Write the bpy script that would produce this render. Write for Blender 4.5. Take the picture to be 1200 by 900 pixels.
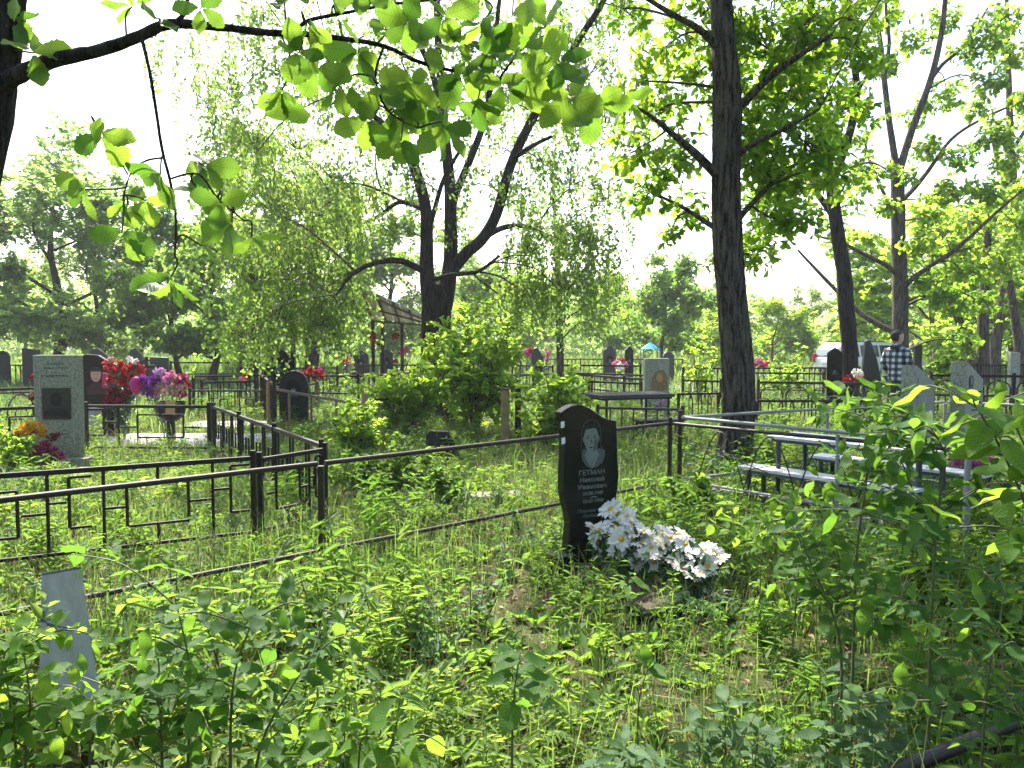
import bpy, math, random
import numpy as np
from mathutils import Vector, Matrix

for o in list(bpy.data.objects):
    bpy.data.objects.remove(o)
SC = bpy.context.scene
COL = SC.collection
rng = np.random.default_rng(11)
random.seed(11)
R = math.radians

# ------------------------------------------------------------------ camera, sky, sun, exposure
CAM_H, FPX, HORIZON = 1.6, 930.0, 400.0
PITCH = math.atan((450 - HORIZON) / FPX)
cam_d = bpy.data.cameras.new('camera')
cam = bpy.data.objects.new('camera', cam_d)
COL.objects.link(cam)
cam.location = (0, 0, CAM_H)
cam.rotation_euler = (R(90) - PITCH, 0, 0)
cam_d.sensor_width = 36
cam_d.lens = FPX / 1200 * 36
cam_d.clip_start = 0.05
cam_d.clip_end = 2000
SC.camera = cam

SUN_EL, SUN_AZ = R(52), R(-20)            # azimuth measured from +Y towards +X
world = bpy.data.worlds.new('World')
SC.world = world
world.use_nodes = True
wn = world.node_tree.nodes
sky = wn.new('ShaderNodeTexSky')
sky.sky_type = 'NISHITA'
sky.sun_disc = False
sky.sun_elevation = SUN_EL
sky.sun_rotation = SUN_AZ
sky.air_density = 1.0
sky.dust_density = 3.0
sky.ozone_density = 1.0
world.node_tree.links.new(sky.outputs[0], wn['Background'].inputs[0])
wn['Background'].inputs[1].default_value = 0.15

sun_d = bpy.data.lights.new('sun', 'SUN')
sun_d.energy = 5.0
sun_d.angle = R(0.53)
sun_d.color = (1.0, 0.95, 0.86)
sun = bpy.data.objects.new('sun', sun_d)
COL.objects.link(sun)
sdir = Vector((math.sin(SUN_AZ) * math.cos(SUN_EL), math.cos(SUN_AZ) * math.cos(SUN_EL), math.sin(SUN_EL)))
sun.rotation_euler = sdir.to_track_quat('Z', 'Y').to_euler()
sun.location = (0, 0, 30)

vs = SC.view_settings
vs.view_transform = 'Standard'
vs.look = 'None'
vs.exposure = 1.72
vs.gamma = 1.0
vs.use_curve_mapping = False
SC.cycles.use_denoising = True
SC.cycles.max_bounces = 8
SC.cycles.transmission_bounces = 6
SC.cycles.sample_clamp_indirect = 6.0

# ------------------------------------------------------------------ pixel helpers
_c, _s = math.cos(PITCH), math.sin(PITCH)
def ray(px, py):
    x = (px - 600) / FPX
    v = (450 - py) / FPX
    return Vector((x, _c + v * _s, -_s + v * _c))
def G(px, py, z=0.0):
    d = ray(px, py)
    t = (z - CAM_H) / d.z
    return Vector((d.x * t, d.y * t, z))
def D(px, py, Y):
    d = ray(px, py)
    t = Y / d.y
    return Vector((d.x * t, Y, CAM_H + d.z * t))
def pm(Y):
    return Y / FPX                          # metres per pixel at depth Y

def gz(x, y):
    return 0.025 * np.sin(x * 1.3 + 0.7) * np.sin(y * 0.9 + 1.1) + 0.012 * np.sin(x * 3.1 + y * 2.3)

# ------------------------------------------------------------------ materials
MATS = {}
def nodes_of(name):
    m = bpy.data.materials.new(name)
    m.use_nodes = True
    nt = m.node_tree
    return m, nt, nt.nodes, nt.links, nt.nodes['Principled BSDF']

def ramp(nt, fac, stops):
    r = nt.nodes.new('ShaderNodeValToRGB')
    cr = r.color_ramp
    while len(cr.elements) < len(stops):
        cr.elements.new(0.5)
    for e, (p, c) in zip(cr.elements, stops):
        e.position = p
        e.color = (*c, 1)
    nt.links.new(fac, r.inputs[0])
    return r.outputs[0]

def noise(nt, scale, detail=4, rough=0.6, coord='Object', stretch=None):
    tc = nt.nodes.new('ShaderNodeTexCoord')
    n = nt.nodes.new('ShaderNodeTexNoise')
    n.inputs['Scale'].default_value = scale
    n.inputs['Detail'].default_value = detail
    n.inputs['Roughness'].default_value = rough
    if stretch:
        mp = nt.nodes.new('ShaderNodeMapping')
        mp.inputs['Scale'].default_value = stretch
        nt.links.new(tc.outputs[coord], mp.inputs[0])
        nt.links.new(mp.outputs[0], n.inputs[0])
    else:
        nt.links.new(tc.outputs[coord], n.inputs[0])
    return n.outputs[0]

def bump(nt, h, bsdf, strength, dist=0.02):
    b = nt.nodes.new('ShaderNodeBump')
    b.inputs['Strength'].default_value = strength
    b.inputs['Distance'].default_value = dist
    nt.links.new(h, b.inputs['Height'])
    nt.links.new(b.outputs[0], bsdf.inputs['Normal'])

def solid(name, c1, c2=None, scale=8, rough=0.6, metal=0.0, spec=0.4, bmp=0.0, stretch=None, coord='Object', detail=5):
    m, nt, n, l, b = nodes_of(name)
    b.inputs['Roughness'].default_value = rough
    b.inputs['Metallic'].default_value = metal
    b.inputs['Specular IOR Level'].default_value = spec
    c2 = c2 or tuple(x * 0.75 for x in c1)
    h = noise(nt, scale, detail, 0.6, coord, stretch)
    l.new(ramp(nt, h, [(0.3, c2), (0.7, c1)]), b.inputs['Base Color'])
    if bmp:
        bump(nt, h, b, bmp)
    MATS[name] = m
    return m

def leafmat(name, c_lo, c_hi, t_lo, t_hi, trans=0.5, rough=0.6, spec=0.2, attr='var', veins=False):
    """leaf: diffuse/gloss on top, light shining through as translucency; colour varies leaf by leaf"""
    m, nt, n, l, b = nodes_of(name)
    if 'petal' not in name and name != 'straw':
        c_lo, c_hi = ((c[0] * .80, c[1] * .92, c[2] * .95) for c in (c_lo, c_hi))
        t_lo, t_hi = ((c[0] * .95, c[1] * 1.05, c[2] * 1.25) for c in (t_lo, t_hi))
    if attr == 'obj':
        oi = n.new('ShaderNodeObjectInfo')
        v = oi.outputs['Random']
    else:
        a = n.new('ShaderNodeAttribute')
        a.attribute_name = attr
        v = a.outputs['Fac']
    base = ramp(nt, v, [(0.0, c_lo), (1.0, c_hi)])
    tcol = ramp(nt, v, [(0.0, t_lo), (1.0, t_hi)])
    if veins:
        tc = n.new('ShaderNodeTexCoord')
        sx = n.new('ShaderNodeSeparateXYZ')
        l.new(tc.outputs['Object'], sx.inputs[0])
        ab = n.new('ShaderNodeMath'); ab.operation = 'ABSOLUTE'
        l.new(sx.outputs['Y'], ab.inputs[0])
        m1 = n.new('ShaderNodeMath'); m1.operation = 'MULTIPLY_ADD'
        l.new(ab.outputs[0], m1.inputs[0]); m1.inputs[1].default_value = -0.8
        l.new(sx.outputs['X'], m1.inputs[2])
        m2 = n.new('ShaderNodeMath'); m2.operation = 'MULTIPLY'
        l.new(m1.outputs[0], m2.inputs[0]); m2.inputs[1].default_value = 60.0
        m3 = n.new('ShaderNodeMath'); m3.operation = 'SINE'
        l.new(m2.outputs[0], m3.inputs[0])
        m4 = n.new('ShaderNodeMath'); m4.operation = 'MULTIPLY_ADD'
        l.new(m3.outputs[0], m4.inputs[0]); m4.inputs[1].default_value = 0.5; m4.inputs[2].default_value = 0.5
        m5 = n.new('ShaderNodeMath'); m5.operation = 'POWER'
        l.new(m4.outputs[0], m5.inputs[0]); m5.inputs[1].default_value = 5.0
        mr = n.new('ShaderNodeMath'); mr.operation = 'LESS_THAN'
        l.new(ab.outputs[0], mr.inputs[0]); mr.inputs[1].default_value = 0.012
        mx = n.new('ShaderNodeMath'); mx.operation = 'MAXIMUM'
        l.new(m5.outputs[0], mx.inputs[0]); l.new(mr.outputs[0], mx.inputs[1])
        for which in (0, 1):
            mix = n.new('ShaderNodeMixRGB')
            mix.blend_type = 'MULTIPLY'
            l.new(mx.outputs[0], mix.inputs[0])
            l.new(base if which == 0 else tcol, mix.inputs[1])
            mix.inputs[2].default_value = (1.25, 1.2, 1.1, 1) if which == 0 else (0.62, 0.72, 0.6, 1)
            if which == 0:
                base = mix.outputs[0]
            else:
                tcol = mix.outputs[0]
        bump(nt, mx.outputs[0], b, 0.35, 0.002)
    l.new(base, b.inputs['Base Color'])
    b.inputs['Roughness'].default_value = rough
    b.inputs['Specular IOR Level'].default_value = spec
    tr = n.new('ShaderNodeBsdfTranslucent')
    l.new(tcol, tr.inputs[0])
    ms = n.new('ShaderNodeMixShader')
    ms.inputs[0].default_value = trans
    l.new(b.outputs[0], ms.inputs[1])
    l.new(tr.outputs[0], ms.inputs[2])
    l.new(ms.outputs[0], n['Material Output'].inputs[0])
    MATS[name] = m
    return m

leafmat('oak_leaf_near', (0.045, 0.10, 0.018), (0.075, 0.14, 0.025), (0.12, 0.25, 0.02), (0.38, 0.52, 0.04), 0.5, 0.5, 0.3, 'obj', True)
leafmat('oak_leaf', (0.04, 0.095, 0.016), (0.08, 0.14, 0.022), (0.28, 0.48, 0.02), (0.54, 0.68, 0.04), 0.58, 0.6, 0.2)
leafmat('birch_leaf', (0.055, 0.11, 0.02), (0.10, 0.155, 0.03), (0.28, 0.44, 0.045), (0.48, 0.60, 0.08), 0.5, 0.55, 0.25)
leafmat('maple_leaf', (0.045, 0.10, 0.018), (0.08, 0.14, 0.025), (0.28, 0.46, 0.03), (0.48, 0.60, 0.05), 0.58, 0.6, 0.2)
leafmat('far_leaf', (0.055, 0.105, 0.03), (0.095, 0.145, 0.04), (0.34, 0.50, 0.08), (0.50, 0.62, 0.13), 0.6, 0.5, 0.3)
leafmat('dark_leaf', (0.04, 0.09, 0.02), (0.07, 0.13, 0.028), (0.24, 0.42, 0.04), (0.40, 0.54, 0.06), 0.6, 0.6, 0.2)
leafmat('shrub_leaf', (0.065, 0.125, 0.02), (0.10, 0.16, 0.028), (0.42, 0.60, 0.04), (0.60, 0.72, 0.07), 0.64, 0.6, 0.2)
leafmat('weed_leaf', (0.035, 0.085, 0.014), (0.095, 0.15, 0.025), (0.15, 0.30, 0.02), (0.34, 0.46, 0.05), 0.45, 0.6, 0.2)
leafmat('cool_weed_leaf', (0.035, 0.085, 0.022), (0.07, 0.125, 0.04), (0.13, 0.27, 0.035), (0.27, 0.40, 0.07), 0.42, 0.55, 0.25)
leafmat('bright_weed_leaf', (0.06, 0.12, 0.015), (0.11, 0.16, 0.025), (0.28, 0.42, 0.02), (0.46, 0.54, 0.05), 0.48, 0.6, 0.2)
leafmat('grass_blade', (0.045, 0.09, 0.015), (0.13, 0.15, 0.035), (0.15, 0.29, 0.025), (0.34, 0.41, 0.07), 0.42, 0.6, 0.2)
leafmat('straw', (0.20, 0.15, 0.075), (0.34, 0.27, 0.15), (0.25, 0.19, 0.08), (0.4, 0.32, 0.15), 0.25, 0.7, 0.2)
leafmat('sapling_leaf', (0.035, 0.085, 0.018), (0.07, 0.13, 0.025), (0.15, 0.30, 0.025), (0.30, 0.45, 0.04), 0.48, 0.6, 0.15, 'obj', True)
leafmat('bright_sapling_leaf', (0.06, 0.12, 0.02), (0.09, 0.155, 0.025), (0.28, 0.44, 0.03), (0.45, 0.58, 0.05), 0.52, 0.6, 0.15, 'obj', True)
leafmat('pale_weed_leaf', (0.06, 0.105, 0.045), (0.095, 0.14, 0.06), (0.20, 0.32, 0.06), (0.30, 0.40, 0.09), 0.4, 0.6, 0.15, 'obj', True)
for nm, c in (('petal_white', (0.80, 0.78, 0.72)), ('petal_red', (0.42, 0.015, 0.02)), ('petal_dark_red', (0.22, 0.01, 0.025)),
              ('petal_magenta', (0.42, 0.02, 0.13)), ('petal_pink', (0.60, 0.16, 0.34)), ('petal_hot_pink', (0.62, 0.03, 0.24)),
              ('petal_purple', (0.30, 0.06, 0.42)), ('petal_lilac', (0.48, 0.26, 0.50)), ('petal_peach', (0.58, 0.34, 0.28)),
              ('petal_yellow', (0.62, 0.34, 0.015)), ('petal_orange', (0.62, 0.17, 0.015))):
    leafmat(nm, tuple(x * 0.8 for x in c), c, tuple(x * 0.8 for x in c), c, 0.3, 0.6, 0.2)
solid('flower_centre', (0.62, 0.36, 0.02), (0.45, 0.22, 0.01), 90, 0.8)
solid('flower_stem', (0.03, 0.075, 0.02), None, 30, 0.5)
leafmat('plastic_leaf', (0.015, 0.05, 0.018), (0.03, 0.08, 0.03), (0.03, 0.10, 0.03), (0.05, 0.14, 0.04), 0.2, 0.35, 0.5)

def barkmat(name, c1, c2, moss=0.0):
    m, nt, n, l, b = nodes_of(name)
    h1 = noise(nt, 26, 5, 0.6, 'Object', (1, 1, 0.13))
    h2 = noise(nt, 90, 4, 0.6, 'Object', (1, 1, 0.4))
    mix = n.new('ShaderNodeMath'); mix.operation = 'MULTIPLY_ADD'
    l.new(h2, mix.inputs[0]); mix.inputs[1].default_value = 0.35; l.new(h1, mix.inputs[2])
    l.new(ramp(nt, mix.outputs[0], [(0.56, c2), (0.66, tuple((a + bb) / 2 for a, bb in zip(c1, c2))), (0.78, c1)]), b.inputs['Base Color'])
    b.inputs['Roughness'].default_value = 0.9
    b.inputs['Specular IOR Level'].default_value = 0.15
    bump(nt, mix.outputs[0], b, 1.0, 0.06)
    MATS[name] = m
barkmat('oak_bark', (0.115, 0.098, 0.078), (0.010, 0.009, 0.007))
barkmat('dark_bark', (0.048, 0.040, 0.032), (0.009, 0.008, 0.007))
barkmat('brown_bark', (0.15, 0.125, 0.10), (0.035, 0.028, 0.022))
solid('twig_bark', (0.075, 0.055, 0.04), (0.03, 0.022, 0.016), 60, 0.85, bmp=0.4)
solid('green_stem', (0.10, 0.13, 0.04), (0.07, 0.07, 0.03), 40, 0.6)
solid('black_paint', (0.007, 0.007, 0.008), (0.026, 0.016, 0.011), 11, 0.5, 0.0, 0.2, 0.15)
solid('worn_black_paint', (0.012, 0.011, 0.011), (0.045, 0.026, 0.016), 14, 0.5, 0.0, 0.3, 0.2)
solid('dark_brown_paint', (0.05, 0.03, 0.025), (0.03, 0.018, 0.015), 16, 0.5, 0.0, 0.4, 0.2)
solid('silver_paint', (0.30, 0.31, 0.30), (0.15, 0.15, 0.14), 12, 0.6, 0.0, 0.3, 0.15)
solid('rust', (0.24, 0.13, 0.06), (0.11, 0.05, 0.025), 18, 0.85, 0.0, 0.2, 0.5)
solid('ochre_paint', (0.34, 0.24, 0.11), (0.20, 0.12, 0.06), 9, 0.8, 0.0, 0.25, 0.4)
solid('concrete', (0.44, 0.43, 0.35), (0.15, 0.155, 0.12), 48, 0.9, 0.0, 0.2, 0.7)
solid('mossy_concrete', (0.32, 0.32, 0.24), (0.13, 0.14, 0.095), 36, 0.92, 0.0, 0.2, 0.6)
solid('pale_concrete', (0.42, 0.41, 0.38), (0.27, 0.26, 0.24), 8, 0.9, 0.0, 0.2, 0.4)
solid('black_granite', (0.010, 0.011, 0.011), (0.006, 0.0065, 0.0065), 220, 0.14, 0.0, 0.28)
solid('grey_granite', (0.030, 0.031, 0.032), (0.018, 0.019, 0.020), 180, 0.3, 0.0, 0.5)
solid('dull_granite', (0.020, 0.022, 0.019), (0.011, 0.012, 0.010), 60, 0.6, 0.0, 0.25)
solid('engraved_grey', (0.21, 0.225, 0.205), (0.15, 0.16, 0.145), 160, 0.85, 0.0, 0.15)
solid('engraved_dark', (0.012, 0.013, 0.012), (0.008, 0.009, 0.008), 160, 0.5, 0.0, 0.15)
solid('engraved_mid', (0.10, 0.11, 0.10), (0.07, 0.075, 0.07), 160, 0.8, 0.0, 0.2)
solid('engraved_hair', (0.026, 0.027, 0.025), (0.012, 0.013, 0.012), 90, 0.6, 0.0, 0.15)
solid('engraved_line', (0.06, 0.063, 0.058), None, 90, 0.7, 0.0, 0.15)
solid('letter_grey', (0.16, 0.165, 0.15), None, 160, 0.8, 0.0, 0.2)
solid('dark_plate', (0.02, 0.025, 0.022), (0.012, 0.014, 0.013), 40, 0.3, 0.0, 0.4)
solid('white_paper', (0.75, 0.75, 0.73), (0.68, 0.68, 0.66), 40, 0.8)
solid('blue_grey_board', (0.020, 0.034, 0.034), (0.009, 0.016, 0.017), 3, 0.85, 0.0, 0.03, 0.0, (1.2, 0.7, 1.5))
solid('board_grey_top', (0.66, 0.65, 0.64), (0.48, 0.47, 0.46), 8, 0.42, 0.0, 0.5, 0.2, (1.2, 8, 4))
solid('board_dark', (0.05, 0.055, 0.075), (0.03, 0.033, 0.045), 8, 0.45, 0.0, 0.5, 0.2)
solid('weathered_wood', (0.11, 0.10, 0.095), (0.045, 0.04, 0.038), 10, 0.85, 0.0, 0.2, 0.6, (1, 12, 6))
solid('roof_sheet', (0.62, 0.60, 0.56), (0.50, 0.48, 0.44), 3, 0.55, 0.0, 0.3, 0.1)
solid('skin', (0.52, 0.31, 0.22), (0.44, 0.25, 0.175), 30, 0.55)
solid('hair_brown', (0.035, 0.022, 0.015), (0.018, 0.012, 0.008), 140, 0.6, stretch=(1, 1, 0.2), bmp=0.5)
solid('denim', (0.035, 0.055, 0.10), (0.022, 0.034, 0.065), 60, 0.85)
solid('shoe_black', (0.03, 0.03, 0.032), None, 30, 0.6)
solid('car_white', (0.74, 0.76, 0.78), (0.70, 0.72, 0.74), 2, 0.25, 0.0, 0.5)
solid('car_glass', (0.03, 0.04, 0.05), (0.02, 0.03, 0.035), 3, 0.06, 0.0, 0.7)
solid('car_trim', (0.03, 0.03, 0.032), None, 20, 0.6)
solid('rubber', (0.02, 0.02, 0.02), None, 30, 0.85)
solid('rim_metal', (0.45, 0.46, 0.47), None, 10, 0.35, 0.8)
solid('tail_red', (0.50, 0.015, 0.02), (0.40, 0.01, 0.015), 20, 0.2, 0.0, 0.5)
solid('cloth_red', (0.48, 0.02, 0.10), (0.40, 0.015, 0.07), 8, 0.6)
solid('cloth_dark', (0.06, 0.02, 0.022), (0.03, 0.012, 0.014), 8, 0.8)
solid('tan_paper', (0.50, 0.30, 0.11), (0.40, 0.22, 0.08), 10, 0.8)
solid('brown_portrait', (0.30, 0.19, 0.09), (0.16, 0.09, 0.04), 26, 0.7)
solid('blue_tarp', (0.05, 0.36, 0.55), (0.04, 0.28, 0.45), 3, 0.6)
solid('path_gravel', (0.44, 0.41, 0.37), (0.28, 0.25, 0.22), 6, 0.95, bmp=0.5)
solid('path_slab', (0.34, 0.31, 0.27), (0.20, 0.18, 0.15), 7, 0.95, bmp=0.5)
solid('grave_soil', (0.085, 0.065, 0.045), (0.028, 0.022, 0.016), 30, 0.95, bmp=0.8)

def plaid():
    m, nt, n, l, b = nodes_of('plaid_cloth')
    tc = n.new('ShaderNodeTexCoord')
    sx = n.new('ShaderNodeSeparateXYZ')
    l.new(tc.outputs['Object'], sx.inputs[0])
    def stripes(src, f, ph):
        a = n.new('ShaderNodeMath'); a.operation = 'MULTIPLY_ADD'
        l.new(src, a.inputs[0]); a.inputs[1].default_value = f; a.inputs[2].default_value = ph
        s = n.new('ShaderNodeMath'); s.operation = 'SINE'
        l.new(a.outputs[0], s.inputs[0])
        g = n.new('ShaderNodeMath'); g.operation = 'GREATER_THAN'
        l.new(s.outputs[0], g.inputs[0]); g.inputs[1].default_value = 0.0
        return g.outputs[0]
    a = stripes(sx.outputs['Y'], 52, 0.4)
    c = stripes(sx.outputs['Z'], 52, 0.2)
    ad = n.new('ShaderNodeMath'); ad.operation = 'ADD'
    l.new(a, ad.inputs[0]); l.new(c, ad.inputs[1])
    dv = n.new('ShaderNodeMath'); dv.operation = 'MULTIPLY'
    l.new(ad.outputs[0], dv.inputs[0]); dv.inputs[1].default_value = 0.5
    l.new(ramp(nt, dv.outputs[0], [(0.0, (0.012, 0.014, 0.02)), (0.5, (0.09, 0.10, 0.125)), (1.0, (0.52, 0.55, 0.60))]), b.inputs['Base Color'])
    b.inputs['Roughness'].default_value = 0.9
    MATS['plaid_cloth'] = m
plaid()

def groundmat():
    m, nt, n, l, b = nodes_of('ground_soil')
    h1 = noise(nt, 1.1, 6, 0.65)
    h2 = noise(nt, 26, 6, 0.7)
    soil = ramp(nt, h2, [(0.3, (0.035, 0.027, 0.018)), (0.55, (0.075, 0.06, 0.036)), (0.75, (0.15, 0.115, 0.07))])
    grn = ramp(nt, h2, [(0.3, (0.03, 0.05, 0.012)), (0.7, (0.10, 0.13, 0.035))])
    f = ramp(nt, h1, [(0.38, (0, 0, 0)), (0.62, (1, 1, 1))])
    mx = n.new('ShaderNodeMixRGB')
    l.new(f, mx.inputs[0]); l.new(soil, mx.inputs[1]); l.new(grn, mx.inputs[2])
    l.new(mx.outputs[0], b.inputs['Base Color'])
    b.inputs['Roughness'].default_value = 0.95
    b.inputs['Specular IOR Level'].default_value = 0.15
    bump(nt, h2, b, 0.9, 0.04)
    MATS['ground_soil'] = m
groundmat()

# ------------------------------------------------------------------ object helpers
def mat(m):
    return MATS[m] if isinstance(m, str) else m

def npmesh(name, V, F, m=None, var=None, smooth=False):
    """mesh from numpy vertices and a face array (all faces the same size)"""
    V = np.asarray(V, dtype=np.float32); F = np.asarray(F, dtype=np.int32)
    me = bpy.data.meshes.new(name)
    nf, k = F.shape
    me.vertices.add(len(V)); me.vertices.foreach_set('co', V.ravel())
    me.loops.add(nf * k); me.loops.foreach_set('vertex_index', F.ravel())
    me.polygons.add(nf); me.polygons.foreach_set('loop_start', np.arange(0, nf * k, k, dtype=np.int32))
    if smooth:
        me.polygons.foreach_set('use_smooth', np.ones(nf, dtype=bool))
    if var is not None:
        at = me.attributes.new('var', 'FLOAT', 'FACE')
        at.data.foreach_set('value', np.asarray(var, dtype=np.float32))
    me.update(calc_edges=True)
    if m:
        me.materials.append(mat(m))
    return me

def pymesh(name, V, F, m=None, smooth=False):
    me = bpy.data.meshes.new(name)
    me.from_pydata([tuple(v) for v in V], [], F)
    if smooth:
        me.polygons.foreach_set('use_smooth', np.ones(len(me.polygons), dtype=bool))
    me.update()
    if m:
        me.materials.append(mat(m))
    return me

def link(name, me, parent=None, mtx=None):
    o = bpy.data.objects.new(name, me)
    COL.objects.link(o)
    if parent is not None:
        o.parent = parent
    if mtx is not None:
        o.matrix_basis = mtx
    return o

def thing(name, label, cat, loc=(0, 0, 0), group=None, rotz=0.0):
    o = bpy.data.objects.new(name, None)
    o.empty_display_size = 0.1
    COL.objects.link(o)
    o.location = loc
    o.rotation_euler = (0, 0, rotz)
    tag(o, label, cat, group)
    return o

def tag(o, label=None, cat=None, group=None, kind=None):
    if label: o['label'] = label
    if cat: o['category'] = cat
    if group: o['group'] = group
    if kind: o['kind'] = kind
    return o

def shift(parent):
    """world -> parent-local translation (roots are only translated when built from world points)"""
    p = parent
    off = Vector((0, 0, 0))
    while p is not None:
        off += Vector(p.location)
        p = p.parent
    return off

_CUBE = {}
def cube_mesh(m):
    if m not in _CUBE:
        v = [(x, y, z) for x in (-.5, .5) for y in (-.5, .5) for z in (-.5, .5)]
        f = [(0, 1, 3, 2), (4, 6, 7, 5), (0, 4, 5, 1), (2, 3, 7, 6), (0, 2, 6, 4), (1, 5, 7, 3)]
        _CUBE[m] = pymesh('bar_' + m, v, f, m)
    return _CUBE[m]
_CYL = {}
def cyl_mesh(m, n=10):
    if m not in _CYL:
        v, f = [], []
        for k in range(n):
            a = 2 * math.pi * k / n
            v += [(.5 * math.cos(a), .5 * math.sin(a), -.5), (.5 * math.cos(a), .5 * math.sin(a), .5)]
        for k in range(n):
            j = (k + 1) % n
            f.append((2 * k, 2 * j, 2 * j + 1, 2 * k + 1))
        f.append([2 * k + 1 for k in range(n)]); f.append([2 * k for k in range(n)][::-1])
        me = pymesh('pipe_' + m, v, f, m)
        for p in me.polygons[:n]:
            p.use_smooth = True
        _CYL[m] = me
    return _CYL[m]

def bar(name, a, b, t, m, parent, t2=None, round_=False, up=None):
    """one straight bar from world point a to b, a child of parent"""
    off = shift(parent) if parent is not None else Vector((0, 0, 0))
    a = Vector(a) - off; b = Vector(b) - off
    d = b - a
    L = d.length
    zq = d.normalized()
    upv = Vector(up) if up is not None else (Vector((0, 0, 1)) if abs(zq.z) < 0.95 else Vector((0, 1, 0)))
    x = upv.cross(zq).normalized()
    y = zq.cross(x)
    M = Matrix(((x.x, y.x, zq.x, 0), (x.y, y.y, zq.y, 0), (x.z, y.z, zq.z, 0), (0, 0, 0, 1)))
    M = Matrix.Translation((a + b) / 2) @ M @ Matrix.Diagonal((t, t2 or t, L, 1))
    return link(name, (cyl_mesh if round_ else cube_mesh)(m), parent, M)

def tube(paths, sides=8, wob=0.0, ridge=0.0):
    """joined tapering tubes; each path is a list of (Vector, radius)"""
    VV, FF, n0 = [], [], 0
    for pts in paths:
        P = np.array([tuple(p) for p, r in pts], dtype=float); Rr = np.array([r for p, r in pts], dtype=float)
        if len(P) < 2:
            continue
        T = np.gradient(P, axis=0)
        T /= np.linalg.norm(T, axis=1, keepdims=True) + 1e-9
        ref = np.array([0.31, 0.17, 0.93]) if abs(T[0][2]) < 0.8 else np.array([1.0, 0.13, 0.05])
        X = np.cross(T, ref); X /= np.linalg.norm(X, axis=1, keepdims=True) + 1e-9
        Y = np.cross(T, X)
        a = np.arange(sides) * 2 * math.pi / sides
        rr = Rr[:, None] * (1 + wob * rng.normal(size=(len(P), sides)))
        if ridge:
            s_ = np.cumsum(np.r_[0, np.linalg.norm(np.diff(P, axis=0), axis=1)])[:, None]
            for f_, p_, q_ in ((5, 1.1, .7), (9, 2.3, 1.3), (13, .4, -1.7), (17, 3.3, 2.1)):
                rr = rr * (1 + ridge * .5 * np.sin(f_ * a[None, :] + p_ + q_ * 1.3 * np.sin(s_ * 2.1 + p_)))
        ring = P[:, None, :] + rr[..., None] * (np.cos(a)[None, :, None] * X[:, None, :] + np.sin(a)[None, :, None] * Y[:, None, :])
        VV.append(ring.reshape(-1, 3))
        i = np.arange(len(P) - 1)[:, None] * sides; k = np.arange(sides)[None, :]; k2 = (k + 1) % sides
        F = np.stack([i + k, i + k2, i + sides + k2, i + sides + k], axis=-1).reshape(-1, 4) + n0
        FF.append(F)
        n0 += len(P) * sides
    return np.concatenate(VV), np.concatenate(FF)

def smooth_path(pts, n=6):
    """Catmull-Rom through (Vector, r) points"""
    P = [Vector(p) for p, r in pts]; Rr = [r for p, r in pts]
    out = []
    for i in range(len(P) - 1):
        p0 = P[max(i - 1, 0)]; p1 = P[i]; p2 = P[i + 1]; p3 = P[min(i + 2, len(P) - 1)]
        for k in range(n):
            t = k / n
            q = 0.5 * ((2 * p1) + (p2 - p0) * t + (2 * p0 - 5 * p1 + 4 * p2 - p3) * t * t + (3 * p1 - p0 - 3 * p2 + p3) * t ** 3)
            out.append((q, Rr[i] * (1 - t) + Rr[i + 1] * t))
    out.append((P[-1], Rr[-1]))
    return out

def unit(a):
    return a / (np.linalg.norm(a, axis=-1, keepdims=True) + 1e-9)

# leaf templates: columns = along, across, lift; rows = vertices
KITE = (np.array([[0, 0, 0], [.45, .5, .10], [1, 0, 0], [.45, -.5, .10]]), np.array([[0, 3, 2, 1]]))
OVAL = (np.array([[0, 0, 0], [.28, .46, .10], [.68, .42, .08], [1, 0, -.10], [.68, -.42, .08], [.28, -.46, .10]]),
        np.array([[0, 3, 2, 1], [0, 5, 4, 3]]))
OBOV = (np.array([[0, 0, 0], [.40, .30, .08], [.78, .48, .08], [1, 0, -.10], [.78, -.48, .08], [.40, -.30, .08]]),
        np.array([[0, 3, 2, 1], [0, 5, 4, 3]]))
LANCE = (np.array([[0, 0, 0], [.35, .5, .06], [.72, .30, -.04], [1, 0, -.22], [.72, -.30, -.04], [.35, -.5, .06]]),
         np.array([[0, 3, 2, 1], [0, 5, 4, 3]]))
BLADE = (np.array([[0, -.5, 0], [0, .5, 0], [.55, .38, .10], [.55, -.38, .10], [1, .03, -.02], [1, -.03, -.02]]),
         np.array([[0, 1, 2, 3], [3, 2, 4, 5]]))

def leaf_geo(P, A, N, L, W, tmpl):
    """vectorised leaves -> V, F"""
    T, F = tmpl
    A = unit(A); B = unit(np.cross(N, A)); N = np.cross(A, B)
    L = np.broadcast_to(L, (len(P),)); W = np.broadcast_to(W, (len(P),))
    V = (P[:, None, :] + A[:, None, :] * (T[None, :, 0] * L[:, None])[..., None]
         + B[:, None, :] * (T[None, :, 1] * W[:, None])[..., None] + N[:, None, :] * (T[None, :, 2] * L[:, None])[..., None])
    k = len(T)
    FF = F[None] + (np.arange(len(P)) * k)[:, None, None]
    return V.reshape(-1, 3), FF.reshape(-1, F.shape[1])

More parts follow.
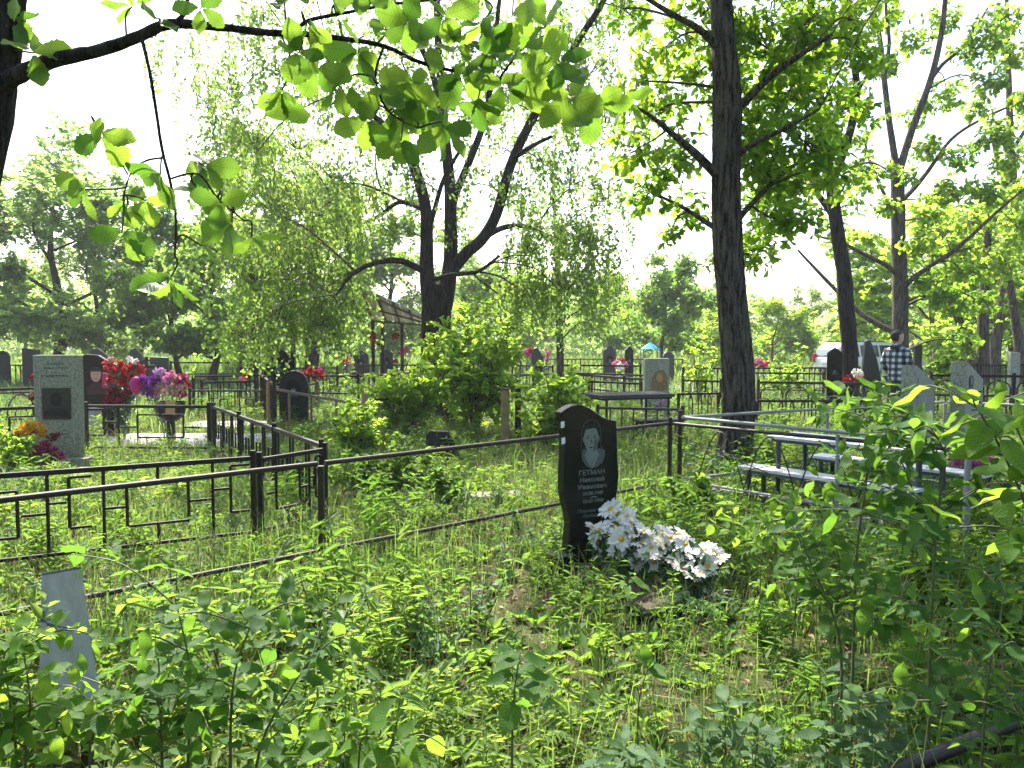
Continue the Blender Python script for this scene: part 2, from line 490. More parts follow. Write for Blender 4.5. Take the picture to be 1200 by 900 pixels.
# lettering meshes (made early, while the scene is small)
TXT = {}
def make_text(body, size, m, shear=0.0):
    cu = bpy.data.curves.new('lettering', 'FONT')
    cu.body = body; cu.size = size; cu.align_x = 'CENTER'; cu.align_y = 'CENTER'; cu.extrude = 0.0006; cu.shear = shear; cu.offset = 0.0011
    o = bpy.data.objects.new('lettering', cu); COL.objects.link(o)
    dg = bpy.context.evaluated_depsgraph_get()
    me = bpy.data.meshes.new_from_object(o.evaluated_get(dg))
    me.transform(Matrix.Rotation(R(90), 4, 'X') @ Matrix.Diagonal((1.14, 1, 1, 1)))
    me.materials.clear(); me.materials.append(mat(m))
    bpy.data.objects.remove(o); bpy.data.curves.remove(cu)
    TXT[body] = me
for b, s in (('ГЕТМАН', 0.046), ('Николай', 0.043), ('Иванович', 0.043), ('24.08.1949', 0.033), ('03.07.1990', 0.033)):
    make_text(b, s, 'letter_grey')
for b in ('Помним', 'Любим'):
    make_text(b, 0.034, 'engraved_mid', 0.3)

# ------------------------------------------------------------------ the ground
def grid_sheet(name, x0, x1, y0, y1, nx, ny, zf, m):
    xs = np.linspace(x0, x1, nx); ys = np.linspace(y0, y1, ny)
    X, Y = np.meshgrid(xs, ys)
    V = np.stack([X, Y, zf(X, Y)], -1).reshape(-1, 3)
    i = np.arange(ny - 1)[:, None] * nx + np.arange(nx - 1)[None, :]
    F = np.stack([i, i + 1, i + nx + 1, i + nx], -1).reshape(-1, 4)
    return link(name, npmesh(name, V, F, m, smooth=True))

def ground_sheet():
    xs = np.concatenate([np.linspace(-600, -30, 20), np.linspace(-28, 28, 225), np.linspace(30, 600, 20)])
    ys = np.concatenate([np.linspace(-200, -8, 10), np.linspace(-6, 40, 185), np.linspace(42, 900, 24)])
    X, Y = np.meshgrid(xs, ys)
    V = np.stack([X, Y, gz(X, Y)], -1).reshape(-1, 3)
    nx, ny = len(xs), len(ys)
    i = np.arange(ny - 1)[:, None] * nx + np.arange(nx - 1)[None, :]
    F = np.stack([i, i + 1, i + nx + 1, i + nx], -1).reshape(-1, 4)
    o = link('ground', npmesh('ground', V, F, 'ground_soil', smooth=True))
    o['kind'] = 'structure'
ground_sheet()

def poly_sheet(name, pts, z, m, th=0.0):
    """ground-hugging sheet through a pair of side lines, following the ground"""
    a, b = pts
    V, F = [], []
    n = len(a)
    for p, q in zip(a, b):
        for t in np.linspace(0, 1, 9):
            x = p[0] * (1 - t) + q[0] * t; y = p[1] * (1 - t) + q[1] * t
            V.append((x, y, float(gz(x, y)) + z))
    for i in range(n - 1):
        for k in range(8):
            F.append((i * 9 + k, i * 9 + k + 1, (i + 1) * 9 + k + 1, (i + 1) * 9 + k))
    return link(name, pymesh(name, V, F, m, True))

o = poly_sheet('path', ([(x, 24.0 + 0.22 * x + 0.25 * math.sin(x * .9)) for x in np.linspace(-3, 30, 40)],
                        [(x, 28.5 + 0.22 * x + 0.25 * math.sin(x * 1.1 + 2)) for x in np.linspace(-3, 30, 40)]), 0.03, 'path_gravel')
o['kind'] = 'structure'

# ------------------------------------------------------------------ trees
def px_limb(pts, Y, zc=0.0):
    """pixel polyline (px, py, radius px, depth offset) -> world path"""
    out = []
    for p in pts:
        dy = p[3] if len(p) > 3 else 0.0
        out.append((D(p[0], p[1], Y + dy), p[2] * pm(Y + dy)))
    return smooth_path(out, 5)

def wobble(path, amp):
    return [(p + Vector(rng.normal(size=3)) * amp * min(1, 0.3 + k / max(1, len(path))), r) for k, (p, r) in enumerate(path)]

def foliage(clumps, limbs, style, L, W, tmpl, droop=0.5, twig_r=0.006):
    """leaf geometry and twig paths; clumps = (centre, (rx, ry, rz), n)"""
    LP = np.array([tuple(p) for lm in limbs for p, r in lm]); LR = np.array([r for lm in limbs for p, r in lm])
    VV, FF, VAR, tw, n0 = [], [], [], [], 0
    for C, rad, n in clumps:
        C = np.array(tuple(C), dtype=float); rad = np.array(rad, dtype=float)
        d = np.linalg.norm(LP - C, axis=1) + 0.35 * np.maximum(0, LP[:, 2] - C[2] + 0.2)
        k = int(np.argmin(d)); S = LP[k]
        dist = np.linalg.norm(C - S)
        if dist > 0.12:
            mid = (S + C) / 2 + np.array([0, 0, 0.12 * dist]) + rng.normal(size=3) * 0.07 * dist
            r0 = min(LR[k] * 0.6, 0.012 + 0.012 * dist)
            tw.append(smooth_path([(Vector(S), r0), (Vector(mid), r0 * 0.75), (Vector(C), max(twig_r, r0 * 0.5))], 4))
        base_var = rng.uniform(0.15, 0.85)
        if style == 'rosette':
            m = max(3, int(n / 6))
            u = unit(rng.normal(size=(m, 3))) * (rng.uniform(0.02, 1, size=(m, 1)) ** 0.45)
            S1 = C + u * rad
            dr = unit(u + rng.normal(size=(m, 3)) * 0.45 + np.array([0, 0, 0.25]))
            for j in range(0, m):
                a = C + u[j] * rad * 0.15
                b = S1[j] - dr[j] * L * 0.9
                tw.append([(Vector(a), twig_r), (Vector((a * .45 + b * .55) + rng.normal(size=3) * .05 * np.linalg.norm(b - a)), twig_r * .8), (Vector(S1[j]), twig_r * 0.45)])
            q = 6
            ang = (np.arange(q)[None, :] * 2 * math.pi / q + rng.uniform(0, 6.28, size=(m, 1)) + rng.normal(size=(m, q)) * 0.3)
            ref = unit(np.cross(dr, np.array([0.3, 0.2, 0.9])))
            ref2 = np.cross(dr, ref)
            rd = np.cos(ang)[..., None] * ref[:, None, :] + np.sin(ang)[..., None] * ref2[:, None, :]
            A = rd * 0.95 + dr[:, None, :] * rng.uniform(-0.1, 0.7, size=(m, q, 1)) - np.array([0, 0, droop]) * rng.uniform(0.2, 1, size=(m, q, 1))
            N = dr[:, None, :] + rng.normal(size=(m, q, 3)) * 0.35 + np.array([0, 0, 0.5])
            P = np.repeat(S1[:, None, :], q, 1) + rng.normal(size=(m, q, 3)) * 0.02
            A, N, P = A.reshape(-1, 3), N.reshape(-1, 3), P.reshape(-1, 3)
        elif style == 'weep':
            m = max(4, int(n / 26))
            u = unit(rng.normal(size=(m, 3))) * (rng.uniform(0, 1, size=(m, 1)) ** 0.5)
            S1 = C + u * rad * np.array([1, 1, 0.5]) + np.array([0, 0, rad[2] * 0.5])
            ln = rad[2] * rng.uniform(0.6, 1.6, size=m)
            sway = rng.normal(size=(m, 3)) * np.array([0.22, 0.22, 0.05])
            q = 26
            t = np.linspace(0.05, 1, q)
            out = unit(u * np.array([1, 1, 0]) + 1e-3) * 0.25
            path = S1[:, None, :] + ln[:, None, None] * (t[None, :, None] * np.array([0, 0, -1.0]) + (sway + out)[:, None, :] * (t ** 0.6)[None, :, None] + np.array([0, 0, 0.18]) * (np.sin(t * 3.1) * (1 - t))[None, :, None])
            for j in range(m):
                tw.append([(Vector(C + (S1[j] - C) * 0.2), twig_r), (Vector(path[j, 0]), twig_r * 0.8), (Vector(path[j, 9]), twig_r * 0.5), (Vector(path[j, 17]), twig_r * 0.4), (Vector(path[j, 25]), twig_r * 0.3)])
            P = path.reshape(-1, 3) + rng.normal(size=(m * q, 3)) * 0.045
            A = rng.normal(size=(m * q, 3)) * 0.55 + np.array([0, 0, -0.7])
            N = rng.normal(size=(m * q, 3)) + np.array([0, 0, 0.25])
        else:
            q = 12
            m = max(3, int(n / q))
            u = unit(rng.normal(size=(m, 3))) * (rng.uniform(0.02, 1, size=(m, 1)) ** 0.5)
            S1 = C + u * rad * 0.72
            dr = unit(u / 1.0 + rng.normal(size=(m, 3)) * 0.5 + np.array([0, 0, 0.15 - 0.3 * droop]))
            ln = rad.mean() * rng.uniform(0.35, 0.75, size=m)
            t = np.linspace(0.08, 1, q)
            path = S1[:, None, :] + dr[:, None, :] * (ln[:, None] * t)[..., None] + np.array([0, 0, -0.22 * droop]) * (ln[:, None] * t ** 2)[..., None]
            for j in range(m):
                tw.append([(Vector(C + u[j] * rad * 0.12), twig_r), (Vector(S1[j]), twig_r * 0.7), (Vector(path[j, q - 1]), twig_r * 0.35)])
            side = unit(np.cross(dr, np.array([0.1, 0.15, 1.0])))
            sg = np.where(np.arange(q) % 2 == 0, 1.0, -1.0)
            A = dr[:, None, :] * 0.55 + side[:, None, :] * sg[None, :, None] + rng.normal(size=(m, q, 3)) * 0.4 + np.array([0, 0, -0.25 * droop])
            N = rng.normal(size=(m, q, 3)) * 0.5 + np.array([0, 0, 0.9])
            P = path
            A, N, P = A.reshape(-1, 3), N.reshape(-1, 3), P.reshape(-1, 3)
        k = len(P)
        s = rng.uniform(0.65, 1.25, size=k)
        V, F = leaf_geo(P, A, N, L * s, W * s, tmpl)
        VV.append(V); FF.append(F + n0); n0 += len(V)
        v = np.clip(base_var + rng.normal(size=k) * 0.25, 0, 1)
        VAR.append(np.repeat(v, len(tmpl[1])))
    return np.concatenate(VV), np.concatenate(FF), np.concatenate(VAR), tw

def build_tree(name, label, loc, limbs, clumps, style, L, W, tmpl, leafm, bark, group=None, cat='tree', sides=12, wob=0.03, ridge=0.0, droop=0.5, twig_r=0.006, base_flare=True):
    t = thing(name, label, cat, loc, group)
    off = np.array(tuple(loc))
    for k, lm in enumerate(limbs):
        V, F = tube([smooth_path(lm, 4) if ridge and k == 0 else lm], sides if k == 0 else max(6, sides - 3), wob, ridge if k == 0 else 0)
        o = link('trunk' if k == 0 else 'limb', npmesh('trunk' if k == 0 else 'limb', V - off, F, bark, smooth=True), t)
    V, F, var, tw = foliage(clumps, limbs, style, L, W, tmpl, droop, twig_r)
    TV, TF = tube(tw, 4)
    o = link('twigs', npmesh('twigs', TV - off, TF, 'twig_bark', smooth=True), t); o['kind'] = 'stuff'
    o = link('crown', npmesh('crown', V - off, F, leafm, var), t); o['kind'] = 'stuff'
    return t

def px_clumps(lst, Y):
    """(px, py, rx px, ry px, n, depth offset)"""
    out = []
    for c in lst:
        dy = c[5] if len(c) > 5 else rng.uniform(-0.9, 0.9)
        C = D(c[0], c[1], Y + dy); k = pm(Y + dy)
        out.append((C, (c[2] * k, (c[2] + c[3]) / 2 * k, c[3] * k), c[4]))
    return out

def grounded(path, depth=0.25, flare=1.5):
    """continue a trunk path down into the soil"""
    p, r = path[0]
    q = Vector((p.x, p.y, 0.0))
    return [(Vector((q.x, q.y, -depth)), r * flare * 1.15), (Vector((q.x, q.y, 0.05)), r * flare), (Vector((p.x * .5 + q.x * .5, p.y, min(0.45, p.z * 0.5))), r * 1.12)] + path if p.z > 0.5 else \
        [(Vector((q.x, q.y, -depth)), r * flare)] + path

# places the photograph shows in sun: no unseen crown may hang between them and the sun
SUNNY = [G(750, 570), G(690, 600), G(450, 700), G(350, 690), G(560, 700), G(130, 600), G(500, 620), G(60, 640), G(800, 560), Vector((3.0, 7.4, .7)), Vector((3.5, 6.8, .6)), Vector((2.6, 7.6, .5)),
         Vector((-.6, 12.8, 1.0)), Vector((-1.6, 12.3, .8)), Vector((.9, 12.5, .7)), Vector((-1.15, 1.95, .8)), Vector((-4.5, 9, .2)), G(640, 820)]
def in_sunbeam(c, r):
    for T in SUNNY:
        d = Vector(c) - T
        k = d.dot(sdir)
        if k > 0 and (d - sdir * k).length < r:
            return True
    return False

# --- the branching tree in the middle with weeping foliage
Yc = 15.0
trunk = px_limb([(511, 468, 20), (512, 420, 18), (511, 385, 17.5), (512, 355, 17), (514, 334, 12)], Yc)
trunk = grounded(trunk, 0.3, 1.25)
L_ = lambda *a: px_limb([(p[0], p[1], p[2] * .84) + tuple(p[3:]) for p in a], Yc)
climbs = [trunk,
    L_((507, 372, 12), (503, 345, 11.5), (500, 318, 10), (500, 285, 9, -.1), (499, 245, 8, -.2), (488, 203, 7.5, -.3), (472, 170, 6, -.5), (452, 148, 4.5, -.8), (420, 122, 3.2, -1.2), (392, 105, 2, -1.6)),
    L_((517, 372, 13), (523, 342, 12), (528, 305, 10, .1), (528, 255, 8.5, .1), (527, 215, 8, .1), (522, 165, 7, .2), (517, 100, 6, .4), (513, 40, 5, .5), (512, -60, 4, .6), (520, -170, 2.5, .8)),
    L_((529, 255, 5), (534, 228, 5.5, -.1), (553, 182, 5, -.3), (568, 140, 4.5, -.4), (576, 90, 4, -.6), (582, 30, 3.2, -.8), (592, -60, 2.4, -1), (600, -150, 1.6, -1.2)),
    L_((526, 322, 9), (545, 298, 8.2, -.1), (565, 280, 8, -.2), (582, 250, 7.5, -.3), (598, 195, 6.8, -.3), (622, 143, 6, -.4), (650, 96, 5.4, -.4), (676, 50, 4.8, -.5), (706, 3, 4, -.6), (745, -70, 3, -.8), (780, -140, 2, -1)),
    L_((566, 279, 4.5, -.2), (592, 266, 4, .3), (622, 267, 3, .8), (648, 284, 2.4, 1.2), (668, 310, 1.8, 1.4), (684, 336, 1.2, 1.5)),
    L_((603, 185, 3.5, -.3), (622, 172, 3, -.9), (646, 160, 2.2, -1.4)),
    L_((497, 318, 5, -.1), (470, 306, 4.4, -.6), (440, 308, 3.8, -1.1), (412, 322, 2.8, -1.5), (395, 345, 1.6, -1.7)),
    L_((494, 244, 4, -.2), (468, 237, 3.2, .3), (446, 252, 2.7, .8), (415, 268, 2.2, 1.2), (378, 288, 1.5, 1.6)),
    L_((521, 150, 4.5, .2), (506, 85, 4, .6), (484, 38, 3.6, .9), (458, -5, 3, 1.2), (430, -60, 2, 1.6)),
    L_((499, 280, 4, -.1), (508, 250, 3.5, -.4), (520, 210, 3, -.8), (540, 175, 2.2, -1.1)),
    L_((500, 330, 3.5, .1), (530, 322, 3.4, -.5), (560, 318, 2.6, -1.0), (585, 300, 1.8, -1.4)),
]
cc = []
for (x, y, n, rx, ry) in [
    (318, 250, 500, 30, 45), (300, 335, 500, 32, 45), (345, 330, 600, 30, 50), (385, 335, 500, 28, 42), (330, 380, 420, 36, 36), (408, 300, 420, 25, 48),
    (360, 255, 450, 30, 42), (300, 180, 300, 26, 50), (275, 120, 240, 24, 45), (255, 190, 260, 22, 50), (350, 180, 260, 28, 50), (395, 215, 260, 26, 45),
    (330, 90, 280, 36, 38), (285, 60, 220, 30, 40), (400, 60, 280, 36, 36), (440, 180, 200, 22, 40), (430, 245, 240, 22, 36), (455, 90, 280, 32, 36),
    (470, 40, 300, 36, 30), (520, 20, 280, 34, 30), (560, 60, 260, 30, 36), (610, 40, 260, 32, 32), (655, 40, 220, 26, 34), (700, 35, 200, 22, 36),
    (640, 195, 220, 26, 38), (668, 220, 320, 26, 45), (655, 285, 400, 30, 36), (690, 290, 380, 25, 42), (705, 340, 340, 22, 42), (620, 300, 300, 22, 32),
    (660, 345, 420, 32, 38), (625, 355, 260, 22, 30), (600, 225, 120, 16, 25), (585, 345, 200, 18, 30), (560, 150, 140, 20, 30), (540, 280, 80, 15, 20),
    (290, 400, 420, 26, 34), (355, 300, 420, 24, 44), (375, 385, 380, 26, 34), (310, 300, 400, 26, 40), (260, 300, 300, 22, 44), (240, 240, 240, 20, 44), (400, 360, 320, 20, 34), (500, 120, 200, 30, 30), (540, 110, 200, 28, 30), (450, 130, 220, 28, 34), (600, 120, 200, 26, 34), (640, 120, 220, 26, 36), (690, 90, 220, 22, 40), (710, 150, 160, 18, 40), (675, 160, 200, 22, 36), (480, 210, 120, 20, 28), (560, 215, 100, 20, 24), (615, 250, 160, 22, 26), (590, 180, 100, 20, 26), (240, 130, 220, 24, 44), (215, 70, 200, 24, 40), (375, 130, 240, 28, 36), (310, 30, 200, 30, 30), (540, 250, 60, 14, 20), (470, 270, 120, 14, 22), (712, 240, 160, 14, 40), (730, 15, 120, 14, 34)]:
    cc.append((x, y, rx * 1.4, ry * 1.15, int(n * (1.9 if y > 230 and x < 430 else 2.4))))
for _ in range(40):
    x = rng.uniform(250, 800); y = rng.uniform(-330, -30)
    dy = rng.uniform(-3.0, 2.5)
    if not in_sunbeam(D(x, y, Yc + dy), .75):
        cc.append((x, y, 45, 40, 300, dy))
build_tree('birch_tree', 'tall dark multi-stemmed tree with weeping light green foliage left of centre', (trunk[1][0].x, Yc, 0), climbs,
           px_clumps(cc, Yc), 'weep', 0.088, 0.062, KITE, 'birch_leaf', 'dark_bark', sides=36, wob=0.015, ridge=0.04, twig_r=0.006)

# --- the oak on the right whose straight trunk stands between the fences
b0 = G(857, 556)
Yo = b0.y
trunk = px_limb([(857, 556, 21.5), (860, 533, 20), (866, 470, 18), (862, 400, 16.8), (854, 300, 16.2), (851, 220, 15.6), (852, 120, 15.4), (848, 50, 13), (845, -10, 11.5), (842, -150, 11), (836, -320, 8), (834, -470, 5)], Yo)
trunk = grounded(trunk, 0.3, 1.12)
L_ = lambda *a: px_limb(a, Yo)
olimbs = [trunk,
    L_((846, 212, 6), (835, 200, 5.4, -.1), (815, 180, 4.8, -.3), (793, 161, 3.6, -.5), (765, 138, 2.4, -.8), (745, 125, 1.4, -1)),
    L_((844, 270, 4), (830, 262, 3.2, .1), (800, 243, 2.2, .3), (765, 226, 1.4, .5)),
    L_((858, 130, 6), (872, 120, 5, -.1), (900, 92, 4.2, -.3), (935, 66, 3.2, -.6), (975, 40, 2, -.9)),
    L_((862, 260, 4), (880, 240, 3.2, .2), (915, 205, 2.6, .6), (955, 178, 1.6, 1)),
    L_((858, 190, 4), (880, 170, 3.2, -.3), (920, 150, 2.5, -.7), (960, 128, 1.5, -1)),
    L_((845, 60, 5), (820, 35, 4, -.2), (785, 15, 3, -.5), (745, -10, 2, -.8)),
    L_((846, 10, 6), (880, -50, 5, .2), (930, -110, 4, .4), (990, -160, 2.4, .5)),
    L_((843, -60, 6), (800, -120, 4.5, .2), (740, -180, 3.4, .5), (680, -240, 2, .8)),
    L_((842, -140, 6), (850, -220, 5, -1), (860, -260, 4, -2.2), (870, -300, 2.5, -3.5)),
    L_((855, 345, 2), (845, 325, 1.6, -.5), (838, 305, 1, -1)),
]
oc = [(x, y, rx, ry, n) for (x, y, rx, ry, n) in [
    (770, 130, 34, 26, 300), (745, 175, 24, 24, 190), (795, 185, 26, 20, 170), (760, 225, 28, 22, 210), (800, 245, 24, 18, 150), (810, 90, 30, 30, 260),
    (780, 55, 34, 28, 250), (755, 95, 22, 24, 150), (820, 20, 36, 30, 320), (870, 30, 36, 40, 420), (850, 75, 26, 30, 260), (905, 60, 40, 36, 520),
    (940, 30, 40, 36, 480), (890, 115, 36, 32, 420), (935, 105, 40, 32, 460), (975, 75, 30, 32, 300), (895, 165, 36, 30, 400), (940, 165, 40, 30, 420),
    (980, 130, 28, 26, 240), (900, 215, 34, 28, 360), (945, 215, 34, 24, 320), (888, 260, 26, 26, 260), (925, 260, 30, 22, 240), (885, 300, 20, 16, 130),
    (838, 120, 18, 30, 110), (990, 20, 28, 30, 220), (975, 200, 22, 20, 160), (785, 275, 14, 12, 60), (842, 308, 12, 12, 50), (1010, 60, 22, 22, 140),
    (730, 10, 30, 24, 170), (880, 195, 24, 22, 200), (870, 150, 20, 30, 190), (862, 95, 22, 26, 200)]]
oc = [c + ((rng.uniform(.45, 1.3) if abs(c[0] - 852) < 55 else rng.uniform(-.5, 1.1)),) for c in oc]
for _ in range(44):
    x = rng.uniform(560, 1130); y = rng.uniform(-460, -45)
    dy = rng.uniform(-3.8, 2.0)
    if not in_sunbeam(D(x, y, Yo + dy), .65):
        oc.append((x, y, 55, 42, 420, dy))
build_tree('oak_tree', 'straight thick furrowed dark trunk of oak tree right of the black headstone', (trunk[1][0].x, Yo, 0), olimbs,
           px_clumps([(x[0], x[1], x[2] * 1.3, x[3] * 1.3, int(x[4] * .82)) + tuple(x[5:]) for x in oc], Yo), 'rosette', 0.125, 0.074, OBOV, 'oak_leaf', 'oak_bark', sides=60, wob=0.014, ridge=0.065, twig_r=0.005)

# --- trees on the right, further back
Y1 = 18.5
trunk = px_limb([(996, 440, 10), (995, 400, 9), (991, 355, 9), (989, 320, 8.5), (984, 289, 8), (979, 255, 7.5), (974, 215, 7), (966, 178, 6), (962, 130, 5), (955, 60, 4), (948, -30, 3)], Y1)
t1 = grounded(trunk, 0.3, 1.3)
L_ = lambda *a: px_limb(a, Y1)
l1 = [t1, L_((977, 210, 5), (986, 185, 5, -.1), (998, 147, 4.6, -.2), (1004, 102, 4, -.3), (999, 67, 3.5, -.4), (993, 18, 3, -.5), (985, -50, 2, -.6)),
      L_((982, 262, 4), (960, 230, 3.4, .4), (940, 205, 2.6, .8), (915, 190, 1.6, 1.2)), L_((998, 120, 2.6, -.3), (1015, 90, 2, 0), (1030, 70, 1.2, .3))]
c1 = [(1020, 130, 20, 16, 110), (1015, 30, 24, 20, 130), (1040, 200, 18, 14, 90), (975, 270, 20, 14, 90), (905, 225, 20, 16, 110), (940, 200, 26, 20, 200), (965, 150, 28, 24, 240), (1000, 110, 22, 22, 160), (950, 90, 26, 24, 180), (1005, 165, 20, 16, 110), (1012, 215, 16, 13, 80), (985, 60, 24, 22, 160), (1030, 75, 16, 14, 90),
      (930, 250, 22, 16, 120), (1000, 240, 18, 12, 80), (960, 20, 26, 24, 160), (1005, 10, 22, 24, 140), (970, -40, 40, 30, 240), (930, -20, 30, 30, 200)]
build_tree('maple_tree', 'leaning tree behind the dark gabled headstone, right of the oak', (t1[1][0].x, Y1, 0), l1, px_clumps(c1, Y1), 'rosette', 0.16, 0.105, OBOV, 'maple_leaf', 'dark_bark', sides=14, twig_r=0.007)

Y2 = 22.0
trunk = px_limb([(1056, 425, 9.5), (1055, 390, 9), (1055, 340, 8.5), (1053, 284, 8), (1052, 230, 7.5), (1051, 192, 7)], Y2)
t2 = grounded(trunk, 0.3, 1.3)
L_ = lambda *a: px_limb([(p[0], p[1], p[2] * .78) + tuple(p[3:]) for p in a], Y2)
l2 = [t2, L_((1052, 205, 5.5), (1043, 150, 4.6, .1), (1036, 92, 4, .2), (1030, 38, 3.2, .3), (1020, -5, 2.6, .4), (1010, -70, 1.8, .5)),
      L_((1036, 92, 3, .2), (1042, 50, 2.6, 0), (1038, 5, 2, -.2), (1040, -50, 1.4, -.3)),
      L_((1052, 205, 6), (1069, 151, 5.2, -.1), (1090, 95, 4.6, -.2), (1102, 45, 4, -.3), (1108, -5, 3.2, -.4), (1112, -80, 2, -.5)),
      L_((1090, 95, 3, -.2), (1105, 75, 2.8, .1), (1125, 58, 2.3, .4), (1145, 30, 1.8, .7), (1160, 5, 1.2, .9)),
      L_((1054, 325, 4.2), (1040, 312, 3.4, -.3), (1011, 297, 2.8, -.7), (985, 284, 2.2, -1), (955, 276, 1.4, -1.3)),
      L_((1055, 394, 5), (1035, 383, 4.4, .2), (1011, 369, 3.8, .5), (990, 350, 3.2, .8), (965, 325, 2.6, 1.1), (935, 293, 1.6, 1.4)),
      L_((1056, 342, 4.4), (1068, 328, 4, -.3), (1092, 310, 3.6, -.6), (1115, 296, 3.2, -.9), (1145, 270, 2.6, -1.2), (1180, 238, 2, -1.5), (1215, 210, 1.2, -1.7)),
      L_((1052, 240, 4), (1070, 222, 3.6, .3), (1088, 200, 3, .6), (1115, 163, 2.5, .9), (1150, 140, 2, 1.2), (1205, 115, 1.2, 1.5)),
      L_((1052, 260, 3), (1035, 225, 2.6, .3), (1020, 190, 2.2, .6), (1012, 160, 1.4, .8))]
c2 = [(1075, 130, 22, 18, 120), (1085, 175, 22, 16, 130), (1110, 110, 24, 18, 130), (1140, 60, 26, 20, 150), (1105, 20, 24, 20, 130), (1070, 50, 22, 20, 110), (1170, 160, 26, 20, 160), (1075, 285, 20, 14, 110), (1120, 290, 26, 16, 160), (1045, 20, 20, 18, 90), (1160, 40, 26, 20, 150), (1190, 230, 26, 20, 160), (1085, 330, 24, 16, 140), (1040, 240, 16, 12, 80), (1040, 78, 15, 12, 110), (1015, 195, 18, 13, 90), (1125, 185, 22, 18, 150), (1105, 225, 26, 16, 180), (1150, 225, 26, 20, 190), (1090, 255, 20, 12, 110), (1135, 262, 26, 14, 150), (1160, 100, 24, 16, 140),
      (1185, 65, 24, 18, 150), (1195, 120, 16, 18, 100), (1185, 190, 22, 22, 140), (1130, 320, 28, 18, 190), (1170, 310, 26, 22, 190), (1195, 270, 18, 24, 120), (1110, 350, 22, 18, 140), (1150, 355, 28, 18, 170),
      (1065, 205, 14, 10, 50), (1095, 300, 12, 9, 50), (1145, 130, 18, 12, 80), (1020, 280, 14, 8, 50), (1180, 20, 28, 22, 140), (1060, -60, 40, 26, 200), (1120, -50, 44, 30, 220), (1130, 400, 20, 22, 130)]
build_tree('maple_tree', 'forked pale grey tree behind the person in plaid, bare upper limbs', (t2[1][0].x, Y2, 0), l2, px_clumps([c[:4] + (int(c[4] * 1.5),) for c in c2], Y2), 'rosette', 0.17, 0.115, OBOV, 'maple_leaf', 'brown_bark', sides=12, twig_r=0.007)

Y3 = 27.0
trunk = px_limb([(1166, 420, 6.5), (1168, 395, 6), (1175, 350, 5.5), (1181, 300, 5), (1187, 222, 4.6), (1184, 165, 4), (1182, 90, 3.2), (1180, 10, 2.2), (1178, -60, 1.4)], Y3)
t3 = grounded(trunk, 0.3, 1.3)
L_ = lambda *a: px_limb(a, Y3)
l3 = [t3, L_((1178, 330, 3), (1195, 290, 2.6), (1215, 250, 2)), L_((1186, 235, 3), (1170, 190, 2.4, .4), (1160, 150, 1.5, .7)), L_((1184, 180, 2.6), (1200, 155, 2, -.4), (1220, 130, 1.4, -.7))]
c3 = [(1175, 300, 24, 20, 200), (1205, 250, 26, 26, 200), (1165, 260, 18, 16, 100), (1190, 190, 24, 20, 140), (1170, 150, 18, 14, 80), (1210, 140, 20, 22, 120), (1190, 340, 26, 20, 190), (1160, 380, 24, 14, 150), (1200, 395, 22, 14, 140)]
build_tree('maple_tree', 'slim brown trunked tree at the right edge of the photo', (t3[1][0].x, Y3, 0), l3, px_clumps([c[:4] + (int(c[4] * 1.5),) for c in c3], Y3), 'spray', 0.17, 0.115, KITE, 'maple_leaf', 'brown_bark', sides=10, twig_r=0.008)
Y4 = 25.0
for (pts, lab) in (([(1196, 430, 6), (1193, 395, 5.5), (1186, 350, 4.5), (1178, 300, 3)], 'reddish brown trunk at the far right edge, second of the pair'),
                   ([(1140, 425, 6), (1134, 400, 5.5), (1122, 372, 4.5), (1112, 345, 3)], 'leaning brown trunk behind the pale steles on the right'),
                   ([(1152, 430, 7), (1152, 380, 6.5), (1154, 330, 5.5), (1158, 270, 4)], 'upright dark trunk behind the right pale stele')):
    tp = grounded(px_limb(pts, Y4), 0.3, 1.3)
    e = pts[-1]
    cl = px_clumps([(e[0], e[1] - 20, 30, 22, 200), (e[0] + 20, e[1] + 10, 24, 18, 150), (e[0] - 20, e[1] + 5, 24, 16, 130)], Y4)
    build_tree('young_tree', lab, (tp[1][0].x, Y4, 0), [tp], cl, 'spray', 0.16, 0.11, KITE, 'maple_leaf', 'brown_bark', sides=10, twig_r=0.007)

# --- slim sapling right of the shrub, before the far stones
Y5 = 19.0
tp = px_limb([(657, 447, 4.5), (656, 400, 4.2), (655, 350, 3.6), (653, 300, 3), (650, 250, 2.2), (648, 200, 1.2)], Y5)
tp = grounded(tp, 0.3, 1.3)
cl = px_clumps([(650, 330, 34, 22, 330), (690, 350, 26, 20, 240), (700, 385, 26, 16, 230), (660, 385, 26, 14, 180), (625, 350, 22, 22, 180), (640, 270, 28, 26, 240), (680, 300, 24, 20, 180), (655, 225, 22, 22, 150), (725, 365, 18, 14, 110), (710, 330, 16, 16, 90)], Y5)
build_tree('young_birch_tree', 'slim young birch with yellow green drooping leaves left of the grey portrait stele', (tp[1][0].x, Y5, 0), [tp], cl, 'weep', 0.085, 0.06, KITE, 'birch_leaf', 'brown_bark', sides=10, twig_r=0.005)

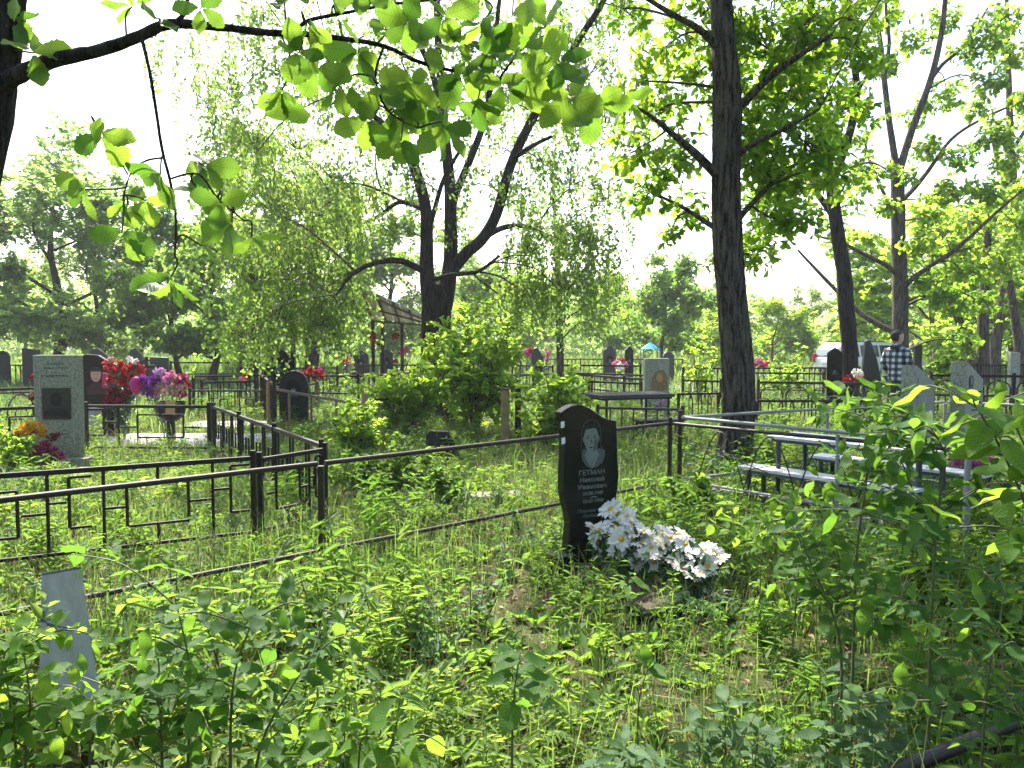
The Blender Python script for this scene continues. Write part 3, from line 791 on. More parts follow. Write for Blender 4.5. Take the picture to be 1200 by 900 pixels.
# --- procedural trees standing further off
def proto_tree(seed, H, spread, tr, style, L, W, nl, leafm, bark, low=0.25, nper=170):
    global rng
    keep = rng
    rng = np.random.default_rng(seed)
    pts = [(Vector((0, 0, -0.3)), tr * 1.4), (Vector((0, 0, 0.1)), tr * 1.25)]
    x = y = 0.0
    for k in range(1, 7):
        x += rng.normal() * 0.12; y += rng.normal() * 0.12
        pts.append((Vector((x, y, H * 0.82 * k / 6)), tr * (1 - 0.14 * k)))
    tk = smooth_path(pts, 3)
    limbs = [tk]; clumps = []
    for k in range(nl):
        f = low + (0.95 - low) * (k + rng.uniform(0, 0.8)) / nl
        i = min(len(tk) - 1, int(f * len(tk))); p, r = tk[i]
        a = k * 2.4 + rng.normal() * 0.4
        ln = spread * (1.0 - 0.55 * abs(f - 0.45)) * rng.uniform(0.75, 1.15)
        dv = Vector((math.cos(a), math.sin(a), 0.35 + 0.6 * f))
        q1 = p + dv * ln * 0.5; q2 = p + Vector((dv.x * ln, dv.y * ln, dv.z * ln * 0.8))
        limbs.append(smooth_path([(p, r * 0.55), (q1 + Vector(rng.normal(size=3)) * 0.15, r * 0.38), (q2, r * 0.15)], 4))
        s = spread * 0.34
        for c in (q1, q2, q1 * .4 + q2 * .6 + Vector(rng.normal(size=3)) * s * 0.7, q2 + Vector(rng.normal(size=3)) * s * 0.8):
            clumps.append((c, (s * rng.uniform(.7, 1.1), s * rng.uniform(.7, 1.1), s * rng.uniform(.5, .8)), nper))
    clumps.append((Vector((x, y, H * 0.9)), (spread * .3, spread * .3, H * 0.1), nper))
    t = thing('deciduous_tree', 'x', 'tree')
    V, F = tube([tk], 10, 0.04); link('trunk', npmesh('trunk', V, F, bark, smooth=True), t)
    for lm in limbs[1:]:
        V, F = tube([lm], 6, 0.03); link('limb', npmesh('limb', V, F, bark, smooth=True), t)
    V, F, var, tw = foliage(clumps, limbs, style, L, W, KITE, 0.5, 0.008)
    TV, TF = tube(tw, 3); link('twigs', npmesh('twigs', TV, TF, 'twig_bark', smooth=True), t)['kind'] = 'stuff'
    link('crown', npmesh('crown', V, F, leafm, var), t)['kind'] = 'stuff'
    rng = keep
    return t

def copy_tree(src, name=None):
    r = src.copy(); COL.objects.link(r)
    if name: r.name = name
    for ch in list(src.children):
        c = ch.copy(); COL.objects.link(c); c.parent = r
        for g in list(ch.children):
            d = g.copy(); COL.objects.link(d); d.parent = c
    return r

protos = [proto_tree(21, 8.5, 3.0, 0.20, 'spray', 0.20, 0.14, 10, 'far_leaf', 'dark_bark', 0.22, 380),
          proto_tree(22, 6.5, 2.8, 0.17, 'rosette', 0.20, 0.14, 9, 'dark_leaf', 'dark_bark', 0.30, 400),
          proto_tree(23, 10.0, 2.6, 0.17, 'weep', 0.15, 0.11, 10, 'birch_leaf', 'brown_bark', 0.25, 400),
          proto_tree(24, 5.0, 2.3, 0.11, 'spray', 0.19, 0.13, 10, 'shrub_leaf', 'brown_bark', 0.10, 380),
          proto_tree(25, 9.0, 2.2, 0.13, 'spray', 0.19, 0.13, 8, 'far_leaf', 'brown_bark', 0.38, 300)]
HT = [8.5, 6.5, 10.0, 5.0, 9.0]
used = [False] * 5
far_trees = [   # px of trunk, depth, px of the top, prototype, words
    (62, 28, 160, 0, 'airy pale green tree with a slim trunk behind the concrete stele'),
    (-25, 26, 210, 4, 'pale tree cut by the left edge of the photo'),
    (112, 31, 235, 0, 'bushy mid green tree behind the red wreath'),
    (165, 38, 250, 4, 'thin pale tree far behind the purple wreath'),
    (246, 27, 265, 1, 'dark green low spreading tree behind the purple wreath'),
    (212, 30, 290, 1, 'dark green tree second left of the left shelter'),
    (300, 34, 150, 2, 'tall hazy birch beyond the left shelter'),
    (365, 40, 180, 0, 'green tree far behind between the two shelters'),
    (455, 42, 250, 0, 'green tree far behind the right shelter'),
    (575, 44, 305, 4, 'slim forked tree just right of the central trunk, far off'),
    (610, 55, 325, 3, 'small pale tree in the gap right of the central trunk'),
    (545, 38, 290, 0, 'round green tree behind the central trunk'),
    (715, 50, 335, 1, 'darker tree behind the young birch leaves'),
    (778, 38, 312, 1, 'round bright green tree behind the grey portrait stele'),
    (835, 46, 365, 3, 'low round tree partly behind the oak trunk'),
    (905, 48, 352, 3, 'low pale tree right of the oak trunk, far off'),
    (950, 52, 332, 4, 'sparse thin tree above the white car'),
    (1020, 50, 330, 0, 'pale tree between the two leaning trunks on the right'),
    (1090, 34, 240, 3, 'leafy green tree right of the person in plaid'),
    (1130, 44, 300, 0, 'bushy pale tree behind the steles on the right'),
    (1190, 40, 280, 1, 'dense green tree behind the right edge trunks'),
    (410, 60, 300, 2, 'tall hazy tree furthest back left of centre'),
    (30, 50, 300, 2, 'hazy far tree low behind the left edge'),
    (1070, 62, 320, 2, 'hazy far tree behind the forked pale tree'),
]
for (px, Y, top, k, lab) in far_trees:
    t = protos[k] if not used[k] else copy_tree(protos[k], 'deciduous_tree')
    used[k] = True
    h = D(px, top, Y).z
    s = h / HT[k]
    t.location = (D(px, 430, Y).x, Y, 0)
    t.scale = (s * rng.uniform(.9, 1.15), s * rng.uniform(.9, 1.15), s)
    t.rotation_euler = (0, 0, rng.uniform(0, 6.28))
    tag(t, lab, 'tree', 'trees standing behind the graves')

# the far wood that closes the horizon
def far_wood():
    n = 60000
    a = rng.uniform(-1.05, 1.05, size=n)
    d = rng.uniform(68, 96, size=n)
    X = d * np.tan(a * 0.95); Y = d
    hh = 5.2 + 1.6 * np.sin(X * 0.13 + 1) + 1.3 * np.sin(X * 0.31 + 2) + 0.8 * np.sin(X * 0.7)
    lump = np.sin(X * 0.55) * np.sin(Y * 0.4 + X * 0.2)
    Z = hh * rng.uniform(0.0, 1, size=n) ** 0.75 + lump * 0.5 + 0.2
    P = np.stack([X, Y, np.maximum(Z, 0.1)], -1)
    V, F = leaf_geo(P, rng.normal(size=(n, 3)), rng.normal(size=(n, 3)) + np.array([0, -.2, .6]), 0.62 * rng.uniform(.6, 1.3, size=n), 0.45, KITE)
    v = np.clip(0.5 + 0.35 * lump + rng.normal(size=n) * 0.2, 0, 1)
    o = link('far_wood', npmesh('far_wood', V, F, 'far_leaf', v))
    tag(o, 'hazy band of far trees closing the horizon behind the graves', 'wood', None, 'stuff')
far_wood()

def unseen_shade_wood():
    # unseen trees added behind the camera to darken the surfaces facing it
    n = 52000
    k = rng.integers(0, 26, size=n)
    cx = rng.uniform(-24, 24, size=26); cy = rng.uniform(-17, -6.5, size=26); ch = rng.uniform(3.0, 8.5, size=26)
    u = unit(rng.normal(size=(n, 3))) * rng.uniform(.1, 1, size=(n, 1)) ** .5
    P = np.stack([cx[k], cy[k], ch[k] * .62], -1) + u * np.stack([2.6 * np.ones(n), 2.2 * np.ones(n), ch[k] * .5], -1)
    P[:, 2] = np.maximum(P[:, 2], .2)
    V, F = leaf_geo(P, rng.normal(size=(n, 3)), rng.normal(size=(n, 3)) + np.array([0, 0, .8]), .30 * rng.uniform(.6, 1.3, size=n), .21, KITE)
    TV, TF = tube([[(Vector((cx[i], cy[i], -.2)), .16), (Vector((cx[i] + .2, cy[i], ch[i] * .5)), .11), (Vector((cx[i], cy[i] + .2, ch[i])), .04)] for i in range(26)], 6)
    me = npmesh('unseen_shade_wood', np.concatenate([V, TV]), np.concatenate([F, TF + len(V)]), 'dark_leaf', rng.uniform(0, .8, size=len(F) + len(TF)))
    me.materials.append(mat('dark_bark'))
    mi = np.zeros(len(F) + len(TF), dtype=np.int32); mi[len(F):] = 1
    me.polygons.foreach_set('material_index', mi)
    tag(link('added_shade_wood', me), 'dense unseen trees added behind the viewer to cut the light from there', 'wood', None, 'stuff')
unseen_shade_wood()

# --- leafy shrubs between the graves
def shrub(name, label, px, pyb, rx, ry, n, leafm, L=0.075, W=0.05, style='spray', stems=7, group=None, Y=None):
    b = D(px, pyb, Y) if Y else G(px, pyb)
    b = Vector((b.x, b.y, 0)); k = pm(b.y)
    top = 2 * ry * k
    limbs, clumps = [], []
    for i in range(stems):
        a = rng.uniform(0, 6.28); q = rng.uniform(0.2, 0.95)
        e = b + Vector((math.cos(a) * rx * k * q, math.sin(a) * rx * k * q * 0.8, top * rng.uniform(0.45, 1.05) * (1 - 0.25 * q)))
        limbs.append(smooth_path([(b + Vector((math.cos(a) * .05, math.sin(a) * .05, -0.1)), 0.014), (b * .5 + e * .5 + Vector((0, 0, top * .1)), 0.009), (e, 0.004)], 4))
        for f in (0.45, 0.75, 1.0):
            c = b * (1 - f) + e * f + Vector(rng.normal(size=3)) * 0.06 * top
            c.z = max(c.z, 0.12)
            clumps.append((c, (rx * k * .27, rx * k * .27, ry * k * .30), n / (stems * 3)))
    t = thing(name, label, 'shrub', b, group)
    off = np.array(tuple(b))
    V, F = tube(limbs, 6); link('stems', npmesh('stems', V - off, F, 'twig_bark', smooth=True), t)
    V, F, var, tw = foliage(clumps, limbs, style, L, W, OVAL, 0.5, 0.003)
    TV, TF = tube(tw, 3); link('twigs', npmesh('twigs', TV - off, TF, 'green_stem', smooth=True), t)['kind'] = 'stuff'
    link('foliage', npmesh('foliage', V - off, F, leafm, var), t)['kind'] = 'stuff'
    return t
shrub('leafy_shrub', 'largest bright green shrub in front of the central tree trunk', 552, 512, 66, 76, 8500, 'shrub_leaf', 0.085, 0.055, stems=20)
shrub('leafy_shrub', 'bright shrub just left of the largest shrub, by the rusty fence', 478, 520, 58, 56, 5000, 'shrub_leaf', 0.08, 0.052, stems=15)
shrub('leafy_shrub', 'small bright shrub between the wooden post and the dark table', 650, 530, 52, 52, 4400, 'shrub_leaf', 0.08, 0.052, stems=14)
shrub('leafy_shrub', 'low shrub inside the rusty fence near its ochre corner post', 420, 548, 48, 40, 1700, 'shrub_leaf', 0.075, 0.045, stems=9)
shrub('leafy_shrub', 'low leafy bush right behind the long black rail, left of centre', 445, 585, 62, 36, 1900, 'weed_leaf', 0.075, 0.042, stems=10)
shrub('leafy_shrub', 'narrow upright shrub just left of the oak trunk, by the low arched fence', 820, 470, 22, 46, 1000, 'shrub_leaf', 0.09, 0.055, stems=7, Y=19)
shrub('leafy_shrub', 'rounded green shrub right of the oak trunk beside the path', 918, 466, 32, 36, 1200, 'maple_leaf', 0.11, 0.065, stems=8, Y=21)
shrub('leafy_shrub', 'pale shrub under the right shelter roof', 395, 470, 28, 20, 700, 'birch_leaf', 0.085, 0.055, stems=7, Y=21)
shrub('leafy_shrub', 'small green bush at the left edge beside the concrete stele', 12, 560, 34, 36, 1100, 'shrub_leaf', 0.07, 0.045, stems=8)
shrub('leafy_shrub', 'low bright bush right of the double corner posts', 815, 620, 46, 34, 1100, 'weed_leaf', 0.07, 0.042, stems=9)
shrub('leafy_shrub', 'upright leafy bush right behind the person in plaid', 1098, 482, 22, 50, 1100, 'maple_leaf', 0.11, 0.07, stems=7, Y=20)
shrub('leafy_shrub', 'bush of small leaves left of the dark sloped stone slab', 520, 610, 40, 30, 900, 'weed_leaf', 0.06, 0.035, stems=8)
for i, (px, Y, rx, ry, lab) in enumerate([(270, 33, 34, 22, 'pale sunlit bush behind the round-topped stone'), (165, 40, 40, 16, 'low pale bush behind the red wreath, far off'), (590, 40, 36, 22, 'pale bush behind the stone with red flowers'),
                             (860, 36, 40, 18, 'pale sunlit bush behind the oak trunk'), (760, 45, 36, 16, 'far bush beside the small blue tarp'), (985, 40, 40, 14, 'low bush behind the white car'), (520, 34, 26, 30, 'bush directly behind the central trunk'),
                             (1170, 33, 36, 18, 'low bush under the right edge trunks'), (20, 38, 40, 12, 'far low bush at the left edge'), (720, 30, 30, 16, 'bush behind the far pair of dark stones'), (330, 36, 30, 20, 'bush between the left shelter posts, far off')]):
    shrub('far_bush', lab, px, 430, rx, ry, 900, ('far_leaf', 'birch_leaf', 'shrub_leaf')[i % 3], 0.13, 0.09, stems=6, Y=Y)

# ------------------------------------------------------------------ single large leaves (shared meshes)
def leaf_mesh(name, prof, stations, crenate, curl, cup, m, twist=0.0):
    V, F = [], []
    ts = np.linspace(0, 1, stations)
    for i, t in enumerate(ts):
        w = prof(t) * (1 - (crenate if i % 2 == 1 else 0))
        zc = -curl * t * t + 0.05 * math.sin(t * 9)
        tw = twist * t
        for s in (-1, 0, 1):
            V.append((t, s * w * math.cos(tw), zc + (cup * w if s else 0) + s * w * math.sin(tw)))
    for i in range(stations - 1):
        for s in (0, 1):
            a = i * 3 + s
            F.append((a, a + 3, a + 4, a + 1))
    return pymesh(name, V, F, m, True)
oakp = lambda t: 0.03 + 0.30 * (math.sin(math.pi * min(1, t ** 1.5 * 0.97 + 0.015)) ** 0.75)
ovalp = lambda t: 0.012 + 0.27 * math.sin(math.pi * t ** 0.85) ** 0.8
lancep = lambda t: 0.01 + 0.13 * math.sin(math.pi * t ** 0.75) ** 0.9
OAKM = [leaf_mesh('oak_leaf_blade', oakp, 13, 0.14, c, u, 'oak_leaf_near', w) for c, u, w in ((0.25, 0.25, 0.2), (0.12, 0.35, -0.25), (0.4, 0.15, 0.1), (0.05, 0.1, -0.1))]
def sets(m):
    return ([leaf_mesh('oval_leaf_blade', ovalp, 7, 0.0, c, u, m, w) for c, u, w in ((0.2, 0.3, 0.2), (0.05, 0.4, -0.25), (0.35, 0.2, 0.0))],
            [leaf_mesh('lance_leaf_blade', lancep, 7, 0.0, c, u, m, w) for c, u, w in ((0.3, 0.3, 0.2), (0.5, 0.3, -0.25), (0.15, 0.3, 0.1))])
SAPM, SAPL = sets('sapling_leaf')
BRIM, BRIL = sets('bright_sapling_leaf')
PALM, PALL = sets('pale_weed_leaf')

def put_leaf(parent, off, P, A, N, L, meshes, wf=1.0):
    A = Vector(A).normalized(); N = Vector(N)
    B = N.cross(A)
    if B.length < 1e-4:
        B = Vector((1, 0, 0))
    B.normalize(); N = A.cross(B)
    P = Vector(P) - off
    M = Matrix(((A.x * L, B.x * L * wf, N.x * L, P.x), (A.y * L, B.y * L * wf, N.y * L, P.y), (A.z * L, B.z * L * wf, N.z * L, P.z), (0, 0, 0, 1)))
    return link('leaf', random.choice(meshes), parent, M)

# ------------------------------------------------------------------ the near oak whose branch hangs over the picture
def near_oak():
    base = Vector((-1.92, 2.25, 0))
    t = thing('oak_tree', 'nearest oak with large backlit leaves, its branch reaching in from upper left', 'tree', base)
    off = base; offn = np.array(tuple(base))
    Y = 2.45
    tk = [(base + Vector((0, 0, -0.3)), 0.11), (base + Vector((0, 0, .05)), 0.095), (Vector((-1.80, 2.3, 0.9)), 0.078), (Vector((-1.68, 2.38, 1.7)), 0.07), (D(-14, 135, Y), 0.066), (D(2, 70, Y), 0.05), (D(12, 0, Y), 0.044), (D(30, -120, Y), 0.04), (D(40, -400, Y), 0.035), (D(120, -900, Y + .4), 0.02)]
    trunk = smooth_path(tk, 5)
    def br(*pts):
        return smooth_path([(D(x, y, Yy), r * pm(Yy)) for x, y, r, Yy in pts], 5)
    b1 = br((-10, 118, 12, 2.45), (14, 92, 10, 2.42), (60, 72, 8.5, 2.38), (120, 58, 7, 2.36), (165, 42, 6.4, 2.36), (200, 28, 6, 2.37), (260, 32, 4.6, 2.40), (310, 38, 4, 2.42), (355, 40, 3.6, 2.45), (400, 45, 3, 2.48), (450, 54, 2.6, 2.52), (490, 72, 2.3, 2.55), (535, 84, 2, 2.58), (585, 92, 1.6, 2.6), (640, 105, 1.3, 2.6), (700, 118, 1, 2.6))
    b2 = br((166, 44, 2.4, 2.36), (175, 82, 2, 2.33), (183, 130, 1.9, 2.30), (190, 175, 1.8, 2.30), (200, 215, 1.7, 2.30), (206, 255, 1.4, 2.31), (205, 300, 1.1, 2.32))
    b3 = br((207, 26, 3, 2.37), (220, 8, 2.6, 2.35), (217, -20, 2.2, 2.32), (230, -70, 1.6, 2.3))
    b4 = br((345, 38, 2.6, 2.45), (362, 24, 2.4, 2.40), (410, 14, 2, 2.36), (465, 4, 1.8, 2.33), (530, -2, 1.5, 2.32), (600, -8, 1.2, 2.32))
    b5 = br((191, 185, 1.3, 2.30), (172, 188, 1.2, 2.27), (155, 200, 1.1, 2.25), (145, 228, .9, 2.24))
    b6 = br((198, 210, 1.3, 2.30), (232, 204, 1.2, 2.33), (255, 232, 1.1, 2.36), (285, 258, .9, 2.38))
    b7 = br((150, 205, 1, 2.25), (130, 170, 1, 2.22), (115, 150, .8, 2.20))
    b8 = br((450, 54, 1.6, 2.52), (440, 90, 1.4, 2.48), (455, 130, 1.2, 2.46), (490, 150, 1, 2.46))
    b9 = br((585, 92, 1.4, 2.6), (610, 60, 1.2, 2.56), (640, 40, 1, 2.53))
    brs = [b1, b2, b3, b4, b5, b6, b7, b8, b9]
    V, F = tube([trunk], 18, 0.03); link('trunk', npmesh('trunk', V - offn, F, 'dark_bark', smooth=True), t)
    for b in brs:
        V, F = tube([b], 9, 0.04); link('limb', npmesh('limb', V - offn, F, 'dark_bark', smooth=True), t)
    allp = [(p, r) for b in brs for p, r in b] + trunk
    ros = [(118, 158, 5, 42), (100, 222, 5, 38), (150, 240, 4, 34), (143, 272, 5, 38), (188, 205, 5, 40), (170, 235, 4, 34), (200, 325, 6, 44), (240, 195, 5, 42), (232, 222, 4, 40),
           (272, 262, 6, 42), (236, 288, 4, 36), (295, 278, 4, 38), (258, 238, 3, 36), (155, 8, 5, 40), (185, 22, 4, 34), (235, 10, 4, 36), (28, 30, 4, 44), (8, 12, 4, 44), (40, 62, 3, 36),
           (350, 62, 5, 38), (330, 108, 6, 42), (372, 80, 5, 40), (398, 98, 5, 40), (360, 30, 5, 38), (420, 62, 5, 40), (395, 20, 4, 38), (440, 42, 5, 42), (478, 25, 5, 42), (505, 55, 5, 42), (540, 88, 5, 42),
           (520, 20, 5, 40), (565, 25, 5, 42), (600, 20, 5, 42), (575, 62, 5, 42), (610, 60, 5, 44), (640, 32, 5, 42), (460, 132, 6, 44), (500, 128, 6, 42), (432, 140, 5, 40), (520, 150, 5, 42), (482, 95, 5, 40), (560, 118, 5, 42),
           (620, 92, 5, 44), (655, 72, 5, 44), (668, 112, 5, 46), (700, 122, 6, 48), (728, 118, 5, 44), (445, 100, 4, 38), (590, 100, 4, 42), (545, 50, 4, 40), (340, -10, 5, 40), (430, -12, 5, 40), (560, -15, 5, 42), (470, 165, 4, 38)]
    tw = []
    AP = np.array([tuple(p) for p, r in allp])
    cnt = 0
    for (x, y, n, Lp) in ros:
        ti = min(len(b1) - 1, 0)
        d2 = [(abs((600 + FPX * p.x / p.y) - x) + abs((HORIZON - FPX * (p.z - CAM_H) / p.y) - y), k) for k, (p, r) in enumerate(allp)]
        k = min(d2)[1]
        S = allp[k][0]
        Yr = S.y + random.uniform(-0.16, 0.12)
        C = D(x, y, Yr)
        mid = (S + C) / 2 + Vector((0, 0, 0.02)) + Vector(rng.normal(size=3)) * 0.015
        tw.append(smooth_path([(S, 0.0035), (mid, 0.003), (C, 0.0022)], 4))
        out = (C - S)
        out = out.normalized() if out.length > 1e-3 else Vector((0, 0, -1))
        tip = (out * 0.6 + Vector((random.uniform(-.4, .4), random.uniform(-.5, .3), random.uniform(-.5, .3)))).normalized()
        r1 = tip.cross(Vector((0.2, 0.9, 0.3))).normalized(); r2 = tip.cross(r1)
        a0 = random.uniform(0, 6.28)
        for j in range(n):
            a = a0 + j * 6.283 / n + random.uniform(-.3, .3)
            rad = r1 * math.cos(a) + r2 * math.sin(a)
            A = rad * 0.9 + tip * random.uniform(0.15, 0.8) + Vector((0, 0, -0.25))
            N = tip * 0.8 + Vector((random.uniform(-.4, .4), random.uniform(-.6, .2), random.uniform(0.1, .8)))
            if random.random() < .12: continue
            L = Lp * pm(Yr) * random.uniform(0.68, 1.05)
            put_leaf(t, off, C + rad * 0.006, A, N, L, OAKM, random.uniform(0.95, 1.2))
            cnt += 1
    V, F = tube(tw, 5); link('twigs', npmesh('twigs', V - offn, F, 'twig_bark', smooth=True), t)['kind'] = 'stuff'
    # the rest of its crown, unseen, added above the frame to shade the foreground
    cl = []
    for _ in range(40):
        c = Vector((rng.uniform(-3.6, 2.6), rng.uniform(0.2, 5.2), rng.uniform(3.7, 6.3)))
        if (c.z - CAM_H) / max(c.y, .1) < 0.62:
            c.z = CAM_H + 0.75 * c.y
        if in_sunbeam(c, .6):
            continue
        cl.append((c, (0.55, 0.55, 0.35), 110))
    V, F, var, tw2 = foliage(cl, [trunk], 'rosette', 0.12, 0.07, OBOV, 0.5, 0.004)
    link('crown', npmesh('crown', V - offn, F, 'oak_leaf', var), t)['kind'] = 'stuff'
    V, F = tube(tw2, 4); link('twigs', npmesh('twigs', V - offn, F, 'twig_bark', smooth=True), t)['kind'] = 'stuff'
near_oak()

# ------------------------------------------------------------------ saplings and tall weeds in the foreground
def sapling(name, label, stems, nleaf, L, meshes, twigs=0, tl=0.25, cat='sapling', wf=1.0, droop=0.3, r0=0.006, f0=0.3, lmin=0.7, group=None, cluster=1):
    """stems: lists of (px, py, Y); first point is carried down to the ground"""
    paths = []
    for st in stems:
        pts = [D(*p) for p in st]
        g = pts[0].copy(); g.z = -0.05
        paths.append(smooth_path([(g, r0)] + [(p, r0 * (1 - 0.75 * (k + 1) / len(pts))) for k, p in enumerate(pts)], 6))
    b = paths[0][0][0].copy(); b.z = 0
    t = thing(name, label, cat, b, group)
    offn = np.array(tuple(b))
    carriers = []
    for p in paths:
        V, F = tube([p], 6); link('stem', npmesh('stem', V - offn, F, 'green_stem', smooth=True), t)
        carriers.append((p, 1.0))
    tw = []
    for _ in range(twigs):
        p = random.choice(paths)
        k = int(len(p) * random.uniform(f0, 0.97)); k = min(k, len(p) - 2)
        S = p[k][0]; a = random.uniform(0, 6.28); l = tl * random.uniform(0.5, 1.1)
        dv = Vector((math.cos(a), math.sin(a) * 0.8, random.uniform(0.1, 0.7)))
        q = [(S, 0.0028), (S + dv * l * 0.5 + Vector((0, 0, .02)), 0.0022), (S + dv * l + Vector((0, 0, -droop * l * .5)), 0.0012)]
        q = smooth_path(q, 4)
        tw.append(q); carriers.append((q, 0.9))
    if tw:
        V, F = tube(tw, 4); link('twigs', npmesh('twigs', V - offn, F, 'green_stem', smooth=True), t)['kind'] = 'stuff'
    lens = [sum((a[0] - c[0]).length for a, c in zip(p[1:], p[:-1])) * w for p, w in carriers]
    tot = sum(lens); n = 0
    for (p, w), ln in zip(carriers, lens):
        m = max(2, int(round(nleaf * ln / tot)))
        st = f0 if w == 1.0 else 0.15
        for j in range(m):
            f = st + (1 - st) * (j + random.uniform(0, .5)) / m
            k = min(len(p) - 2, int(f * (len(p) - 1)))
            S = p[k][0].lerp(p[k + 1][0], f * (len(p) - 1) - k)
            T = (p[k + 1][0] - p[k][0]).normalized()
            a = j * 2.4 + random.uniform(-.5, .5) if cluster == 1 else (j % 2) * math.pi + (j // 2) * 1.57 + random.uniform(-.2, .2)
            r1 = T.cross(Vector((0.1, 0.2, 1)) if abs(T.z) < .9 else Vector((1, 0.1, 0))).normalized(); r2 = T.cross(r1)
            rad = r1 * math.cos(a) + r2 * math.sin(a)
            A = rad + T * random.uniform(0.2, 0.7) + Vector((0, 0, -droop * random.uniform(0, 1.2)))
            N = Vector((random.uniform(-.5, .5), random.uniform(-.6, .3), 1.0))
            put_leaf(t, b, S + rad * 0.008, A, N, L * random.uniform(lmin, 1.15), meshes, wf * random.uniform(.9, 1.15))
            n += 1
            if n >= 295:
                return t
    return t

sapling('sapling', 'tall thin sapling with many oval leaves at the lower right', [[(1088, 880, 2.6), (1090, 760, 2.6), (1096, 640, 2.62), (1106, 540, 2.64), (1112, 500, 2.66)]], 250, 0.085, SAPM, 30, 0.46, r0=0.008)
sapling('sapling', 'leafy sapling with bright top left of the tall thin one, before the benches', [[(1000, 760, 3.0), (1005, 640, 3.0), (1018, 540, 3.0), (1014, 475, 3.02)], [(985, 760, 2.9), (955, 670, 2.95), (925, 610, 3.0)]], 190, 0.080, SAPM, 20, 0.30, r0=0.007)
sapling('sapling', 'sapling with large pale leaves cut by the right edge', [[(1230, 800, 1.9), (1215, 640, 1.9), (1180, 540, 1.88), (1140, 470, 1.86)], [(1250, 800, 1.9), (1230, 600, 1.9), (1190, 500, 1.85)]], 60, 0.10, BRIM, 8, 0.28, r0=0.007, f0=0.5)
sapling('sapling', 'low dark leafed sapling in the lower right corner', [[(1150, 900, 2.3), (1160, 780, 2.3), (1180, 690, 2.3)], [(1210, 900, 2.2), (1200, 760, 2.2)]], 120, 0.07, SAPM, 14, 0.30, r0=0.006)
sapling('sapling', 'dark sapling spreading beside the white daisies on their right', [[(890, 740, 4.1), (892, 660, 4.1), (900, 600, 4.1)], [(930, 740, 4.0), (940, 640, 4.0), (955, 590, 4.0)]], 170, 0.08, BRIM, 18, 0.36, r0=0.006)
sapling('sapling', 'yellow green sapling in the lower left corner over the bench end', [[(30, 900, 1.95), (35, 820, 1.95), (25, 752, 1.95)], [(20, 900, 1.95), (12, 830, 1.95), (2, 745, 1.97)], [(-10, 900, 1.9), (0, 790, 1.9)], [(60, 900, 2.2), (66, 850, 2.2), (74, 812, 2.2)], [(105, 900, 2.2), (108, 850, 2.2), (112, 818, 2.2)]], 250, 0.060, BRIM, 20, 0.18, r0=0.005)
sapling('sapling', 'dark leafed sapling at the bottom, right of the bench board', [[(220, 900, 2.15), (225, 800, 2.15), (205, 700, 2.15)], [(270, 900, 2.1), (275, 790, 2.1), (300, 720, 2.1)], [(300, 900, 2.1), (345, 800, 2.12), (380, 755, 2.14)], [(190, 900, 2.2), (188, 820, 2.2), (185, 760, 2.2)]], 270, 0.072, SAPM, 26, 0.30, r0=0.006)
sapling('sapling', 'single stemmed seedling with drooping leaves at the bottom centre', [[(600, 880, 2.1), (603, 810, 2.1), (610, 765, 2.1)]], 12, 0.10, SAPM, 0, r0=0.005, f0=0.55, droop=0.9)
sapling('sapling', 'small seedling with a dark round leaf rosette below the daisies', [[(748, 830, 2.9), (757, 790, 2.9), (762, 782, 2.9)]], 9, 0.075, SAPM, 0, r0=0.004, f0=0.75)
sapling('sapling', 'bright seedling at the bottom edge left of centre', [[(420, 900, 2.0), (430, 860, 2.0), (425, 845, 2.0)], [(400, 900, 1.95), (385, 870, 1.95)], [(450, 905, 2.0), (470, 870, 2.0)]], 34, 0.085, BRIM, 3, 0.14, r0=0.004)
sapling('tall_weed', 'pale weed with long whorled leaves at the bottom, right of centre', [[(850, 900, 2.7), (850, 850, 2.7), (852, 822, 2.7)], [(820, 900, 2.7), (818, 850, 2.7)], [(885, 900, 2.7), (890, 850, 2.7)]], 60, 0.10, PALM, 0, cat='weed', r0=0.004, f0=0.3, wf=0.8, cluster=2)
sapling('tall_weed', 'broad patch of pale leafed weed at the bottom right', [[(1000, 905, 2.6), (1005, 850, 2.6), (1008, 815, 2.6)], [(1040, 905, 2.6), (1042, 840, 2.6)], [(970, 905, 2.6), (965, 850, 2.6)], [(1060, 905, 2.7), (1062, 860, 2.7)], [(1020, 905, 2.5), (1025, 870, 2.5)]], 90, 0.085, PALM, 0, cat='weed', r0=0.004, f0=0.3, wf=0.85, cluster=2)
sapling('tall_weed', 'pale lance leafed weed cut by the bottom edge, below the headstone', [[(730, 930, 2.3), (732, 890, 2.3), (735, 872, 2.3)], [(770, 930, 2.3), (772, 885, 2.3)], [(700, 930, 2.3), (695, 895, 2.3)]], 40, 0.10, PALL, 0, cat='weed', r0=0.004, f0=0.4, wf=1.1, cluster=2)
sapling('tall_weed', 'grey green whorled weed standing in shade right of the daisies', [[(992, 830, 3.3), (994, 790, 3.3), (995, 770, 3.3)]], 24, 0.09, PALL, 0, cat='weed', r0=0.004, f0=0.3, cluster=2)
sapling('tall_weed', 'bright weed with drooping leaves right before the headstone plinth', [[(735, 740, 4.4), (734, 700, 4.4), (738, 672, 4.4)]], 14, 0.13, BRIL, 0, cat='weed', r0=0.004, f0=0.4, wf=1.1)
sapling('tall_weed', 'light weed rising through the fence panel at the left', [[(235, 690, 5.0), (232, 640, 5.0), (228, 605, 5.0)], [(215, 690, 5.0), (205, 645, 5.0)]], 44, 0.085, BRIL, 0, cat='weed', r0=0.004, f0=0.2, wf=1.1)
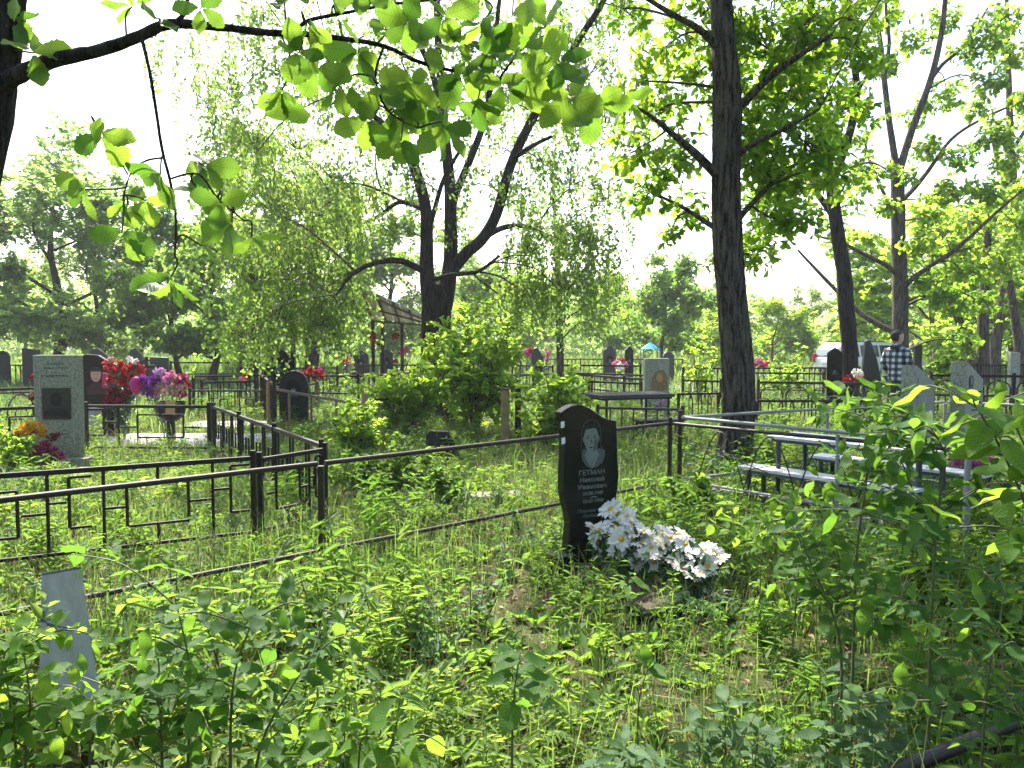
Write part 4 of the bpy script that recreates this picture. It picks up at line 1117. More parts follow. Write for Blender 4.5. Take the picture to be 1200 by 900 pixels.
sapling('tall_weed', 'light weed at the left of the bench board far end', [[(130, 700, 4.4), (128, 655, 4.4), (125, 625, 4.4)], [(150, 700, 4.4), (158, 650, 4.4)]], 44, 0.08, BRIL, 0, cat='weed', r0=0.004, f0=0.2, wf=1.2)
sapling('tall_weed', 'upright leafy weed between the lower rail and the slab stone', [[(545, 640, 6.3), (548, 580, 6.3), (560, 545, 6.3)], [(520, 640, 6.4), (522, 590, 6.4)]], 70, 0.085, BRIL, 5, 0.15, cat='weed', r0=0.005, f0=0.15, wf=1.2)
sapling('tall_weed', 'thin weed standing in front of the oak trunk foot', [[(870, 600, 7.2), (868, 550, 7.2), (866, 512, 7.2)], [(845, 600, 7.2), (840, 560, 7.2)]], 44, 0.09, BRIL, 4, 0.12, cat='weed', r0=0.004, f0=0.2, wf=1.1)

# ------------------------------------------------------------------ grass and ground cover
def clear_of(x, y):
    """1 where low plants may grow, 0 on slabs and graves"""
    ok = np.ones_like(x)
    for (cx, cy, ax, ay, hl, hw) in NO_GROW:
        u = (x - cx) * ax + (y - cy) * ay; v = -(x - cx) * ay + (y - cy) * ax
        ok = np.where((np.abs(u) < hl) & (np.abs(v) < hw), 0, ok)
    return ok

NO_GROW = []

def field(n_max, dens, ymax, ymin=1.0):
    """random points in the view wedge, thinned by dens(x, y) in 0..1"""
    y = np.sqrt(rng.uniform(ymin ** 2, ymax ** 2, size=n_max))
    x = rng.uniform(-0.82, 0.82, size=n_max) * (y + 0.8)
    k = rng.uniform(size=n_max) < dens(x, y)
    return x[k], y[k]

def patch(x, y):
    return 0.5 + 0.25 * np.sin(x * 1.7 + 1.3 * np.sin(y * 0.9)) + 0.25 * np.sin(y * 1.9 + x * 0.8 + 2)

def make_grass():
    x, y = field(640000, lambda x, y: np.clip((6.0 / np.maximum(y, 3)) ** 1.25, 0, 1) * np.clip(0.62 + .7 * patch(x, y), 0, 1) * clear_of(x, y), 34)
    n = len(x)
    h = rng.uniform(0.08, 0.42, size=n) * rng.uniform(.6, 1.1, size=n) * (0.7 + 0.6 * patch(x + 3, y)) * np.where(y > 14, 1.15, 1)
    corr = (np.abs(x - 0.6 + (5.3 - y) * 0.05) < 0.9) & (y > 3.4) & (y < 5.5)
    h = np.where(corr, h * 0.75, h)
    P = np.stack([x, y, gz(x, y) - 0.01], -1)
    a = rng.uniform(0, 6.28, size=n)
    lean = rng.uniform(0.1, 0.9, size=n)
    A = np.stack([np.cos(a) * lean, np.sin(a) * lean, np.ones(n)], -1)
    N = np.stack([-np.cos(a), -np.sin(a), 0.6 * np.ones(n)], -1)
    w = rng.uniform(0.0025, 0.007, size=n) * np.clip(y / 6, 1, 3.2)
    V, F = leaf_geo(P, A, N, h * 1.25, w, BLADE)
    # blades bow over towards their lean
    V = V.reshape(n, 6, 3)
    V[:, 4:, 2] -= (h * 0.35 * lean)[:, None]
    V[:, 4:, 0] += (np.cos(a) * h * 0.25 * lean)[:, None]; V[:, 4:, 1] += (np.sin(a) * h * 0.25 * lean)[:, None]
    var = np.clip(0.35 + 0.4 * patch(x * .6, y * .6) * 0.8 + rng.normal(size=n) * 0.22, 0, 1)
    dry = rng.uniform(size=n) < (0.06 + 0.16 * (patch(x * 1.3 + 5, y * 1.2) > 0.62))
    for sel, nm, m, lab in ((~dry, 'grass', 'grass_blade', 'green grass growing between the graves and fences'), (dry, 'dry_grass', 'straw', 'dry straw coloured grass lying among the green')):
        k = int(sel.sum())
        Fk = (BLADE[1][None] + (np.arange(k) * 6)[:, None, None]).reshape(-1, 4)
        o = link(nm, npmesh(nm, V[sel].reshape(-1, 3), Fk, m, np.repeat(var[sel], 2)))
        tag(o, lab, 'grass', None, 'stuff')

def plant_template(kind, seed):
    r = np.random.default_rng(seed)
    P, A, N, L, W = [], [], [], [], []
    stems = []
    if kind == 'broad':
        for s in range(r.integers(1, 4)):
            ax = r.normal(size=2) * 0.10
            h = r.uniform(0.6, 1.0)
            stems.append([(Vector((ax[0] * .2, ax[1] * .2, -.03)), .010), (Vector((ax[0], ax[1], h)), .005)])
            for i in range(7):
                f = 0.2 + 0.8 * i / 6
                c = np.array([ax[0] * f, ax[1] * f, h * f]); a0 = i * 1.57 + r.uniform(0, .5)
                for sgn in (0, math.pi):
                    a = a0 + sgn
                    P.append(c); A.append([math.cos(a), math.sin(a), r.uniform(-.8, .6)]); N.append([r.normal() * .5, r.normal() * .5, 1])
                    l = r.uniform(.11, .25) * (1.1 - 0.45 * f); L.append(l); W.append(l * r.uniform(.5, .68))
        tm = OVAL
    elif kind == 'lance':
        for s in range(r.integers(2, 4)):
            ax = r.normal(size=2) * 0.16
            stems.append([(Vector((ax[0] * .2, ax[1] * .2, -.03)), .008), (Vector((ax[0], ax[1], 1.0)), .004)])
            for i in range(8):
                f = 0.25 + 0.75 * i / 7
                c = np.array([ax[0] * f, ax[1] * f, f])
                for j in range(2):
                    a = i * 2.1 + j * 3.1 + r.uniform(0, .6)
                    P.append(c); A.append([math.cos(a), math.sin(a), r.uniform(-.5, 1.0)]); N.append([r.normal() * .5, r.normal() * .5, 1])
                    l = r.uniform(.18, .36) * (1.1 - .4 * f); L.append(l); W.append(l * r.uniform(.18, .28))
        tm = LANCE
    elif kind == 'pinnate':
        for s in range(r.integers(3, 6)):
            a = s * 1.4 + r.uniform(0, .6); h = r.uniform(.5, .95); ln = r.uniform(.6, .9)
            pts = [np.array([math.cos(a) * ln * t, math.sin(a) * ln * t, h * math.sin(min(1.0, t * 1.1) * 1.9) * 0.9]) for t in np.linspace(0, 1, 9)]
            stems.append([(Vector(pts[k]), .008 - .005 * k / 8) for k in (0, 3, 6, 8)])
            for i in range(2, 9):
                d = pts[i] - pts[i - 1]; d /= np.linalg.norm(d)
                sd = np.cross(d, [0, 0, 1.0]); sd /= np.linalg.norm(sd) + 1e-6
                for sg in (-1, 1):
                    P.append(pts[i]); A.append(sd * sg + d * .5 + np.array([0, 0, r.uniform(-.5, .2)])); N.append([r.normal() * .4, r.normal() * .4, 1])
                    l = r.uniform(.12, .18) * (1.15 - abs(i - 5) * .08); L.append(l); W.append(l * .38)
        tm = OVAL
    else:
        for i in range(9):
            a = i * 2.4 + r.uniform(0, .4)
            P.append(np.array([0, 0, .05])); A.append([math.cos(a), math.sin(a), r.uniform(.35, 1.1)]); N.append([-math.cos(a) * .5, -math.sin(a) * .5, 1])
            l = r.uniform(.45, .9); L.append(l); W.append(l * r.uniform(.25, .42))
        tm = OVAL
    V, F = leaf_geo(np.array(P), np.array(A, dtype=float), np.array(N, dtype=float), np.array(L), np.array(W), tm)
    if stems:
        SV, SF = tube(stems, 3)
        F = np.concatenate([F, SF + len(V)]); V = np.concatenate([V, SV])
    return V, F

def make_weeds():
    kinds = [('broad', 10), ('lance', 10), ('pinnate', 9), ('low', 5)]
    T = {k: [plant_template(k, 100 + 7 * i + len(k)) for i in range(n)] for k, n in kinds}
    out = {k: [[], [], [], 0] for k, n in kinds}
    wmat = {'broad': 'cool_weed_leaf', 'lance': 'weed_leaf', 'pinnate': 'bright_weed_leaf', 'low': 'weed_leaf'}
    def scatter(kind, x, y, h):
        n = len(x)
        pick = rng.integers(0, len(T[kind]), size=n)
        for q, (V, F) in enumerate(T[kind]):
            s = pick == q
            m = int(s.sum())
            if not m:
                continue
            xs, ys, hs = x[s], y[s], h[s]
            a = rng.uniform(0, 6.28, size=m); c, sn = np.cos(a), np.sin(a)
            tl = rng.normal(size=(m, 2)) * 0.24
            sxy = hs * rng.uniform(.8, 1.25, size=m)
            X = (V[None, :, 0] * c[:, None] - V[None, :, 1] * sn[:, None]) * sxy[:, None] + tl[:, :1] * V[None, :, 2] * hs[:, None]
            Y = (V[None, :, 0] * sn[:, None] + V[None, :, 1] * c[:, None]) * sxy[:, None] + tl[:, 1:] * V[None, :, 2] * hs[:, None]
            Z = V[None, :, 2] * hs[:, None]
            W = np.stack([X + xs[:, None], Y + ys[:, None], Z + gz(xs, ys)[:, None]], -1).reshape(-1, 3)
            FF = (F[None] + (np.arange(m) * len(V))[:, None, None]).reshape(-1, 4)
            b = out[kind]
            b[0].append(W); b[1].append(FF + b[3]); b[3] += len(W)
            pv = np.clip(0.25 + 0.55 * patch(xs * .8 + 1, ys * .8) + rng.normal(size=m) * .2, 0, 1)
            b[2].append(np.clip(np.repeat(pv, len(F)) + rng.normal(size=m * len(F)) * .08, 0, 1))
    def hmap(x, y):
        h = 0.20 + 0.16 * patch(x * .7 + 2, y * .8 + 1)
        h = np.where((x > 1.1) & (y < 6.5), h * 1.35, h)
        h = np.where((x < -0.9) & (y < 4.6), h * 1.2, h)
        corr = (np.abs(x - 0.65 + (y - 4.6) * 0.25) < 0.75) & (y > 3.2) & (y < 5.7)
        fl = np.abs((x - P0.x) * dB.y - (y - P0.y) * dB.x)
        h = np.where((fl < .55) & (x < 1.5), h * .55, h)
        return np.where(corr, h * 0.7, h)
    fall = lambda x, y: np.clip((5.0 / np.maximum(y, 3)) ** 1.1, 0, 1) * clear_of(x, y)
    x, y = field(9000, lambda x, y: fall(x, y) * np.clip(2.6 * patch(x * 1.6 + 1, y * 1.5 + 4) - 1.15, 0.08, 1), 16, 1.5)
    scatter('broad', x, y, hmap(x, y) * rng.uniform(.4, 1.5, size=len(x)))
    x, y = field(9500, lambda x, y: fall(x, y) * np.clip(2.4 * patch(x * 1.9 + 6, y * 1.7) - .95, 0.14, 1), 18, 1.5)
    scatter('lance', x, y, hmap(x, y) * rng.uniform(.5, 1.5, size=len(x)))
    x, y = field(5200, lambda x, y: fall(x, y) * np.clip(1.9 * patch(x + 9, y * 1.1 + 3) - .7, 0.03, 1), 18, 1.5)
    scatter('pinnate', x, y, hmap(x, y) * rng.uniform(.7, 1.3, size=len(x)))
    x, y = field(11000, lambda x, y: fall(x, y) * np.clip(1.3 * patch(x * .9, y * 1.4 + 5) + .1, .2, 1), 14, 1.5)
    scatter('low', x, y, 0.14 * rng.uniform(.6, 1.4, size=len(x)))
    x, y = field(7000, lambda x, y: np.clip((y - 12) / 6, 0, 1) * 0.8, 36, 12)
    scatter('broad', x, y, rng.uniform(.25, .5, size=len(x)))
    words = {'broad': ('broadleaf_weeds', 'low broad leafed weeds covering the ground'), 'lance': ('lance_leaf_weeds', 'narrow leafed weeds scattered over the ground'),
             'pinnate': ('feathery_weeds', 'feathery compound leafed weeds over the ground'), 'low': ('low_herbs', 'low herb rosettes close to the soil')}
    for k, (nm, lab) in words.items():
        V = np.concatenate(out[k][0]); F = np.concatenate(out[k][1]); v = np.concatenate(out[k][2])
        o = link(nm, npmesh(nm, V, F, wmat[k], v))
        tag(o, lab, 'weeds', None, 'stuff')

def make_meadow():
    n = 34000
    y = np.sqrt(rng.uniform(30 ** 2, 78 ** 2, size=n)); x = rng.uniform(-.85, .85, size=n) * y
    a = rng.uniform(0, 6.28, size=n)
    P = np.stack([x, y, np.zeros(n) - .05], -1)
    A = np.stack([np.cos(a) * .35, np.sin(a) * .35, np.ones(n)], -1)
    V, F = leaf_geo(P, A, np.stack([-np.cos(a), -np.sin(a), .5 * np.ones(n)], -1), rng.uniform(.35, .8, size=n), rng.uniform(.06, .14, size=n), BLADE)
    o = link('meadow_grass', npmesh('meadow_grass', V, F, 'grass_blade', np.repeat(rng.uniform(0.2, 1, size=n), 2)))
    tag(o, 'tall bright grass far behind the graves', 'grass', None, 'stuff')

def make_stalks():
    x, y = field(2600, lambda x, y: np.clip((5.0 / np.maximum(y, 3)) ** 1.1, 0, 1) * np.clip(1.6 * patch(x * 1.4 + 4, y * 1.2 + 1) - .3, 0, 1) * clear_of(x, y), 13, 2.2)
    paths = []
    for a, b in zip(x, y):
        h = rng.uniform(.15, .55) * (.5 if abs(a - .6) < .8 and 3.4 < b < 5.6 else 1); d = rng.normal(size=2) * .35 * h
        paths.append([(Vector((a, b, -.02)), .0022), (Vector((a + d[0] * .4, b + d[1] * .4, h * .6)), .0018), (Vector((a + d[0], b + d[1], h)), .001)])
    V, F = tube(paths, 3)
    tag(link('dry_stalks', npmesh('dry_stalks', V, F, 'straw', rng.uniform(0, 1, size=len(F)))), 'thin dry stalks of last year standing in the weeds', 'dry stalks', None, 'stuff')

def make_litter():
    x, y = field(60000, lambda x, y: np.clip((5.0 / np.maximum(y, 3)) ** 1.2, 0, 1) * np.clip(patch(x * 1.1 + 7, y * 1.3) + .1, 0, 1), 14, 2)
    n = len(x)
    P = np.stack([x, y, gz(x, y) + rng.uniform(0.005, 0.03, size=n)], -1)
    A = rng.normal(size=(n, 3)) * np.array([1, 1, .25]); N = rng.normal(size=(n, 3)) * .35 + np.array([0, 0, 1])
    V, F = leaf_geo(P, A, N, rng.uniform(.02, .07, size=n), rng.uniform(.008, .03, size=n), OVAL)
    o = link('leaf_litter', npmesh('leaf_litter', V, F, 'straw', np.repeat(rng.uniform(0, 1, size=n), 2)))
    tag(o, 'dry brown fallen leaves lying on the soil', 'leaf litter', None, 'stuff')

# ------------------------------------------------------------------ local-space builders
import bmesh
def bevelled(me, w, seg=2):
    bm = bmesh.new(); bm.from_mesh(me)
    bmesh.ops.remove_doubles(bm, verts=bm.verts, dist=1e-6)
    bmesh.ops.recalc_face_normals(bm, faces=bm.faces)
    ed = [e for e in bm.edges if len(e.link_faces) == 2 and e.calc_face_angle(0) > 0.6]
    bmesh.ops.bevel(bm, geom=ed, offset=w, segments=seg, affect='EDGES', profile=0.5)
    bm.to_mesh(me); bm.free()
    return me

def lbox(name, parent, c, size, m, bev=0.0, taper=1.0):
    x, y, z = (s / 2 for s in size)
    V = [(sx * x * (taper if sz > 0 else 1), sy * y * (taper if sz > 0 else 1), sz * z) for sx in (-1, 1) for sy in (-1, 1) for sz in (-1, 1)]
    F = [(0, 1, 3, 2), (4, 6, 7, 5), (0, 4, 5, 1), (2, 3, 7, 6), (0, 2, 6, 4), (1, 5, 7, 3)]
    me = pymesh(name, V, F, m)
    if bev:
        bevelled(me, bev)
    return link(name, me, parent, Matrix.Translation(c))

def lprism(name, parent, outline, y0, y1, m, bev=0.0, at=(0, 0, 0)):
    """outline in the x-z plane, extruded from y0 (front) to y1 (back)"""
    n = len(outline)
    V = [(x, y0, z) for x, z in outline] + [(x, y1, z) for x, z in outline]
    F = [list(range(n)), list(range(2 * n - 1, n - 1, -1))] + [(i, i + n, (i + 1) % n + n, (i + 1) % n) for i in range(n)]
    me = pymesh(name, V, F, m)
    bm = bmesh.new(); bm.from_mesh(me); bmesh.ops.recalc_face_normals(bm, faces=bm.faces); bm.to_mesh(me); bm.free()
    if bev:
        bevelled(me, bev)
    return link(name, me, parent, Matrix.Translation(at))

def ell(cx, cz, rx, rz, n=24, a0=0, a1=2 * math.pi):
    return [(cx + rx * math.cos(a0 + (a1 - a0) * k / n), cz + rz * math.sin(a0 + (a1 - a0) * k / n)) for k in range(n if abs(a1 - a0) > 6.2 else n + 1)]

def facing(fx, fy):
    return math.atan2(fx, -fy)

# ------------------------------------------------------------------ blossoms
def blossom_mesh(kind, m, seed):
    r = np.random.default_rng(seed)
    if kind == 'daisy':
        n = 17
        a = np.arange(n) * 2 * math.pi / n + r.normal(size=n) * .06
        n2 = 12
        a = np.concatenate([a, np.arange(n2) * 2 * math.pi / n2 + .2 + r.normal(size=n2) * .06])
        ln = np.concatenate([r.uniform(.78, .98, size=n), r.uniform(.6, .75, size=n2)])
        up = np.concatenate([r.normal(size=n) * .10 + .12, r.normal(size=n2) * .06 + .22])
        A = np.stack([np.cos(a), np.sin(a), up], -1)
        N = np.stack([-np.cos(a) * up, -np.sin(a) * up, np.ones(n + n2)], -1) + r.normal(size=(n + n2, 3)) * .12
        T = (np.array([[.12, 0, 0], [.35, .5, .05], [.82, .46, .02], [1, 0, -.05], [.82, -.46, .02], [.35, -.5, .05]]), OVAL[1])
        V, F = leaf_geo(np.zeros((n + n2, 3)), A, N, ln, .25, T)
        return npmesh('daisy_petals', V, F, m, np.repeat(r.uniform(.4, 1, size=n + n2), 2))
    n = 56 if kind == 'peony' else 34
    u = unit(r.normal(size=(n, 3)) * np.array([1, 1, .8]) + np.array([0, 0, .45]))
    P = u * r.uniform(.25, .75, size=(n, 1))
    A = u * .6 + r.normal(size=(n, 3)) * .6
    N = u + r.normal(size=(n, 3)) * .4
    if kind == 'aster':
        n = 90
        u = unit(r.normal(size=(n, 3)) + np.array([0, 0, .3])); P = u * .15; A = u; N = r.normal(size=(n, 3))
        V, F = leaf_geo(P, A, N, .85, .12, OVAL)
    else:
        V, F = leaf_geo(P, A, N, r.uniform(.4, .7, size=n), r.uniform(.4, .6, size=n), OVAL)
    return npmesh('blossom', V, F, m, np.repeat(r.uniform(0, 1, size=n), 2))
_BL = {}
def blossom(parent, p, r, m, kind='peony', name='blossom', d=None):
    key = (kind, m, random.randrange(2))
    if key not in _BL:
        _BL[key] = blossom_mesh(kind, m, len(_BL) + 5)
    d = Vector(d) if d is not None else Vector((random.uniform(-.5, .5), -1 + random.uniform(-.3, .5), random.uniform(.2, .9)))
    q = d.to_track_quat('Z', 'Y').to_matrix().to_4x4() @ Matrix.Rotation(random.uniform(0, 6.28), 4, 'Z')
    return link(name, _BL[key], parent, Matrix.Translation(Vector(p) - shift(parent)) @ q @ Matrix.Diagonal((r, r, r, 1)))

def stems_and_leaves(t, base, pts, lm='plastic_leaf', nleaf=40, L=0.10, spread=0.5):
    off = np.array(tuple(shift(t)))
    V, F = tube([smooth_path([(Vector(base) + Vector(rng.normal(size=3)) * .015, .004), (Vector(base) * .4 + Vector(p) * .6 + Vector((0, 0, .02)), .0035), (Vector(p), .003)], 3) for p in pts], 4)
    link('stems', npmesh('stems', V - off, F, 'flower_stem', smooth=True), t)['kind'] = 'stuff'
    k = rng.integers(0, len(pts), size=nleaf); f = rng.uniform(.3, .95, size=(nleaf, 1))
    P = np.array([tuple(p) for p in pts])[k] * f + np.array(tuple(base)) * (1 - f) + rng.normal(size=(nleaf, 3)) * .02
    A = rng.normal(size=(nleaf, 3)) + np.array([0, -.2, .1])
    V, F = leaf_geo(P, A, rng.normal(size=(nleaf, 3)) * .5 + np.array([0, -.3, .8]), L * rng.uniform(.6, 1.2, size=nleaf), L * .45, OVAL)
    link('leaves', npmesh('leaves', V - off, F, lm, np.repeat(rng.uniform(0, 1, size=nleaf), 2)), t)['kind'] = 'stuff'

def bouquet(name, label, Y, flowers, base=None, cat='flowers', group=None, L=0.10, nleaf=40, zbase=0.02, root=None):
    """flowers: (px, py, radius px, material, kind)"""
    pts = [D(f[0], f[1], Y + random.uniform(-.12, .1)) for f in flowers]
    mx = sum((p.x for p in pts)) / len(pts)
    b = Vector(base) if base is not None else Vector((mx, Y, zbase))
    t = thing(name, label, cat, b, group)
    for p, f in zip(pts, flowers):
        if p.z < f[2] * pm(Y) * .6 + b.z: p.z = f[2] * pm(Y) * .6 + b.z
        blossom(t, p, f[2] * pm(Y), f[3], f[4] if len(f) > 4 else 'peony')
    stems_and_leaves(t, b, pts, nleaf=nleaf, L=L)
    return t

# ------------------------------------------------------------------ the black granite headstone in the middle
n_ = Vector((.44, -.898, 0)).normalized(); w_ = Vector((.898, .44, 0)).normalized()
MS = Vector((.53, 5.53, 0)); MR = facing(n_.x, n_.y)
NO_GROW.append((MS.x, MS.y, w_.x, w_.y, .30, .12))
def main_stone():
    t = thing('headstone', 'tall wavy black granite headstone with etched portrait behind the white daisies', 'headstone', MS, None, MR)
    def q(zx, zy):
        return ((zx - 211) / 278 * .43, 1.165 - (zy - 72) / 778 * 1.03)
    out = [q(*p) for p in [(92, 852), (96, 780), (104, 700), (96, 640), (80, 580), (70, 510), (71, 420), (76, 320), (76, 230), (70, 170), (62, 128), (58, 108), (82, 90), (112, 76), (140, 71), (170, 76), (205, 93), (240, 118), (272, 142), (300, 156), (328, 163), (346, 168), (350, 230), (352, 310), (357, 400), (361, 470), (356, 540), (344, 600), (332, 660), (328, 740), (332, 852)]]
    lprism('stele', t, out[::-1], -.045, .045, 'black_granite', 0.006)
    lbox('plinth', t, (0, 0.0, .06), (.60, .22, .15), 'black_granite', .006)
    # etched picture: arch line, head, hair, jacket
    fy = -.0465
    po = lprism('portrait', t, [q(*p) for p in [(162, 330), (172, 305), (205, 318), (225, 318), (255, 305), (285, 320), (284, 350), (270, 385), (245, 405), (212, 413), (185, 395), (166, 365)]][::-1], fy, fy + .0012, 'engraved_mid')
    def sub(nm, pts, m, lift):
        return lprism(nm, po, [q(*p) for p in pts][::-1], fy - lift, fy - lift + .0011, m)
    arch = [(160, 330), (158, 250), (162, 195), (178, 165), (200, 153), (225, 153), (245, 165), (260, 195), (265, 240), (263, 295), (285, 318)]
    inn = [(p[0] + (3.5 if p[0] < 212 else -3.5), p[1] + 4) for p in arch]
    ring = arch + inn[::-1]
    sub('frame_line', ring, 'engraved_line', .0004)
    sub('neck', [(190, 300), (238, 300), (240, 330), (214, 385), (192, 335)], 'engraved_grey', .0008)
    sub('face', [(172, 225), (174, 265), (182, 300), (198, 326), (214, 332), (230, 326), (243, 300), (249, 262), (248, 222), (240, 200), (210, 196), (182, 202)], 'engraved_grey', .0016)
    sub('hair', [(172, 236), (170, 208), (177, 188), (196, 175), (226, 175), (243, 187), (250, 208), (249, 236), (244, 220), (238, 204), (222, 198), (200, 202), (184, 203), (177, 220)], 'engraved_hair', .0024)
    sub('ear', [(172, 240), (167, 246), (169, 266), (175, 276)], 'engraved_grey', .0020)
    sub('ear', [(249, 240), (254, 246), (252, 266), (246, 276)], 'engraved_grey', .0020)
    sub('cheek', [(228, 262), (246, 250), (244, 290), (232, 316), (222, 322)], 'engraved_mid', .0021)
    sub('eye', [(184, 248), (193, 244), (202, 248), (193, 253)], 'engraved_dark', .0024)
    sub('eye', [(219, 248), (229, 244), (238, 248), (229, 253)], 'engraved_dark', .0024)
    sub('eyebrow', [(181, 239), (192, 234), (204, 238), (192, 238)], 'engraved_dark', .0024)
    sub('eyebrow', [(217, 238), (230, 234), (241, 239), (230, 238)], 'engraved_dark', .0024)
    sub('nose', [(209, 250), (213, 250), (218, 280), (204, 280), (208, 276)], 'engraved_mid', .0024)
    sub('mouth', [(196, 300), (210, 297), (226, 300), (211, 305)], 'engraved_dark', .0024)
    sub('collar', [(190, 318), (213, 390), (208, 410), (176, 340)], 'engraved_grey', .0022)
    sub('collar', [(240, 318), (214, 390), (220, 410), (254, 338)], 'engraved_grey', .0028)
    for body, zx, zy in (('ГЕТМАН', 216, 433), ('Николай', 218, 471), ('Иванович', 220, 508), ('24.08.1949', 222, 544), ('03.07.1990', 224, 585), ('Помним', 188, 634), ('Любим', 208, 662)):
        x, z = q(zx, zy)
        link('inscription', TXT[body], t, Matrix.Translation((x, fy, z)))
    lprism('divider', t, [q(*p) for p in [(205, 567), (222, 560), (240, 563), (250, 567), (235, 569), (222, 566), (212, 570)]][::-1], fy, fy + .001, 'letter_grey')
    for k, (zx, zy) in enumerate(((60, 172), (64, 256))):
        x, z = q(zx + 8, zy)
        p = thing('paper_note', ('upper' if k == 0 else 'lower') + ' small white paper tag on the left edge of the black wavy headstone', 'paper', MS + w_ * (x - .012) - Vector((0, 0, 0)), 'paper tags on the black headstone', MR)
        p.location.z = z
        lprism('sheet', p, [(-.012, -.022), (.012, -.018), (.012, .024), (-.012, .018)], -.058, -.052, 'white_paper')
        lbox('tape', p, (.008, -.052, .0), (.012, .012, .01), 'white_paper')
    k = thing('grave_kerb', 'low black granite kerb around the soil before the wavy headstone', 'kerb', MS, None, MR)
    for x in (-.275, .275):
        lbox('kerb_stone', k, (x, -.60, .02), (.055, .92, .10), 'black_granite', .006)
    lbox('kerb_stone', k, (0, -1.09, .018), (.605, .055, .10), 'black_granite', .006)
    V, F = [], []
    nx, ny = 14, 24
    for j in range(ny):
        for i in range(nx):
            x = -.246 + .492 * i / (nx - 1); y = -.125 - .93 * j / (ny - 1)
            V.append((x, y, .025 + .05 * math.sin(math.pi * i / (nx - 1)) + .015 * rng.normal()))
    for j in range(ny - 1):
        for i in range(nx - 1):
            F.append((j * nx + i, j * nx + i + 1, (j + 1) * nx + i + 1, (j + 1) * nx + i))
    link('soil', pymesh('soil', V, F, 'grave_soil', True), k)
main_stone()

def daisies():
    A = [(716, 597, 23), (722, 618, 24), (702, 622, 20), (740, 614, 20), (700, 634, 23), (728, 632, 25), (746, 624, 22), (724, 648, 20), (742, 646, 21), (715, 640, 16), (752, 636, 18), (694, 618, 15), (756, 652, 18), (735, 605, 18), (745, 660, 16), (758, 632, 18), (763, 642, 17), (754, 622, 16), (770, 634, 17), (766, 660, 16)]
    B = [(769, 646, 22), (774, 656, 20), (762, 652, 17), (785, 630, 22), (795, 626, 20), (780, 638, 20), (805, 650, 19), (800, 668, 21), (818, 650, 20), (826, 645, 22), (838, 650, 20), (845, 656, 17), (815, 662, 19), (830, 664, 20), (790, 660, 18), (775, 622, 16), (812, 676, 17), (822, 672, 15), (803, 638, 18)]
    for lst, lab, bx in ((A, 'bunch of white daisies leaning on the black wavy headstone', 722), (B, 'larger bunch of white daisies at the front end of the grave bed', 800)):
        Yb = 5.2 - (bx - 690) / 160 * .62
        base = D(bx, 690, Yb); base.z = .06
        t = thing('daisy_bouquet', lab, 'flowers', base, 'white daisy bunches on the grave')
        pts = []
        for (x, y, r) in lst:
            Yd = 5.22 - (x - 690) / 160 * .60 + (650 - y) * .0038 + random.uniform(-.05, .05)
            p = D(x, y, Yd)
            p.z = max(p.z, .14)
            pts.append(p)
            d = Vector((random.uniform(-.7, .6), -0.55 + random.uniform(-.35, .5), .95 + random.uniform(-.4, .3)))
            f = blossom(t, p, r * pm(Yd) * .86, 'petal_white', 'daisy', 'daisy', d)
            c = link('centre', CENT, f)
        stems_and_leaves(t, base, pts, 'plastic_leaf', 90, .10)
def centre_mesh():
    V, F = [], []
    n = 10
    for (r, z) in ((.20, .03), (.17, .09), (.09, .125)):
        for k in range(n):
            V.append((r * math.cos(k * 6.2832 / n), r * math.sin(k * 6.2832 / n), z))
    V.append((0, 0, .13))
    for j in range(2):
        for k in range(n):
            F.append((j * n + k, j * n + (k + 1) % n, (j + 1) * n + (k + 1) % n, (j + 1) * n + k))
    for k in range(n):
        F.append((2 * n + k, 2 * n + (k + 1) % n, 3 * n))
    return pymesh('daisy_centre', V, F, 'flower_centre', True)
CENT = centre_mesh()
daisies()
# dark strappy plant at the end of the bed
def strap_plant():
    c = G(822, 722); c.z = 0
    t = thing('strap_leaf_plant', 'dark tuft of strap leaves at the end of the daisies', 'plant', c)
    n = 120
    a = rng.uniform(0, 6.28, size=n)
    P = np.stack([np.cos(a) * .05, np.sin(a) * .05, np.zeros(n)], -1)
    A = np.stack([np.cos(a) * rng.uniform(.3, 1.2, size=n), np.sin(a) * rng.uniform(.3, 1.2, size=n), np.ones(n)], -1)
    V, F = leaf_geo(P, A, np.stack([-np.cos(a), -np.sin(a), np.ones(n)], -1), rng.uniform(.15, .34, size=n), .014, BLADE)
    V = V.reshape(n, 6, 3); V[:, 4:, 2] -= .10
    link('leaves', npmesh('leaves', V.reshape(-1, 3), F, 'plastic_leaf', np.repeat(rng.uniform(0, 1, size=n), 2)), t)['kind'] = 'stuff'
    V, F = tube([[(Vector((0, 0, -.03)), .03), (Vector((0, 0, .05)), .02)]], 7); link('root_crown', npmesh('root_crown', V, F, 'green_stem', smooth=True), t)
strap_plant()

